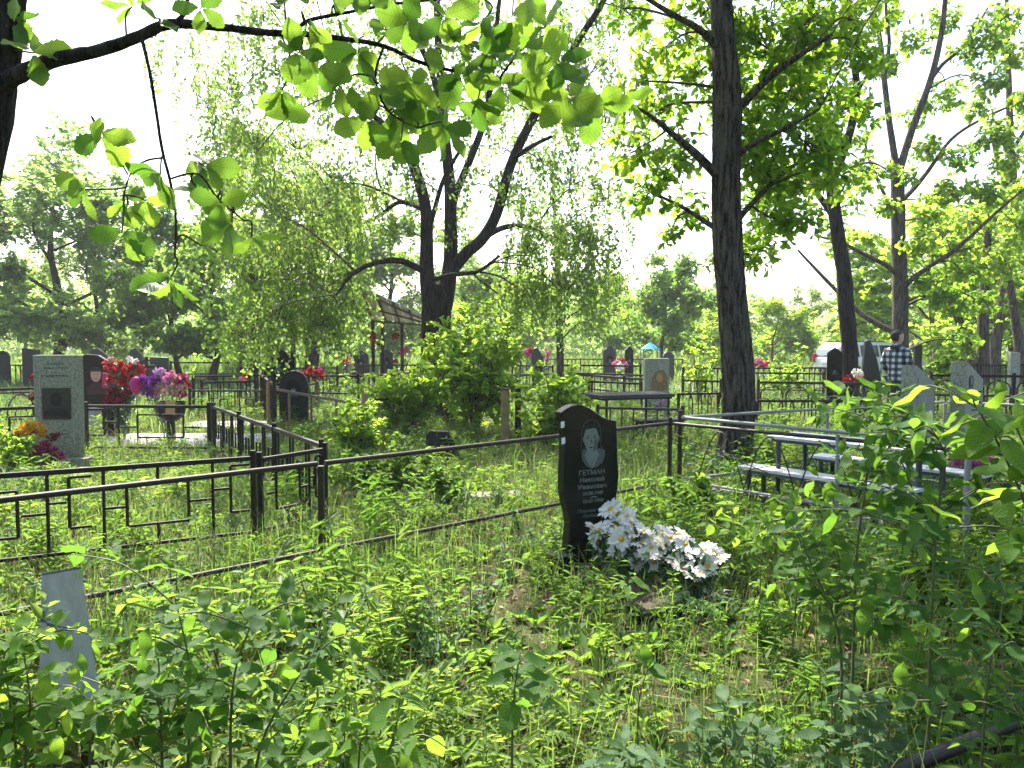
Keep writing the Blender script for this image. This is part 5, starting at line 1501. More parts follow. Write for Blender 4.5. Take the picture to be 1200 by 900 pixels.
# ------------------------------------------------------------------ fences
def fence(name, label, pts, H, style='rails', m='black_paint', mp=None, t=.022, tp=.05, gap=1.9, lo=.16, over=.06, group=None, top_t=None, posts=True, closed=False, round_=False, post_over=None):
    """pts: world ground points; every rail, post and bar is a part of its own"""
    pts = [Vector((p[0], p[1], 0)) for p in pts]
    root = thing(name, label, 'fence', pts[0], group)
    mp = mp or m
    up = Vector((0, 0, 1))
    done = set()
    segs = list(zip(pts[:-1], pts[1:]))
    tt = top_t or t * 1.35
    for a, b in segs:
        d = b - a; Ln = d.length; d.normalize()
        k = max(1, int(round(Ln / gap)))
        for i in range(k + 1):
            p = a + d * Ln * i / k
            key = (round(p.x, 2), round(p.y, 2))
            if posts and key not in done:
                done.add(key)
                bar('post', p - up * .25, p + up * (H + over) + Vector((random.uniform(-1, 1), random.uniform(-1, 1), 0)) * .012, tp, mp, root, round_=False)
        e = tp * .5 if posts else 0
        for i in range(k):
            p0 = a + d * (Ln * i / k + e + .001); p1 = a + d * (Ln * (i + 1) / k - e - .001)
            L = (p1 - p0).length
            bar('rail', p0 + up * H, p1 + up * H, tt, m, root, tt, round_)
            bar('rail', p0 + up * lo, p1 + up * lo, t, m, root, t, round_)
            hh = H - lo
            def at(s, h): return p0 + d * s + up * (lo + h * hh)
            def hb(nm, s0, h0, s1, h1): bar(nm, at(s0, h0) + d * random.uniform(-.004, .004), at(s1, h1) + d * random.uniform(-.004, .004), t * .75, m, root)
            if style == 'geo':
                q = max(1, int(round(L / 1.15)))
                for j in range(q):
                    s = j * L / q; w = L / q
                    f = [(.06, .02, .06, .98)] if j else []
                    f += [(.20, .25, .20, .80), (.20, .80, .58, .80), (.58, .80, .58, .25), (.20, .25, .58, .25), (.39, .80, .39, .98), (.39, .02, .39, .25),
                          (.06, .5, .19, .5), (.59, .5, .73, .5), (.74, .02, .74, .98), (.86, .30, .86, .92), (.86, .92, .99, .92), (.86, .30, .99, .30), (.75, .62, .85, .62)]
                    for (s0, h0, s1, h1) in f:
                        hb('bar', s + s0 * w, h0, s + s1 * w, h1)
            elif style == 'bars':
                q = max(2, int(L / .16))
                for j in range(1, q):
                    hb('bar', L * j / q, .02, L * j / q, .98)
            elif style == 'steps':
                q = max(1, int(round(L / .55)))
                for j in range(q):
                    s = j * L / q; w = L / q
                    for f in [(.12, .02, .12, .62), (.12, .62, .42, .62), (.42, .30, .42, .62), (.42, .30, .70, .30), (.70, .30, .70, .98), (.88, .02, .88, .98)]:
                        hb('bar', s + f[0] * w, f[1], s + f[2] * w, f[3])
            elif style == 'round_rect':
                q = max(1, int(round(L / .42)))
                for j in range(q):
                    s = j * L / q + .03; w = L / q - .06
                    path = [(0, .02), (0, .72), (.04, .82), (.12, .88), (w - .12, .88), (w - .04, .82), (w, .72), (w, .02)]
                    V, F = tube([[(at(s + x, h) - pts[0], t * .42) for x, h in path]], 5)
                    link('hoop', npmesh('hoop', V, F, m, smooth=True), root)
            elif style == 'arch':
                q = max(1, int(round(L / .20)))
                for j in range(q):
                    s = j * L / q; w = L / q * 1.35
                    path = [(w * .5 - w * .5 * math.cos(u), .70 + .42 * math.sin(u)) for u in np.linspace(0, math.pi, 9)]
                    path = [(0, .02)] + path + [(w, .02)]
                    V, F = tube([[(at(min(s + x, L), h) - pts[0], t * .36) for x, h in path]], 5)
                    link('hoop', npmesh('hoop', V, F, m, smooth=True), root)
            elif style == 'scroll':
                q = max(1, int(round(L / .45)))
                for j in range(q):
                    s = j * L / q + .04; w = L / q - .08
                    path = [(w * .5 - w * .5 * math.cos(u), .08 + .75 * math.sin(u)) for u in np.linspace(0, math.pi, 11)]
                    V, F = tube([[(at(s + x, h) - pts[0], t * .4) for x, h in path]], 5)
                    link('hoop', npmesh('hoop', V, F, m, smooth=True), root)
                    path = [(w * .5 - w * .22 * math.cos(u), .08 + .35 * math.sin(u)) for u in np.linspace(-.6, math.pi + .6, 11)]
                    V, F = tube([[(at(s + x, max(h, .02)) - pts[0], t * .35) for x, h in path]], 5)
                    link('scroll', npmesh('scroll', V, F, m, smooth=True), root)
                hb('rail', 0, .5 + .38, L, .88)
    return root

# the enclosure of the black headstone: pipe rails running from the near left to its far corner, then back to the right
zB = .80
P0 = G(-60, 593, zB); P1 = G(385, 545, zB); P2 = G(785, 496, zB)
dB = (P2 - P0).normalized()
# keep the line straight: project P1 on it
s1 = (P1 - P0).dot(dB); P1 = P0 + dB * s1
P3 = P2 + Vector((dB.y, -dB.x, 0)) * 3.6
def enclosure():
    r = thing('pipe_fence', 'long black pipe rail fence crossing behind the wavy headstone', 'fence', (P2.x, P2.y, 0))
    up = Vector((0, 0, 1))
    def ptz(p, z): return Vector((p.x, p.y, z))
    for p in (P0, P1, P2, P3):
        bar('post', ptz(p, -.25), ptz(p, .86 if p is P2 else .783), .038, 'worn_black_paint', r, round_=False)
    mid = P1.lerp(P2, .5)
    for a, b in ((P0, P1), (P1, P2), (P2, P3)):
        d = (b - a).normalized()
        a2 = a + d * .028; b2 = b - d * .028
        bar('rail', ptz(a2, .80), ptz(b2, .80), .034, 'worn_black_paint', r, round_=True)
        bar('rail', ptz(a2, .22), ptz(b2, .22), .030, 'worn_black_paint', r, round_=True)
    # thin diagonal braces near the corner
    a = P2 + (P1 - P2).normalized() * .55
    bar('brace', ptz(a, .22), ptz(P2 + (P1 - P2).normalized() * .33, .44), .008, 'worn_black_paint', r, round_=True)
    b = P2 + (P3 - P2).normalized()
    bar('brace', ptz(P2 + (P3 - P2).normalized() * .05, .22), ptz(P2 + (P3 - P2).normalized() * 1.5, .62), .008, 'worn_black_paint', r, round_=True)
    bar('brace', ptz(P2 + (P3 - P2).normalized() * .05, .70), ptz(P2 + (P3 - P2).normalized() * 1.6, .30), .008, 'worn_black_paint', r, round_=True)
enclosure()
def low_rail():
    a = G(1040, 908, .22); b = G(1260, 818, .22)
    r = thing('pipe_rail', 'thick black pipe rail on short posts in the lower right corner', 'rail', (a.x, a.y, 0))
    bar('rail', a, b, .052, 'worn_black_paint', r, round_=True)
    for f in (.02, .98):
        p = a.lerp(b, f); bar('post', (p.x, p.y, -.2), (p.x, p.y, .197), .04, 'worn_black_paint', r)
low_rail()

# the geometric fence round the concrete stele
A0 = G(-120, 566, .72); A1 = G(297, 537, .72); A2 = G(381, 524, .72); A3 = G(250, 477, .72); A4 = G(100, 476, .72); A5 = G(-60, 481, .72)
fence('geometric_fence', 'black fence of rectangles in front of the concrete stele at the left', [A0, A1], .72, 'geo', t=.022, tp=.036, gap=2.0, top_t=.034)
fence('geometric_fence', 'short black gate panel right of the front rectangle fence, by the corner', [A1 + (A2 - A1).normalized() * .07, A2], .70, 'geo', t=.022, tp=.036, gap=2.0, top_t=.032)
fence('geometric_fence', 'black rectangle fence running back from the left gate corner', [A2 + (A3 - A2).normalized() * .08, A3], .72, 'steps', t=.022, tp=.038, gap=1.6, top_t=.036)
fence('geometric_fence', 'far side of the left enclosure, behind the concrete stele', [A3 + Vector((-.08, 0.05, 0)), A4, A5], .72, 'geo', t=.028, tp=.05, gap=1.9, top_t=.04)
# silver pipes on the right
zC = .86
C0 = G(797, 489, zC); C1 = G(1135, 520, zC); C2 = G(1108, 471, zC); C3 = G(1300, 480, zC)
def silver():
    r = thing('silver_pipe_fence', 'silver pipe fence around the two pale steles on the right', 'fence', (C0.x, C0.y, 0))
    def ptz(p, z): return Vector((p.x, p.y, z))
    for k, p in enumerate((C0, C1, C2)):
        bar('post', ptz(p, -.25), ptz(p, zC - .021 if k else zC + .07), .045, 'worn_black_paint' if k == 0 else 'silver_paint', r, round_=True)
    bar('post', ptz(C0.lerp(C1, .62), -.25), ptz(C0.lerp(C1, .62), zC - .021), .034, 'silver_paint', r, round_=True)
    bar('post', ptz(C0.lerp(C2, .5), -.25), ptz(C0.lerp(C2, .5), zC - .021), .034, 'silver_paint', r, round_=True)
    for a, b in ((C0, C1), (C0, C2), (C2, C3)):
        d = (b - a).normalized() * .024
        bar('rail', ptz(a + d, zC), ptz(b - d, zC), .032, 'silver_paint', r, round_=True)
    d = (C2 - C0).normalized() * .024
    bar('rail', ptz(C0 + d, .25), ptz(C2 - d, .25), .03, 'silver_paint', r, round_=True)
    d = (C1 - C0).normalized() * .024
    bar('rail', ptz(C0 + d, .24), ptz(C1 - d, .24), .03, 'silver_paint', r, round_=True)
    # bent wire arcs between the posts
    for k in range(4):
        a = C0.lerp(C1, .08 + .2 * k); b = C0.lerp(C1, .08 + .2 * k + .2)
        path = [(ptz(a.lerp(b, u), .26 + .5 * math.sin(math.pi * u)) - Vector((C0.x, C0.y, 0)), .006) for u in np.linspace(0, 1, 12)]
        V, F = tube([path], 5); link('wire_arc', npmesh('wire_arc', V, F, 'worn_black_paint', smooth=True), r)
silver()

# rusty fence round the round-topped stone
Rz = .82
RA = G(316, 502); RB = G(428, 530); RC = G(490, 512); RD = G(372, 486)
def rusty():
    r = thing('rusty_fence', 'rusty fence with thick ochre posts round the round-topped stone', 'fence', RA)
    def ptz(p, z): return Vector((p.x, p.y, z))
    for p in (RA, RB, RD):
        bar('post', ptz(p, -.3), ptz(p, Rz + .03), .105 if p is not RB else .095, 'ochre_paint', r, round_=True)
    bar('post', ptz(RC, -.3), ptz(RC, .70), .05, 'rust', r)
    for a, b in ((RA, RB), (RB, RC), (RA, RD)):
        d = (b - a).normalized() * .055
        bar('rail', ptz(a + d, .74), ptz(b - d, .68), .04, 'dark_brown_paint', r)
        bar('rail', ptz(a + d, .14), ptz(b - d, .14), .03, 'rust', r)
        L = (b - a).length
        for k in range(1, 4):
            q = a.lerp(b, k / 4); bar('bar', ptz(q, .155), ptz(q, .70), .035 if k % 2 else .028, 'ochre_paint' if k % 2 else 'rust', r)
rusty()
def wood_post():
    p = G(592, 530); 
    r = thing('wooden_post', 'ochre wooden post standing right of the largest shrub', 'post', p)
    lbox('shaft', r, (0, 0, .40), (.12, .12, 1.0), 'ochre_paint', .012)
    lbox('cap', r, (0, 0, .915), (.13, .13, .03), 'rust', .006)
    q = G(607, 524)
    r = thing('dark_post', 'dark square metal post just right of the ochre post', 'post', q)
    lbox('shaft', r, (0, 0, .35), (.09, .09, 1.1), 'black_paint', .006)
    lbox('base_plate', r, (0, 0, .02), (.18, .18, .02), 'black_paint', .004)
wood_post()

FAR_FENCES = [((236, 448), (300, 447), .7, 'bars', 'thin dark fence between the purple wreath and the round-topped stone'), ((520, 445), (600, 446), .7, 'rails', 'dark rails half hidden behind the largest shrub'),
              ((664, 437), (760, 440), .8, 'bars', 'dark barred fence left of the grey portrait stele'), ((690, 447), (752, 450), .65, 'rails', 'low dark rails directly behind the weathered table'),
              ((880, 437), (965, 438), .8, 'rails', 'dark rails right of the oak trunk before the path'), ((640, 421), (800, 421), .85, 'bars', 'furthest thin fence between young birch and oak trunk'),
              ((800, 446), (845, 447), .7, 'bars', 'dark barred fence directly left of the oak trunk'), ((1090, 428), (1200, 428), .9, 'bars', 'furthest thin fence behind the right pale steles'),
              ((90, 430), (200, 431), .85, 'bars', 'thin fence under the dark headstones behind the wreaths'), ((560, 424), (610, 424), .85, 'rails', 'far rails right of the central tree foot')]

# more fences among the graves behind; each top rail is placed by its pixels and its height
def FP(*pp, z=.75):
    return [G(x, y, z) for x, y in pp]
fence('iron_fence', 'black rectangle fence left of the round-topped stone', FP((226, 441), (306, 440), (322, 452), z=.85), .85, 'steps', t=.028, tp=.05, gap=1.5)
fence('iron_fence', 'low black fence behind the purple wreath', FP((222, 458), (316, 458), z=.6), .6, 'steps', t=.026, tp=.045, gap=1.5)
fence('scroll_fence', 'dark fence with scrolls behind the concrete stele at the left edge', FP((-40, 458), (46, 455), (150, 454), z=.72), .72, 'scroll', t=.034, tp=.06, gap=1.4)
fence('iron_fence', 'thin black fence under the left shelter', FP((282, 432), (395, 431), z=.9), .9, 'bars', t=.03, tp=.05, gap=1.8)
fence('iron_fence', 'black rail fence between the two shelters', FP((345, 440), (420, 441), (500, 436), z=.8), .8, 'rails', t=.035, tp=.05, gap=1.4, lo=.4)
fence('iron_fence', 'black fence crossing below the right shelter posts', FP((405, 428), (500, 428), z=.9), .9, 'bars', t=.03, tp=.05, gap=1.8)
fence('iron_fence', 'brown rail fence behind the small shrub left of the table', FP((592, 440), (660, 438), (775, 446), z=.75), .75, 'rails', 'dark_brown_paint', t=.04, tp=.06, gap=1.6, lo=.42)
fence('iron_fence', 'thin dark fence behind the far pair of stones', FP((655, 428), (750, 429), z=.95), .95, 'rails', t=.035, tp=.05, gap=1.5, lo=.5)
fence('iron_fence', 'dark barred fence in front of the far stone with red flowers', FP((600, 428), (648, 430), z=.9), .9, 'bars', t=.03, tp=.05, gap=1.5)
fence('iron_fence', 'brown rail fence just behind the dark table', FP((700, 478), (800, 480), z=.6), .6, 'bars', 'dark_brown_paint', t=.026, tp=.045, gap=1.3)
fence('hoop_fence', 'dark fence of rounded hoops left of the dark gabled headstone', FP((888, 448), (1045, 450), z=.85), .85, 'round_rect', 'dark_brown_paint', t=.034, tp=.05, gap=1.9)
fence('hoop_fence', 'low fence of small overlapping arches behind the silver rail', FP((886, 470), (1030, 470), z=.55), .55, 'arch', t=.03, tp=.045, gap=1.6, over=.0)
fence('hoop_fence', 'low arched fence left of the oak trunk', FP((795, 462), (842, 461), z=.6), .6, 'arch', t=.03, tp=.05, gap=1.2, over=.02)
fence('iron_fence', 'dark rail fence far behind the oak trunk', FP((800, 432), (1000, 431), z=.85), .85, 'bars', t=.032, tp=.05, gap=1.8)
fence('iron_fence', 'dark fence of rounded panels behind the right pale stele', FP((1092, 440), (1290, 442), z=.95), .95, 'round_rect', t=.034, tp=.05, gap=1.7)
fence('iron_fence', 'dark brown fence between the two pale steles', FP((1066, 462), (1210, 465), z=.62), .62, 'steps', 'dark_brown_paint', t=.03, tp=.05, gap=1.5)
fence('iron_fence', 'thin rail fence far left under the trees', FP((-30, 428), (60, 428), z=.8), .8, 'bars', t=.035, tp=.05, gap=1.8)
fence('iron_fence', 'thin rail fence far behind the purple wreath', FP((200, 425), (282, 425), z=.85), .85, 'rails', t=.04, tp=.05, gap=1.8, lo=.45)

for (a, b, H, st, lab) in FAR_FENCES:
    fence('iron_fence', lab, FP(a, b, z=H), H, st, ('black_paint', 'dark_brown_paint')[len(lab) % 2], t=.032, tp=.05, gap=1.6, lo=.18 if st == 'bars' else .38)

# ------------------------------------------------------------------ benches and tables
def plank(name, parent, a, b, w, th, m, m_under=None):
    """a flat board from a to b (top-surface centre line)"""
    up = Vector((0, 0, th / 2))
    return bar(name, Vector(a) - up, Vector(b) - up, w, m, parent, th)

def left_bench():
    f = (G(52, 668, .45) + G(92, 667, .45)) / 2; n = (G(52, 832, .45) + G(112, 826, .45)) / 2
    t = thing('bench', 'narrow blue grey board bench at the lower left', 'bench', ((f.x + n.x) / 2, (f.y + n.y) / 2, 0))
    d = (f - n).normalized(); s = Vector((d.y, -d.x, 0))
    o = bar('seat', n - Vector((0, 0, .016)), f - Vector((0, 0, .016)), .172, 'blue_grey_board', t, .032)
    for q in (.12, .86):
        p = n.lerp(f, q)
        for sg in (-1, 1):
            e = p + s * sg * .05
            bar('leg', (e.x, e.y, -.2), (e.x, e.y, .417), .03, 'worn_black_paint', t)
        bar('crosspiece', p - s * .075 + Vector((0, 0, -.048)), p + s * .075 + Vector((0, 0, -.048)), .03, 'worn_black_paint', t)
    NO_GROW.append((t.location.x, t.location.y, d.x, d.y, (f - n).length / 2 - .05, .08))
left_bench()

def table_like(name, label, cat, a, b, w, z, m_top, m_frame, legs=.07, th=.024, rows=1):
    """a: near-left top end, b: far/right end; w: width"""
    a = Vector(a); b = Vector(b)
    c = (a + b) / 2
    t = thing(name, label, cat, (c.x, c.y, 0))
    d = (b - a).normalized(); s = Vector((d.y, -d.x, 0)); u = Vector((0, 0, 1))
    bw = w / rows
    for k in range(rows):
        o = s * ((k + .5) * bw - w / 2)
        bar('board', a + o - u * th / 2, b + o - u * th / 2, bw - .006, m_top, t, th)
    for sg in (-1, 1):
        e = s * sg * (w / 2 - .02)
        bar('apron', a + d * .05 + e - u * (th + .014), b - d * .05 + e - u * (th + .014), .025, m_frame, t, .025)
        for q in (.08, .92):
            p = a.lerp(b, q) + e
            bar('leg', (p.x, p.y, -.2), (p.x, p.y, z - th - .028), .034, m_frame, t)
    for q in (.08, .92):
        p = a.lerp(b, q)
        bar('crosspiece', p - s * (w / 2 - .038) - u * (th + .022), p + s * (w / 2 - .038) - u * (th + .022), .03, m_frame, t, .03)
    return t
table_like('bench', 'nearest grey topped bench right of the oak trunk', 'bench', G(873, 544, .45), G(1075, 574, .45), .26, .45, 'board_grey_top', 'board_dark')
table_like('table', 'long grey topped table between the two benches on the right', 'table', G(915, 508, .74), G(1110, 527, .74), .50, .74, 'board_grey_top', 'board_dark', rows=2)
table_like('bench', 'far dark edged bench behind the grey topped table', 'bench', G(955, 532, .45), G(1160, 556, .45), .26, .45, 'board_grey_top', 'board_dark')
ta = G(692, 462, .76); tb = G(780, 461, .76)
table_like('table', 'weathered dark wooden table behind the black wavy headstone', 'table', ta, tb + Vector((0, .25, 0)), .75, .76, 'weathered_wood', 'black_paint', th=.05, rows=4)
table_like('bench', 'dark low bench in front of the weathered table', 'bench', G(745, 492, .42), G(800, 490, .42), .24, .42, 'weathered_wood', 'black_paint')

def slab(name, label, a, b, w, z, m, cat='slab'):
    a = Vector(a); b = Vector(b); c = (a + b) / 2
    d = (b - a); L = d.length
    t = thing(name, label, cat, (c.x, c.y, 0), None, math.atan2(d.y, d.x))
    lbox('block', t, (0, 0, z / 2 - .05), (L, w, z + .1), m, .012)
    NO_GROW.append((c.x, c.y, d.x / L, d.y / L, L / 2, w / 2))
    return t
slab('concrete_slab', 'pale cracked concrete slab on the ground under the nearest grey bench', G(930, 612), G(1050, 622), .7, .03, 'path_slab')

# ------------------------------------------------------------------ concrete steles
def stele(name, label, loc, fx, fy, outline, th, m, plinth=None, pm_='concrete', cat='gravestone', bev=.008, group=None):
    t = thing(name, label, cat, (loc[0], loc[1], 0), group, facing(fx, fy))
    lprism('stele', t, outline, -th / 2, th / 2, m, bev)
    if plinth:
        lbox('plinth', t, (0, plinth[3] if len(plinth) > 3 else 0, plinth[2] / 2 - .06), (plinth[0], plinth[1], plinth[2] + .12), pm_, .01)
    return t
def rect(w, z0, z1, sl=0.0):
    return [(-w / 2, z0), (w / 2, z0), (w / 2, z1 - sl), (-w / 2, z1)]
def dashes(t, rows, y, m, w=.02):
    """weathered inscription: short raised strokes nobody can read any more"""
    r = random.Random(len(rows))
    for (x0, x1, z, h) in rows:
        x = x0
        V, F = [], []
        while x < x1:
            ww = r.uniform(.35, .8) * h
            for (dx, dz, sx, sz) in ((0, 0, .12 * h, h), (0, h * r.choice((0, .42, .8)), ww, .14 * h), (ww * .85, 0, .12 * h, h * r.uniform(.5, 1))):
                n = len(V); a, b, c, d = x + dx, x + dx + sx, z + dz, z + dz + sz
                V += [(a, y, c), (b, y, c), (b, y, d), (a, y, d), (a, y + .003, c), (b, y + .003, c), (b, y + .003, d), (a, y + .003, d)]
                F += [(n, n + 1, n + 2, n + 3), (n, n + 4, n + 5, n + 1), (n + 1, n + 5, n + 6, n + 2), (n + 2, n + 6, n + 7, n + 3), (n + 3, n + 7, n + 4, n)]
            x += ww + .35 * h
        link('inscription', pymesh('inscription', V, F, m), t)
def bust(t, cx, cz, s, y, m_face, m_body, m_hair):
    """small head-and-shoulders picture on a stone"""
    p = lprism('portrait', t, [(cx + s * x, cz + s * z) for x, z in [(-.9, -1.2), (.9, -1.2), (.85, -.75), (.45, -.5), (-.45, -.5), (-.85, -.75)]], y - .003, y, m_body)
    lprism('face', p, ell(cx, cz + .1 * s, .42 * s, .58 * s, 14), y - .005, y - .0032, m_face)
    lprism('hair', p, ell(cx, cz + .28 * s, .47 * s, .46 * s, 10, 0, math.pi), y - .0072, y - .0053, m_hair)
def left_stele():
    b = G(72, 548); b = Vector((b.x, b.y, 0))
    Hs = D(72, 416, b.y).z
    w = 50 * pm(b.y)
    t = stele('concrete_stele', 'tall plain concrete stele with dark portrait plate at the left', b, .12, -1, rect(w, .12, Hs), .15, 'mossy_concrete', (w + .22, .42, .14), 'mossy_concrete')
    lbox('border', t, (-w * .36, -.0765, Hs * .52), (.012, .008, Hs * .62), 'concrete', .002)
    lbox('border', t, (w * .36, -.0765, Hs * .52), (.012, .008, Hs * .62), 'concrete', .002)
    lbox('border', t, (0, -.0765, Hs * .52 + Hs * .31 + .004), (w * .72 + .012, .008, .012), 'concrete', .002)
    pl = lbox('portrait_plate', t, (0, -.084, Hs * .575), (w * .62, .022, Hs * .275), 'dark_plate', .003)
    lprism('face', pl, ell(0, .05, .07, .09, 16), -.0125, -.0115, 'engraved_dark')
    lprism('shoulders', pl, [(-.15, -.16), (.15, -.16), (.13, -.09), (.05, -.05), (-.05, -.05), (-.13, -.09)], -.0125, -.0115, 'engraved_dark')
    dashes(t, [(-.10, .10, Hs - .12, .02), (-.14, .14, Hs - .17, .018), (-.17, .15, Hs - .27, .05), (-.1, .12, Hs * .30, .02)], -.0775, 'dull_granite')
    slab('grave_slab', 'mossy concrete slab on the ground before the tall concrete stele', (b.x - .55, b.y - .75), (b.x + .75, b.y - .75), .9, .06, 'mossy_concrete')
    return b
LB = left_stele()
bouquet('flower_bunch', 'yellow artificial flowers before the concrete stele', LB.y - .45, [(25, 505, 9, 'petal_yellow'), (35, 500, 9, 'petal_yellow'), (46, 503, 9, 'petal_yellow'), (38, 510, 9, 'petal_yellow'), (52, 508, 7, 'petal_yellow'), (20, 510, 6, 'petal_orange'), (62, 512, 5, 'petal_dark_red'), (68, 510, 4, 'petal_dark_red')], (LB.x - .28, LB.y - .5, .05), nleaf=50)
bouquet('flower_bunch', 'magenta artificial flowers low before the concrete stele', LB.y - .55, [(42, 530, 9, 'petal_magenta', 'aster'), (52, 524, 9, 'petal_magenta', 'aster'), (62, 530, 9, 'petal_magenta', 'aster'), (70, 536, 8, 'petal_magenta', 'aster'), (50, 540, 9, 'petal_magenta', 'aster'), (61, 541, 8, 'petal_dark_red', 'aster')], (LB.x - .1, LB.y - .62, .05), nleaf=50)
bouquet('flower_bunch', 'small dark red flowers at the left side of the concrete stele', LB.y + 1.2, [(40, 442, 5, 'petal_dark_red'), (39, 466, 6, 'petal_dark_red'), (43, 455, 4, 'petal_dark_red')], None, nleaf=24)

# two pale steles on the right, one plot
sl = [(-.24, .1), (.22, .1), (.22, 1.16), (-.24, 1.37)]
S1 = Vector((D(1075, 500, 8.9).x, 8.9, 0)); S2 = Vector((D(1138, 500, 8.9).x, 9.0, 0))
for P, lab, pic, zt in ((S1, 'pale mottled concrete stele with sloping top, left of the right pair', False, 1.34), (S2, 'pale concrete stele with small oval photo, right of the right pair', True, 1.38)):
    k = zt / 1.37
    t = stele('concrete_stele', lab, P, .62, -.78, [(x, z * k) for x, z in sl], .17, 'concrete', (.62, .36, .12), 'concrete', group='pale steles in the right enclosure')
    if pic:
        pl = lprism('photo_oval', t, ell(-.12, 1.14 * k, .055, .075, 20), -.094, -.086, 'dark_plate')
        lprism('face', pl, ell(-.12, 1.15 * k, .025, .035, 12), -.0958, -.0943, 'engraved_grey')
        lprism('shoulders', pl, ell(-.12, 1.085 * k, .04, .03, 10, 0, math.pi), -.0958, -.0943, 'engraved_mid')
        dashes(t, [(-.02, .18, 1.02, .018), (-.10, .18, .96, .02), (-.10, .16, .90, .02), (-.08, .14, .82, .015)], -.0875, 'dull_granite')
    else:
        lbox('relief_panel', t, (.02, -.089, .62), (.26, .012, .5), 'concrete', .003)
        lbox('relief_strip', t, (-.18, -.089, .70), (.05, .012, 1.0), 'concrete', .003)
slab('grave_border', 'white concrete border lying before the right pale stele', G(1060, 578), G(1140, 585), .16, .16, 'pale_concrete', 'kerb')
bouquet('flower_bunch', 'pink flowers in the right enclosure below the pale steles', 7.3, [(1122, 541, 8, 'petal_pink', 'aster'), (1132, 538, 8, 'petal_pink', 'aster'), (1142, 546, 9, 'petal_pink', 'aster'), (1152, 542, 9, 'petal_pink', 'aster'), (1150, 552, 8, 'petal_pink', 'aster'), (1160, 540, 7, 'petal_pink', 'aster'), (1138, 555, 7, 'petal_lilac', 'aster'), (1162, 552, 7, 'petal_pink', 'aster')], None, nleaf=60)
bouquet('flower_bunch', 'orange flowers right beside the pink ones at the right edge', 7.2, [(1172, 552, 6, 'petal_orange'), (1182, 556, 6, 'petal_orange'), (1178, 548, 5, 'petal_red'), (1197, 553, 6, 'petal_purple'), (1204, 556, 6, 'petal_purple')], None, nleaf=40)

# ------------------------------------------------------------------ dark headstones
def gable(w, h, z0=.1, p=.16):
    return [(-w / 2, z0), (w / 2, z0), (w / 2, h - p), (w * .30, h - p * .55), (0, h), (-w * .30, h - p * .55), (-w / 2, h - p)]
def arch(w, h, z0=.1, n=10, k=1.0):
    return [(-w / 2, z0), (w / 2, z0)] + [(w / 2 * math.cos(a), h - w / 2 * k + w / 2 * k * math.sin(a)) for a in np.linspace(0, math.pi, n)]
def wave(w, h, z0=.1):
    return [(-w / 2, z0), (w / 2, z0), (w / 2, h * .80), (w * .3, h * .84), (w * .1, h * .93), (-w * .12, h), (-w * .35, h * .98), (-w / 2, h * .90)]
def notch(w, h, z0=.1):
    return [(-w / 2, z0), (w / 2, z0), (w / 2, h * .86), (w * .40, h * .92), (w * .25, h * .93), (w * .18, h), (-w * .18, h), (-w * .25, h * .93), (-w * .40, h * .92), (-w / 2, h * .86)]
def headstone(label, px, Y, top, wpx, shape, m='black_granite', fx=.2, pic=True, group='dark headstones among the trees', th=.1, name='headstone', base=True):
    P = Vector((D(px, 430, Y).x, Y, 0)); H = D(px, top, Y).z; w = wpx * pm(Y)
    t = stele(name, label, P, fx, -1, shape(w, H), th, m, (w + .2, .34, .16) if base else None, m, 'headstone', .008, group)
    if pic:
        s = w * .30
        ov = lprism('oval_frame', t, ell(0, H * .66, s * .92, s * 1.25, 18), -th / 2 - .004, -th / 2 - .001, 'engraved_dark')
        bust(t, 0, H * .66, s * .62, -th / 2 - .0045, 'engraved_grey', 'engraved_mid', 'engraved_dark')
        dashes(t, [(-w * .3, w * .3, H * .36, H * .03), (-w * .22, w * .25, H * .29, H * .025)], -th / 2 - .003, 'engraved_mid')
    return t
headstone('round-topped dark headstone inside the rusty fence', 344, 14.6, 434, 33, arch, 'dull_granite', .15, th=.14)
# colour portrait stone behind the concrete stele
def colour_stone():
    Y = 13.2
    P = Vector((D(116, 430, Y).x, Y, 0)); H = D(116, 416, Y).z; w = .62
    t = stele('headstone', 'black headstone with colour portrait just right of the concrete stele', P, .05, -1, [(-w / 2, .1), (w / 2, .1), (w / 2, H * .88), (w * .25, H * .93), (0, H), (-w * .3, H * 1.01), (-w / 2, H * .96)], .1, 'black_granite', (.8, .36, .16), 'black_granite', 'headstone')
    po = lprism('portrait', t, [(-.19, .72), (.13, .72), (.12, .84), (.03, .92), (-.09, .92), (-.18, .84)], -.054, -.051, 'cloth_dark')
    lprism('face', po, ell(-.03, 1.05, .085, .125, 18), -.057, -.0545, 'skin')
    lprism('hair', po, ell(-.03, 1.09, .095, .10, 12, .1, math.pi - .1), -.060, -.0575, 'hair_brown')
    lprism('eye', po, ell(-.06, 1.06, .014, .007, 8), -.0595, -.0575, 'hair_brown'); lprism('eye', po, ell(.0, 1.06, .014, .007, 8), -.0595, -.0575, 'hair_brown')
    lprism('mouth', po, ell(-.03, .985, .025, .006, 8), -.0595, -.0575, 'petal_dark_red')
    lp = thing('grave_lamp', 'pale blue grave lamp low before the colour portrait headstone', 'lamp', (P.x + .15, P.y - .55, 0))
    lbox('housing', lp, (0, 0, .29), (.24, .2, .42), 'silver_paint', .02); lbox('foot', lp, (0, 0, .03), (.3, .26, .1), 'grey_granite', .01); lbox('lid', lp, (0, 0, .525), (.27, .23, .05), 'silver_paint', .015)
colour_stone()
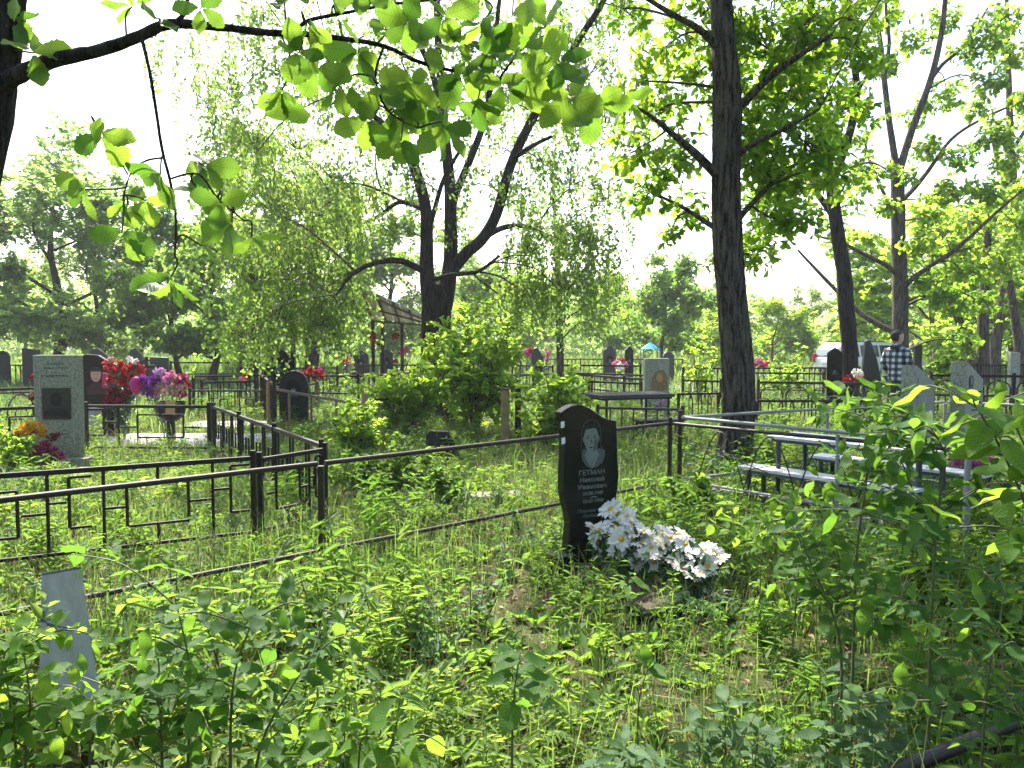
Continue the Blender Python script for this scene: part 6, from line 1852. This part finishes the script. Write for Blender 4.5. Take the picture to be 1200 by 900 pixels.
def ribbon_wreath():
    Y = 12.6
    fl = []
    for (x, y) in [(127, 428), (134, 436), (142, 430), (150, 432), (160, 428), (166, 434), (131, 446), (140, 444), (148, 440), (157, 442), (146, 450), (136, 455)]:
        fl.append((x, y, random.uniform(6, 8), 'petal_red'))
    for (x, y) in [(132, 462), (140, 460), (150, 458), (128, 470), (137, 470), (145, 466)]:
        fl.append((x, y, 7, 'petal_dark_red'))
    fl += [(130, 421, 4, 'petal_peach'), (152, 421, 4, 'petal_white'), (158, 424, 4, 'petal_white')]
    bouquet('wreath', 'large red flower wreath right of the colour portrait headstone', Y, fl, (D(143, 430, Y).x, Y, .02), 'wreath', nleaf=120, L=.12)
    t = thing('balloon', 'shiny hot pink balloon between the red and purple wreaths', 'balloon', (D(159, 430, 12.3).x, 12.3, 0))
    c = D(159, 451, 12.3)
    V, F = [], []
    n, mrow = 14, 10
    for i in range(mrow + 1):
        a = math.pi * i / mrow
        for k in range(n):
            b = 2 * math.pi * k / n
            r = .5 * math.sin(a) * (1.0 - .25 * (math.cos(a) < 0) * abs(math.cos(a)))
            V.append((r * math.cos(b) * .20, r * math.sin(b) * .16, .13 * math.cos(a) * (1.2 if math.cos(a) < 0 else 1) + (c.z)))
    for i in range(mrow):
        for k in range(n):
            F.append((i * n + k, i * n + (k + 1) % n, (i + 1) * n + (k + 1) % n, (i + 1) * n + k))
    link('bulb', pymesh('bulb', V, F, 'petal_hot_pink', True), t)
    V, F = tube([[(Vector((0, 0, -.05)), .008), (Vector((.01, 0, c.z * .5)), .008), (Vector((0, 0, c.z - .14)), .006)]], 5)
    link('stick', npmesh('stick', V, F, 'flower_stem'), t)
    fl = [(168, 446, 8, 'petal_purple', 'aster'), (176, 452, 9, 'petal_purple', 'aster'), (183, 444, 8, 'petal_purple', 'aster'), (187, 438, 8, 'petal_lilac'), (180, 460, 8, 'petal_purple', 'aster'), (171, 460, 7, 'petal_purple', 'aster'),
          (193, 448, 7, 'petal_lilac'), (200, 442, 8, 'petal_pink'), (206, 446, 8, 'petal_peach'), (186, 458, 8, 'petal_peach'), (202, 458, 9, 'petal_peach'), (210, 454, 8, 'petal_peach'), (215, 444, 8, 'petal_magenta'), (218, 452, 7, 'petal_red'), (213, 462, 7, 'petal_magenta')]
    bouquet('wreath', 'purple and peach flower wreath right of the red wreath', 12.4, fl, (D(193, 430, 12.4).x, 12.4, .05), 'wreath', nleaf=60)
    v = thing('flower_pot', 'round black pot with a tan wrapper under the purple wreath', 'pot', (D(200, 480, 12.1).x, 12.1, 0))
    prof = [(.06, .38), (.13, .40), (.20, .48), (.22, .58), (.21, .68), (.20, .68)]
    V, F = [], []; n = 18
    for (r, z) in prof:
        for k in range(n):
            V.append((r * math.cos(k * 6.2832 / n), r * math.sin(k * 6.2832 / n), z))
    for i in range(len(prof) - 1):
        for k in range(n):
            F.append((i * n + k, i * n + (k + 1) % n, (i + 1) * n + (k + 1) % n, (i + 1) * n + k))
    F.append(list(range(n))[::-1])
    link('bowl', pymesh('bowl', V, F, 'black_paint', True), v)
    lbox('stand', v, (0, 0, .16), (.10, .10, .44), 'black_paint', .01)
    lprism('wrapper', v, [(.02, .50), (.16, .50), (.17, .70), (.03, .71)], -.235, -.225, 'tan_paper')
    t = thing('cloth_panel', 'crimson cloth panel beside the colour portrait headstone', 'cloth', (D(124, 440, 12.9).x, 12.9, 0))
    zt = D(124, 438, 12.9).z; zb = D(124, 454, 12.9).z
    lprism('cloth', t, [(-.06, zb), (.06, zb - .02), (.065, zt), (-.055, zt + .02)], -.012, .0, 'cloth_red')
    lbox('stick', t, (0, .006, zt / 2 - .06), (.014, .012, zt + .06), 'weathered_wood')
ribbon_wreath()

headstone('dark sloped headstone behind the colour portrait headstone', 119, 21, 408, 28, wave, 'grey_granite', .1)
headstone('dark tall headstone with peaked top behind the red wreath', 162, 21.5, 408, 20, wave, 'grey_granite', .1)
headstone('dark square headstone with oval picture behind the purple wreath', 187, 20.5, 418, 21, lambda w, h: rect(w, .1, h, .02), 'grey_granite', .1)
def small_cross(px, Y, top, lab):
    H = D(px, top, Y).z
    t = thing('grave_cross', lab, 'cross', (D(px, 430, Y).x, Y, 0))
    lbox('shaft', t, (0, 0, H / 2 - .05), (.07, .06, H + .1), 'black_paint', .006)
    lbox('arm', t, (0, -.004, H * .80), (.42, .055, .07), 'black_paint', .006)
    lbox('short_arm', t, (0, -.004, H * .93), (.20, .055, .05), 'black_paint', .006)
small_cross(172, 20, 418, 'slim black cross between two dark headstones behind the wreaths')
headstone('dark headstone at the far left, left of the concrete stele', 37, 24, 408, 19, lambda w, h: rect(w, .1, h, .05), 'dull_granite', .1, pic=False)
headstone('small dark headstone cut by the left edge', 4, 26, 411, 14, arch, 'dull_granite', .1, pic=False)
headstone('wide black headstone with portrait under the left shelter', 327, 19.5, 403, 34, wave, 'black_granite', .05)
headstone('dark headstone with oval picture left of the right shelter posts', 423, 27, 410, 18, gable, 'grey_granite', .2)
headstone('dark headstone with etched figure between the right shelter posts', 453, 26, 408, 15, gable, 'grey_granite', .2)
headstone('dark headstone with red flowers to both sides, right of the central tree', 630, 24, 407, 14, wave, 'grey_granite', .3)
headstone('dark notched headstone at the back, left of the far pair', 714, 27, 405, 15, notch, 'grey_granite', .2)
headstone('dark narrow headstone at the back, right of the far pair', 737, 27, 405, 10, gable, 'black_granite', .2)
headstone('low dark headstone by the small blue tarp', 783, 29, 412, 14, arch, 'grey_granite', .2, pic=False)
headstone('black gabled headstone with oval portrait left of the leaning tree', 978, 16.8, 407, 17, lambda w, h: gable(w, h, .1, .12), 'black_granite', -.35, th=.14)
def obelisk():
    Y = 17.6
    P = Vector((D(1020, 430, Y).x, Y, 0)); H = D(1016, 398, Y).z
    stele('headstone', 'dark pointed shard-shaped headstone left of the person in plaid', P, -.2, -1, [(-.16, .1), (.24, .1), (.22, .75), (.12, 1.2), (-.03, H), (-.13, H - .03), (-.17, 1.0)], .16, 'grey_granite', (.6, .4, .16), 'grey_granite', 'headstone')
obelisk()
bouquet('flower_bunch', 'red and white flowers between the gabled and the pointed headstone', 17.0, [(992, 446, 5, 'petal_red'), (998, 442, 5, 'petal_dark_red'), (1004, 446, 5, 'petal_red'), (1009, 443, 4, 'petal_red'), (1002, 437, 5, 'petal_white'), (1008, 437, 4, 'petal_white')], None, nleaf=30)
bouquet('flower_bunch', 'red flowers behind the round-topped stone', 17, [(358, 438, 5, 'petal_red'), (364, 434, 5, 'petal_red'), (371, 437, 5, 'petal_red'), (377, 440, 5, 'petal_red'), (368, 443, 4, 'petal_dark_red'), (375, 434, 4, 'petal_hot_pink')], None, nleaf=30)
bouquet('flower_bunch', 'small red and pink flowers left of the round-topped stone', 19, [(284, 445, 4, 'petal_hot_pink'), (291, 443, 4, 'petal_red'), (287, 440, 3, 'petal_red')], None, nleaf=20)
bouquet('flower_bunch', 'pink red flowers left of the far dark stone, right of the central tree', 24, [(616, 412, 4, 'petal_pink'), (621, 411, 4, 'petal_red'), (618, 416, 4, 'petal_hot_pink')], None, nleaf=20)
bouquet('flower_bunch', 'pale pink flowers right of the far dark stone', 24, [(640, 409, 3, 'petal_peach'), (642, 415, 4, 'petal_pink'), (641, 421, 3, 'petal_pink')], None, nleaf=20)
bouquet('flower_bunch', 'pink and white flowers before the far pair of stones', 25, [(722, 426, 5, 'petal_pink'), (729, 424, 5, 'petal_red'), (727, 430, 5, 'petal_white'), (733, 428, 4, 'petal_pink')], None, nleaf=20)
bouquet('flower_bunch', 'pink and red flowers just right of the oak trunk, far off', 23, [(888, 424, 5, 'petal_pink'), (894, 428, 5, 'petal_hot_pink'), (884, 428, 4, 'petal_red'), (900, 427, 4, 'petal_red')], None, nleaf=20)
bouquet('flower_bunch', 'magenta flowers by the right shelter posts', 24, [(473, 412, 5, 'petal_hot_pink'), (476, 409, 4, 'petal_pink'), (463, 424, 4, 'petal_red')], None, nleaf=24)
bouquet('flower_bunch', 'red and peach flowers left of the right shelter', 22, [(402, 424, 4, 'petal_red'), (412, 426, 4, 'petal_peach'), (408, 422, 4, 'petal_red')], None, nleaf=24)
def portrait_stele():
    Y = 16.5
    P = Vector((D(769, 430, Y).x, Y, 0)); H = D(769, 420, Y).z; w = 29 * pm(Y)
    t = stele('concrete_stele', 'grey stele with brown portrait patch behind the weathered table', P, .1, -1, rect(w, .08, H, .0), .14, 'concrete', (.7, .36, .12), 'concrete')
    c = H - .36
    p = lprism('portrait', t, [(-.12, c - .30), (.22, c - .30), (.22, c - .05), (.19, c + .05), (.13, c + .12), (.02, c + .12), (-.06, c + .06), (-.10, c - .05), (-.13, c - .15)], -.078, -.071, 'brown_portrait')
    lprism('face', p, ell(.05, c - .04, .07, .09, 14), -.082, -.079, 'tan_paper')
    bouquet('flower_bunch', 'dull purple flowers low under the weathered table', Y - .5, [(778, 472, 4, 'petal_lilac'), (774, 466, 3, 'petal_purple'), (771, 474, 3, 'petal_lilac')], None, nleaf=20)
portrait_stele()
def sloped_slab():
    b = G(516, 545)
    t = thing('gravestone', 'small dark sloped stone slab half hidden in the bushes', 'gravestone', (b.x, b.y, 0), None, facing(.1, -1))
    lprism('stele', t, [(-.18, -.1), (.19, -.1), (.19, .30), (.10, .44), (-.12, .46), (-.18, .40)], -.06, .06, 'dull_granite', .01)
    lbox('plinth', t, (0, 0, .0), (.5, .3, .14), 'mossy_concrete', .01)
    q = G(590, 586)
    slab('concrete_slab', 'broken grey concrete piece on the ground behind the long rail', (q.x - .35, q.y), (q.x + .2, q.y + .1), .28, .06, 'concrete')
sloped_slab()
slab('grave_slab', 'pale stone paving behind the left fence under the purple wreath', (D(160, 430, 12.9).x - .9, 12.6), (D(160, 430, 12.9).x + 2.2, 12.6), 1.7, .04, 'pale_concrete')
slab('grave_slab', 'pale paving far right of the left fence', (D(265, 430, 15).x - .8, 15), (D(265, 430, 15).x + .9, 15), 1.1, .04, 'pale_concrete')

# ------------------------------------------------------------------ roofed shelters
def shelter(lab, A, B, C, Dd, posts, group='roofed shelters over graves'):
    """A high corner, B, C, Dd the other roof corners"""
    b = Vector((A.x, A.y, 0))
    t = thing('shelter', lab, 'shelter', b, group)
    n = 5
    for k in range(n):
        f0, f1 = k / n + .004, (k + 1) / n - .004
        q = [A.lerp(B, f0), A.lerp(B, f1), C.lerp(Dd, f1), C.lerp(Dd, f0)]
        V = [p - b for p in q] + [p - b + Vector((0, 0, .03)) for p in q]
        F = [(0, 1, 2, 3), (7, 6, 5, 4), (0, 4, 5, 1), (1, 5, 6, 2), (2, 6, 7, 3), (3, 7, 4, 0)]
        link('roof_panel', pymesh('roof_panel', V, F, 'roof_sheet'), t)
    dn = Vector((0, 0, -.035))
    for f in (0, .25, .5, .75, 1):
        bar('rafter', A.lerp(B, f) + dn, C.lerp(Dd, f) + dn, .06, 'dark_brown_paint', t)
    for f in (.05, .5, .95):
        bar('purlin', A.lerp(C, f) + dn * 2.8, B.lerp(Dd, f) + dn * 2.8, .05, 'dark_brown_paint', t)
    for (u, v) in posts:
        p = A.lerp(B, u).lerp(C.lerp(Dd, u), v)
        bar('post', (p.x, p.y, -.3), (p.x, p.y, p.z - .12), .10, 'black_paint', t)
    return t
A = D(422, 336, 21.6); B = D(498, 371, 22.2); C = D(436, 374, 25.0); E = D(500, 378, 25.4)
shelter('shelter with slanted sheet roof left of the central tree trunk', A, B, C, E, ((.03, .92), (.2, .95), (.55, .95), (.97, .3)))
A = D(372, 345, 18.4); B = D(285, 368, 18.0); C = D(366, 362, 21.0); E = D(292, 374, 20.6)
shelter('shelter roof half hidden by weeping leaves, over the round-topped stone', A, B, C, E, ((.1, .9), (.33, .5), (.66, .5), (.9, .9)))
def lantern(px, py, Y, lab):
    p = D(px, py, Y)
    t = thing('hanging_flower_ball', lab, 'flowers', p, 'red flower balls hanging in the shelters')
    blossom(t, p, 4.5 * pm(Y), 'petal_red'); blossom(t, p + Vector((.02, 0, .05)), 4 * pm(Y), 'petal_dark_red')
    bar('cord', p + Vector((0, 0, .08)), p + Vector((0, 0, .62)), .012, 'black_paint', t)
lantern(438, 396, 23.6, 'red flower ball hanging at the left post of the right shelter')
lantern(463, 395, 23.6, 'red flower ball hanging in the middle of the right shelter')
lantern(495, 394, 22.6, 'red flower ball hanging beside the central tree trunk')
lantern(346, 391, 19.6, 'dull red flower ball hanging in the left shelter')

# small blue tarp roof far back
def tarp():
    Y = 36
    b = Vector((D(762, 430, Y).x, Y, 0))
    t = thing('tarp_canopy', 'small bright blue tarp roof far back behind the grey portrait stele', 'tent', b)
    z = D(762, 409, Y).z; w = .40
    V = [(-w, -w, z), (w, -w, z), (w, w, z), (-w, w, z), (0, 0, z + .32)]
    link('canopy', pymesh('canopy', V, [(0, 1, 4), (1, 2, 4), (2, 3, 4), (3, 0, 4), (3, 2, 1, 0)], 'blue_tarp'), t)
    for sx in (-1, 1):
        for sy in (-1, 1):
            bar('post', b + Vector((sx * w * .95, sy * w * .95, -.2)), b + Vector((sx * w * .95, sy * w * .95, z)), .05, 'silver_paint', t)
tarp()

# ------------------------------------------------------------------ the person in plaid
def skin_mesh(name, verts, edges, m, sub=2, root=0):
    me = bpy.data.meshes.new(name)
    me.from_pydata([v[:3] for v in verts], edges, [])
    o = bpy.data.objects.new(name, me); COL.objects.link(o)
    md = o.modifiers.new('skin', 'SKIN'); md.use_smooth_shade = True
    sl_ = me.skin_vertices[0].data
    for i, v in enumerate(verts):
        sl_[i].radius = (v[3], v[4] if len(v) > 4 else v[3]); sl_[i].use_root = (i == root)
    s = o.modifiers.new('sub', 'SUBSURF'); s.levels = sub; s.render_levels = sub
    dg = bpy.context.evaluated_depsgraph_get()
    out = bpy.data.meshes.new_from_object(o.evaluated_get(dg))
    bpy.data.objects.remove(o)
    out.materials.clear(); out.materials.append(mat(m))
    out.polygons.foreach_set('use_smooth', np.ones(len(out.polygons), dtype=bool))
    return out

def blob(rings, n=16):
    """closed lathe-like shape: rings = (cx, cy, z, rx, ry)"""
    V, F = [], []
    for (cx, cy, z, rx, ry) in rings:
        for k in range(n):
            a = 2 * math.pi * k / n
            V.append((cx + rx * math.cos(a), cy + ry * math.sin(a), z))
    for i in range(len(rings) - 1):
        for k in range(n):
            F.append((i * n + k, i * n + (k + 1) % n, (i + 1) * n + (k + 1) % n, (i + 1) * n + k))
    F.append(list(range(n))[::-1]); F.append([(len(rings) - 1) * n + k for k in range(n)])
    return V, F

PERSON = {}
def make_person():
    # local frame: +X is where the person faces, Z up, feet at 0; height 1.80
    arms = {}
    B = [(0, 0, .95, .13, .15), (0, 0, 1.18, .115, .15), (.0, 0, 1.38, .11, .17), (.01, 0, 1.50, .06, .07), (.03, 0, 1.58, .05), ]
    E = [(0, 1), (1, 2), (2, 3), (3, 4)]
    for s in (-1, 1):
        i = len(B)
        B += [(0, s * .19, 1.42, .055), (-.04, s * .25, 1.14, .045), (.14, s * .20, .98, .036), (.21, s * .17, .96, .03)]
        E += [(2, i), (i, i + 1), (i + 1, i + 2), (i + 2, i + 3)]
        j = len(B)
        B += [(0, s * .09, .86, .085), (.02, s * .10, .48, .058), (-.01, s * .105, .10, .042), (.10, s * .115, .045, .035), (.17, s * .12, .035, .028)]
        E += [(0, j), (j, j + 1), (j + 1, j + 2), (j + 2, j + 3), (j + 3, j + 4)]
    body = skin_mesh('body', B, E, 'skin')
    # head, features and fingers belong to the same body mesh
    bm = bmesh.new(); bm.from_mesh(body)
    def add(V, F, M=None):
        vs_ = [bm.verts.new((M @ Vector(v)) if M else v) for v in V]
        for f in F:
            fc = bm.faces.new([vs_[i] for i in f]); fc.smooth = True
    hm = Matrix.Translation((.04, 0, 1.69)) @ Matrix.Rotation(R(-38), 4, 'Z') @ Matrix.Rotation(R(16), 4, 'Y')
    V, F = blob([(.03, 0, -.135, .03, .025), (.035, 0, -.115, .055, .045), (.02, 0, -.07, .08, .06), (.01, 0, -.02, .09, .068), (.0, 0, .04, .095, .073), (-.01, 0, .085, .08, .062), (-.015, 0, .11, .045, .035)])
    add(V, F, hm)
    V, F = blob([(.105, 0, -.045, .022, .018), (.10, 0, -.02, .018, .013), (.09, 0, .015, .012, .008)], 8); add(V, F, hm)      # nose
    for s in (-1, 1):
        V, F = blob([(-.01, s * .074, -.03, .014, .008), (-.012, s * .08, .0, .022, .01), (-.014, s * .074, .03, .016, .007)], 8); add(V, F, hm)   # ears
        h0 = Vector((.21, s * .17, .96))
        for k in range(4):
            p = h0 + Vector((.03, s * (-.03 + .02 * k), .005)); ln = (.032, .037, .034, .026)[k]
            V, F = tube([[(p, .009), (p + Vector((ln, 0, -.012)), .0085), (p + Vector((ln * 1.4, -s * .006, -ln)), .0075), (p + Vector((ln * 1.1, -s * .01, -ln * 1.7)), .006)]], 6)
            add([tuple(v) for v in V], [tuple(int(i) for i in f) for f in F])
        p = h0 + Vector((.0, -s * .03, .0))
        V, F = tube([[(p, .011), (p + Vector((.03, -s * .018, -.005)), .010), (p + Vector((.055, -s * .02, -.02)), .007)]], 6)
        add([tuple(v) for v in V], [tuple(int(i) for i in f) for f in F])
    bm.to_mesh(body); bm.free()
    # hooded plaid shirt
    S = [(0, 0, .74, .165, .185), (0, 0, .98, .15, .175), (0, 0, 1.18, .14, .175), (0, 0, 1.36, .135, .19), (.0, 0, 1.47, .09, .11), (.01, 0, 1.53, .07, .075)]
    E = [(0, 1), (1, 2), (2, 3), (3, 4), (4, 5)]
    for s in (-1, 1):
        i = len(S)
        S += [(0, s * .20, 1.41, .075), (-.045, s * .26, 1.14, .066), (.13, s * .205, .985, .052), (.18, s * .185, .97, .046)]
        E += [(3, i), (i, i + 1), (i + 1, i + 2), (i + 2, i + 3)]
    shirt = skin_mesh('shirt', S, E, 'plaid_cloth')
    hood = skin_mesh('hood', [(-.11, -.06, 1.50, .05), (-.13, 0, 1.46, .065), (-.11, .06, 1.50, .05), (-.04, .10, 1.53, .03), (-.04, -.10, 1.53, .03)], [(0, 1), (1, 2), (2, 3), (0, 4)], 'denim', root=1)
    J = [(0, 0, .92, .14, .165)]
    E = []
    for s in (-1, 1):
        i = len(J)
        J += [(0, s * .09, .82, .105), (.02, s * .10, .48, .078), (-.01, s * .105, .08, .068)]
        E += [(0, i), (i, i + 1), (i + 1, i + 2)]
    jeans = skin_mesh('jeans', J, E, 'denim')
    hv, hf = blob([(-.0, 0, -.10, .05, .05), (-.0, 0, -.075, .072, .068), (-.012, 0, -.04, .085, .074), (-.02, 0, .0, .092, .08), (-.008, 0, .05, .102, .082), (-.012, 0, .095, .088, .07), (-.018, 0, .125, .05, .04)], 18)
    hv = [tuple(hm @ Vector((x + (-.006 if z > .06 else -.05), y, z))) for x, y, z in hv]
    hair = pymesh('hair', hv, hf, 'hair_brown', True)
    shoes = []
    for s in (-1, 1):
        shoes.append(skin_mesh('shoe', [(-.05, s * .105, .045, .045), (.05, s * .11, .04, .045), (.16, s * .118, .035, .038)], [(0, 1), (1, 2)], 'shoe_black'))
    PERSON.update(body=body, shirt=shirt, hood=hood, jeans=jeans, hair=hair, shoes=shoes)
make_person()
def place_person():
    Yp = 15.6
    t = thing('person', 'person in a black and white plaid hooded shirt and jeans, seen from behind', 'person', (D(1051, 430, Yp).x, Yp, 0.0), None, R(42))
    for k in ('body', 'shirt', 'jeans', 'hair'):
        link(k, PERSON[k], t)
    h = [c for c in t.children if c.data is PERSON['shirt']][0]
    link('hood', PERSON['hood'], h)
    for s in PERSON['shoes']:
        link('shoe', s, t)
place_person()

# ------------------------------------------------------------------ the parked white car
def car():
    Y = 33
    x0 = D(967, 420, Y).x
    t = thing('parked_car', 'white estate car with red tail light parked behind the trees', 'car', (x0, Y, 0), None, R(14))
    t.scale = (1, 1, .92)
    Lc, Wd = 4.6, 1.75
    # local X: rear (0) to front (Lc); Y across; lofted stations: x, half width, sill, belt
    def loft(st, nm, m):
        V, F = [], []
        k = len(st[0][1])
        for x, sec in st:
            V += [(x, y, z) for y, z in sec]
        for i in range(len(st) - 1):
            for j in range(k):
                F.append((i * k + j, i * k + (j + 1) % k, (i + 1) * k + (j + 1) % k, (i + 1) * k + j))
        F.append(list(range(k))[::-1]); F.append([(len(st) - 1) * k + j for j in range(k)])
        me = pymesh(nm, V, F, m)
        bm = bmesh.new(); bm.from_mesh(me); bmesh.ops.recalc_face_normals(bm, faces=bm.faces); bm.to_mesh(me); bm.free()
        me.polygons.foreach_set('use_smooth', np.zeros(len(me.polygons), dtype=bool))
        return me
    def lower(w, s, b): return [(-w, s + .12), (-w * .97, s), (w * .97, s), (w, s + .12), (w * 1.0, b - .12), (w * .95, b), (-w * .95, b), (-w, b - .12)]
    st = [(0, lower(.80, .42, .98)), (.10, lower(.86, .30, 1.02)), (.5, lower(.875, .24, 1.03)), (3.3, lower(.875, .24, 1.0)), (3.6, lower(.875, .24, .98)), (4.3, lower(.84, .28, .86)), (4.6, lower(.70, .38, .72))]
    body = link('body', bevelled(loft(st, 'body', 'car_white'), .02, 2), t)
    def upper(w, b, h): return [(-w, b), (w, b), (w * .83, h - .05), (w * .76, h), (-w * .76, h), (-w * .83, h - .05)]
    st = [(.06, upper(.80, .97, 1.40)), (.35, upper(.82, .98, 1.66)), (1.6, upper(.83, .98, 1.71)), (2.6, upper(.83, .97, 1.66)), (3.5, upper(.80, .96, .99))]
    cab = link('cabin', bevelled(loft(st, 'cabin', 'car_white'), .015, 2), t)
    for s in (-1, 1):
        for (xa, xb, ta, tb) in ((.28, 1.02, .42, 1.0), (1.12, 1.95, 1.12, 1.93), (2.05, 3.05, 2.03, 2.55)):
            yb, yt = s * .833, s * .722
            zb, zt = 1.05, 1.56
            V = [(xa, yb, zb), (xb, yb, zb), (tb, yt, zt), (ta, yt, zt)]
            V = [(x, y + s * .012, z) for x, y, z in V] + [(x, y - s * .02, z) for x, y, z in V]
            link('side_window', pymesh('side_window', V, [(0, 1, 2, 3), (4, 7, 6, 5), (0, 4, 5, 1), (1, 5, 6, 2), (2, 6, 7, 3), (3, 7, 4, 0)], 'car_glass'), cab)
        lbox('roof_rail', cab, (1.45, s * .60, 1.73), (1.9, .04, .04), 'car_trim', .01)
        lbox('tail_light', t, (.03, s * .74, .98), (.16, .16, .42), 'tail_red', .03)
        lbox('headlight', t, (4.42, s * .62, .72), (.22, .30, .16), 'car_glass', .03)
        lbox('mirror', t, (2.95, s * .98, 1.06), (.12, .2, .15), 'car_white', .03)
        for xd in (1.08, 2.02):
            h = lbox('door', t, (xd + .44, s * .868, .66), (.86, .03, .62), 'car_white', .008)
            lbox('handle', h, (-.28, s * .022, .22), (.16, .02, .03), 'car_trim', .006)
        for xw in (.85, 3.75):
            tv, tf = [], []
            n = 24
            for (r, y) in ((.20, .0), (.31, .0), (.335, .03), (.335, .17), (.31, .20), (.20, .20)):
                for k in range(n):
                    tv.append((r * math.cos(k * 6.2832 / n), y - .1, r * math.sin(k * 6.2832 / n)))
            for i in range(5):
                for k in range(n):
                    tf.append((i * n + k, i * n + (k + 1) % n, (i + 1) * n + (k + 1) % n, (i + 1) * n + k))
            w = link('wheel', pymesh('wheel', tv, tf, 'rubber', True), t, Matrix.Translation((xw, s * .80, .335)))
            rv = [(.2 * math.cos(k * 6.2832 / n), s * .07, .2 * math.sin(k * 6.2832 / n)) for k in range(n)] + [(.05 * math.cos(k * 6.2832 / n), s * .095, .05 * math.sin(k * 6.2832 / n)) for k in range(n)]
            link('rim', pymesh('rim', rv, [(k, (k + 1) % n, n + (k + 1) % n, n + k) for k in range(n)] + [list(range(n, 2 * n))], 'rim_metal'), w)
    V = [(.04, -.62, 1.05), (.04, .62, 1.05), (.30, .55, 1.56), (.30, -.55, 1.56)]
    V = [(x - .012, y, z) for x, y, z in V] + [(x + .03, y, z) for x, y, z in V]
    link('rear_window', pymesh('rear_window', V, [(0, 3, 2, 1), (4, 5, 6, 7), (0, 1, 5, 4), (1, 2, 6, 5), (2, 3, 7, 6), (3, 0, 4, 7)], 'car_glass'), cab)
    V = [(3.46, -.64, 1.02), (3.46, .64, 1.02), (2.66, .56, 1.62), (2.66, -.56, 1.62)]
    V = [(x + .03, y, z + .02) for x, y, z in V] + [(x - .02, y, z - .02) for x, y, z in V]
    link('windscreen', pymesh('windscreen', V, [(0, 1, 2, 3), (7, 6, 5, 4), (0, 4, 5, 1), (1, 5, 6, 2), (2, 6, 7, 3), (3, 7, 4, 0)], 'car_glass'), cab)
    lbox('rear_bumper', t, (.0, 0, .48), (.22, 1.66, .22), 'car_trim', .03)
    lbox('front_bumper', t, (4.56, 0, .46), (.2, 1.5, .22), 'car_trim', .03)
    lbox('number_plate', t, (-.005, 0, .80), (.03, .52, .12), 'white_paper', .005)
car()
for i, (px, Y, top, wp, lab) in enumerate([(1075, 24, 402, 9, 'small dark headstone just right of the person in plaid'), (1188, 18, 412, 12, 'pale grey stone at the far right edge')]):
    headstone(lab, px, Y, top, wp, arch if i == 0 else (lambda w, h: rect(w, .1, h, .03)), 'dull_granite' if i == 0 else 'concrete', .1, pic=False)

make_grass()
make_weeds()
make_litter()
make_stalks()
make_meadow()

def haze():
    x0, x1, y0, y1, z0, z1 = -140, 140, -12, 120, -1.2, 16
    V = [(x, y, z) for x in (x0, x1) for y in (y0, y1) for z in (z0, z1)]
    me = pymesh('haze', V, [(0, 1, 3, 2), (4, 6, 7, 5), (0, 4, 5, 1), (2, 3, 7, 6), (0, 2, 6, 4), (1, 5, 7, 3)])
    m = bpy.data.materials.new('haze_air'); m.use_nodes = True
    n = m.node_tree.nodes; n.clear()
    out = n.new('ShaderNodeOutputMaterial'); pv = n.new('ShaderNodeVolumePrincipled')
    pv.inputs['Color'].default_value = (.93, .96, 1, 1); pv.inputs['Density'].default_value = 0.0007; pv.inputs['Anisotropy'].default_value = 0.3
    m.node_tree.links.new(pv.outputs[0], out.inputs['Volume'])
    me.materials.append(m)
    o = link('haze', me)
    tag(o, 'thin bright haze in the air between the trees', 'haze', None, 'stuff')
haze()
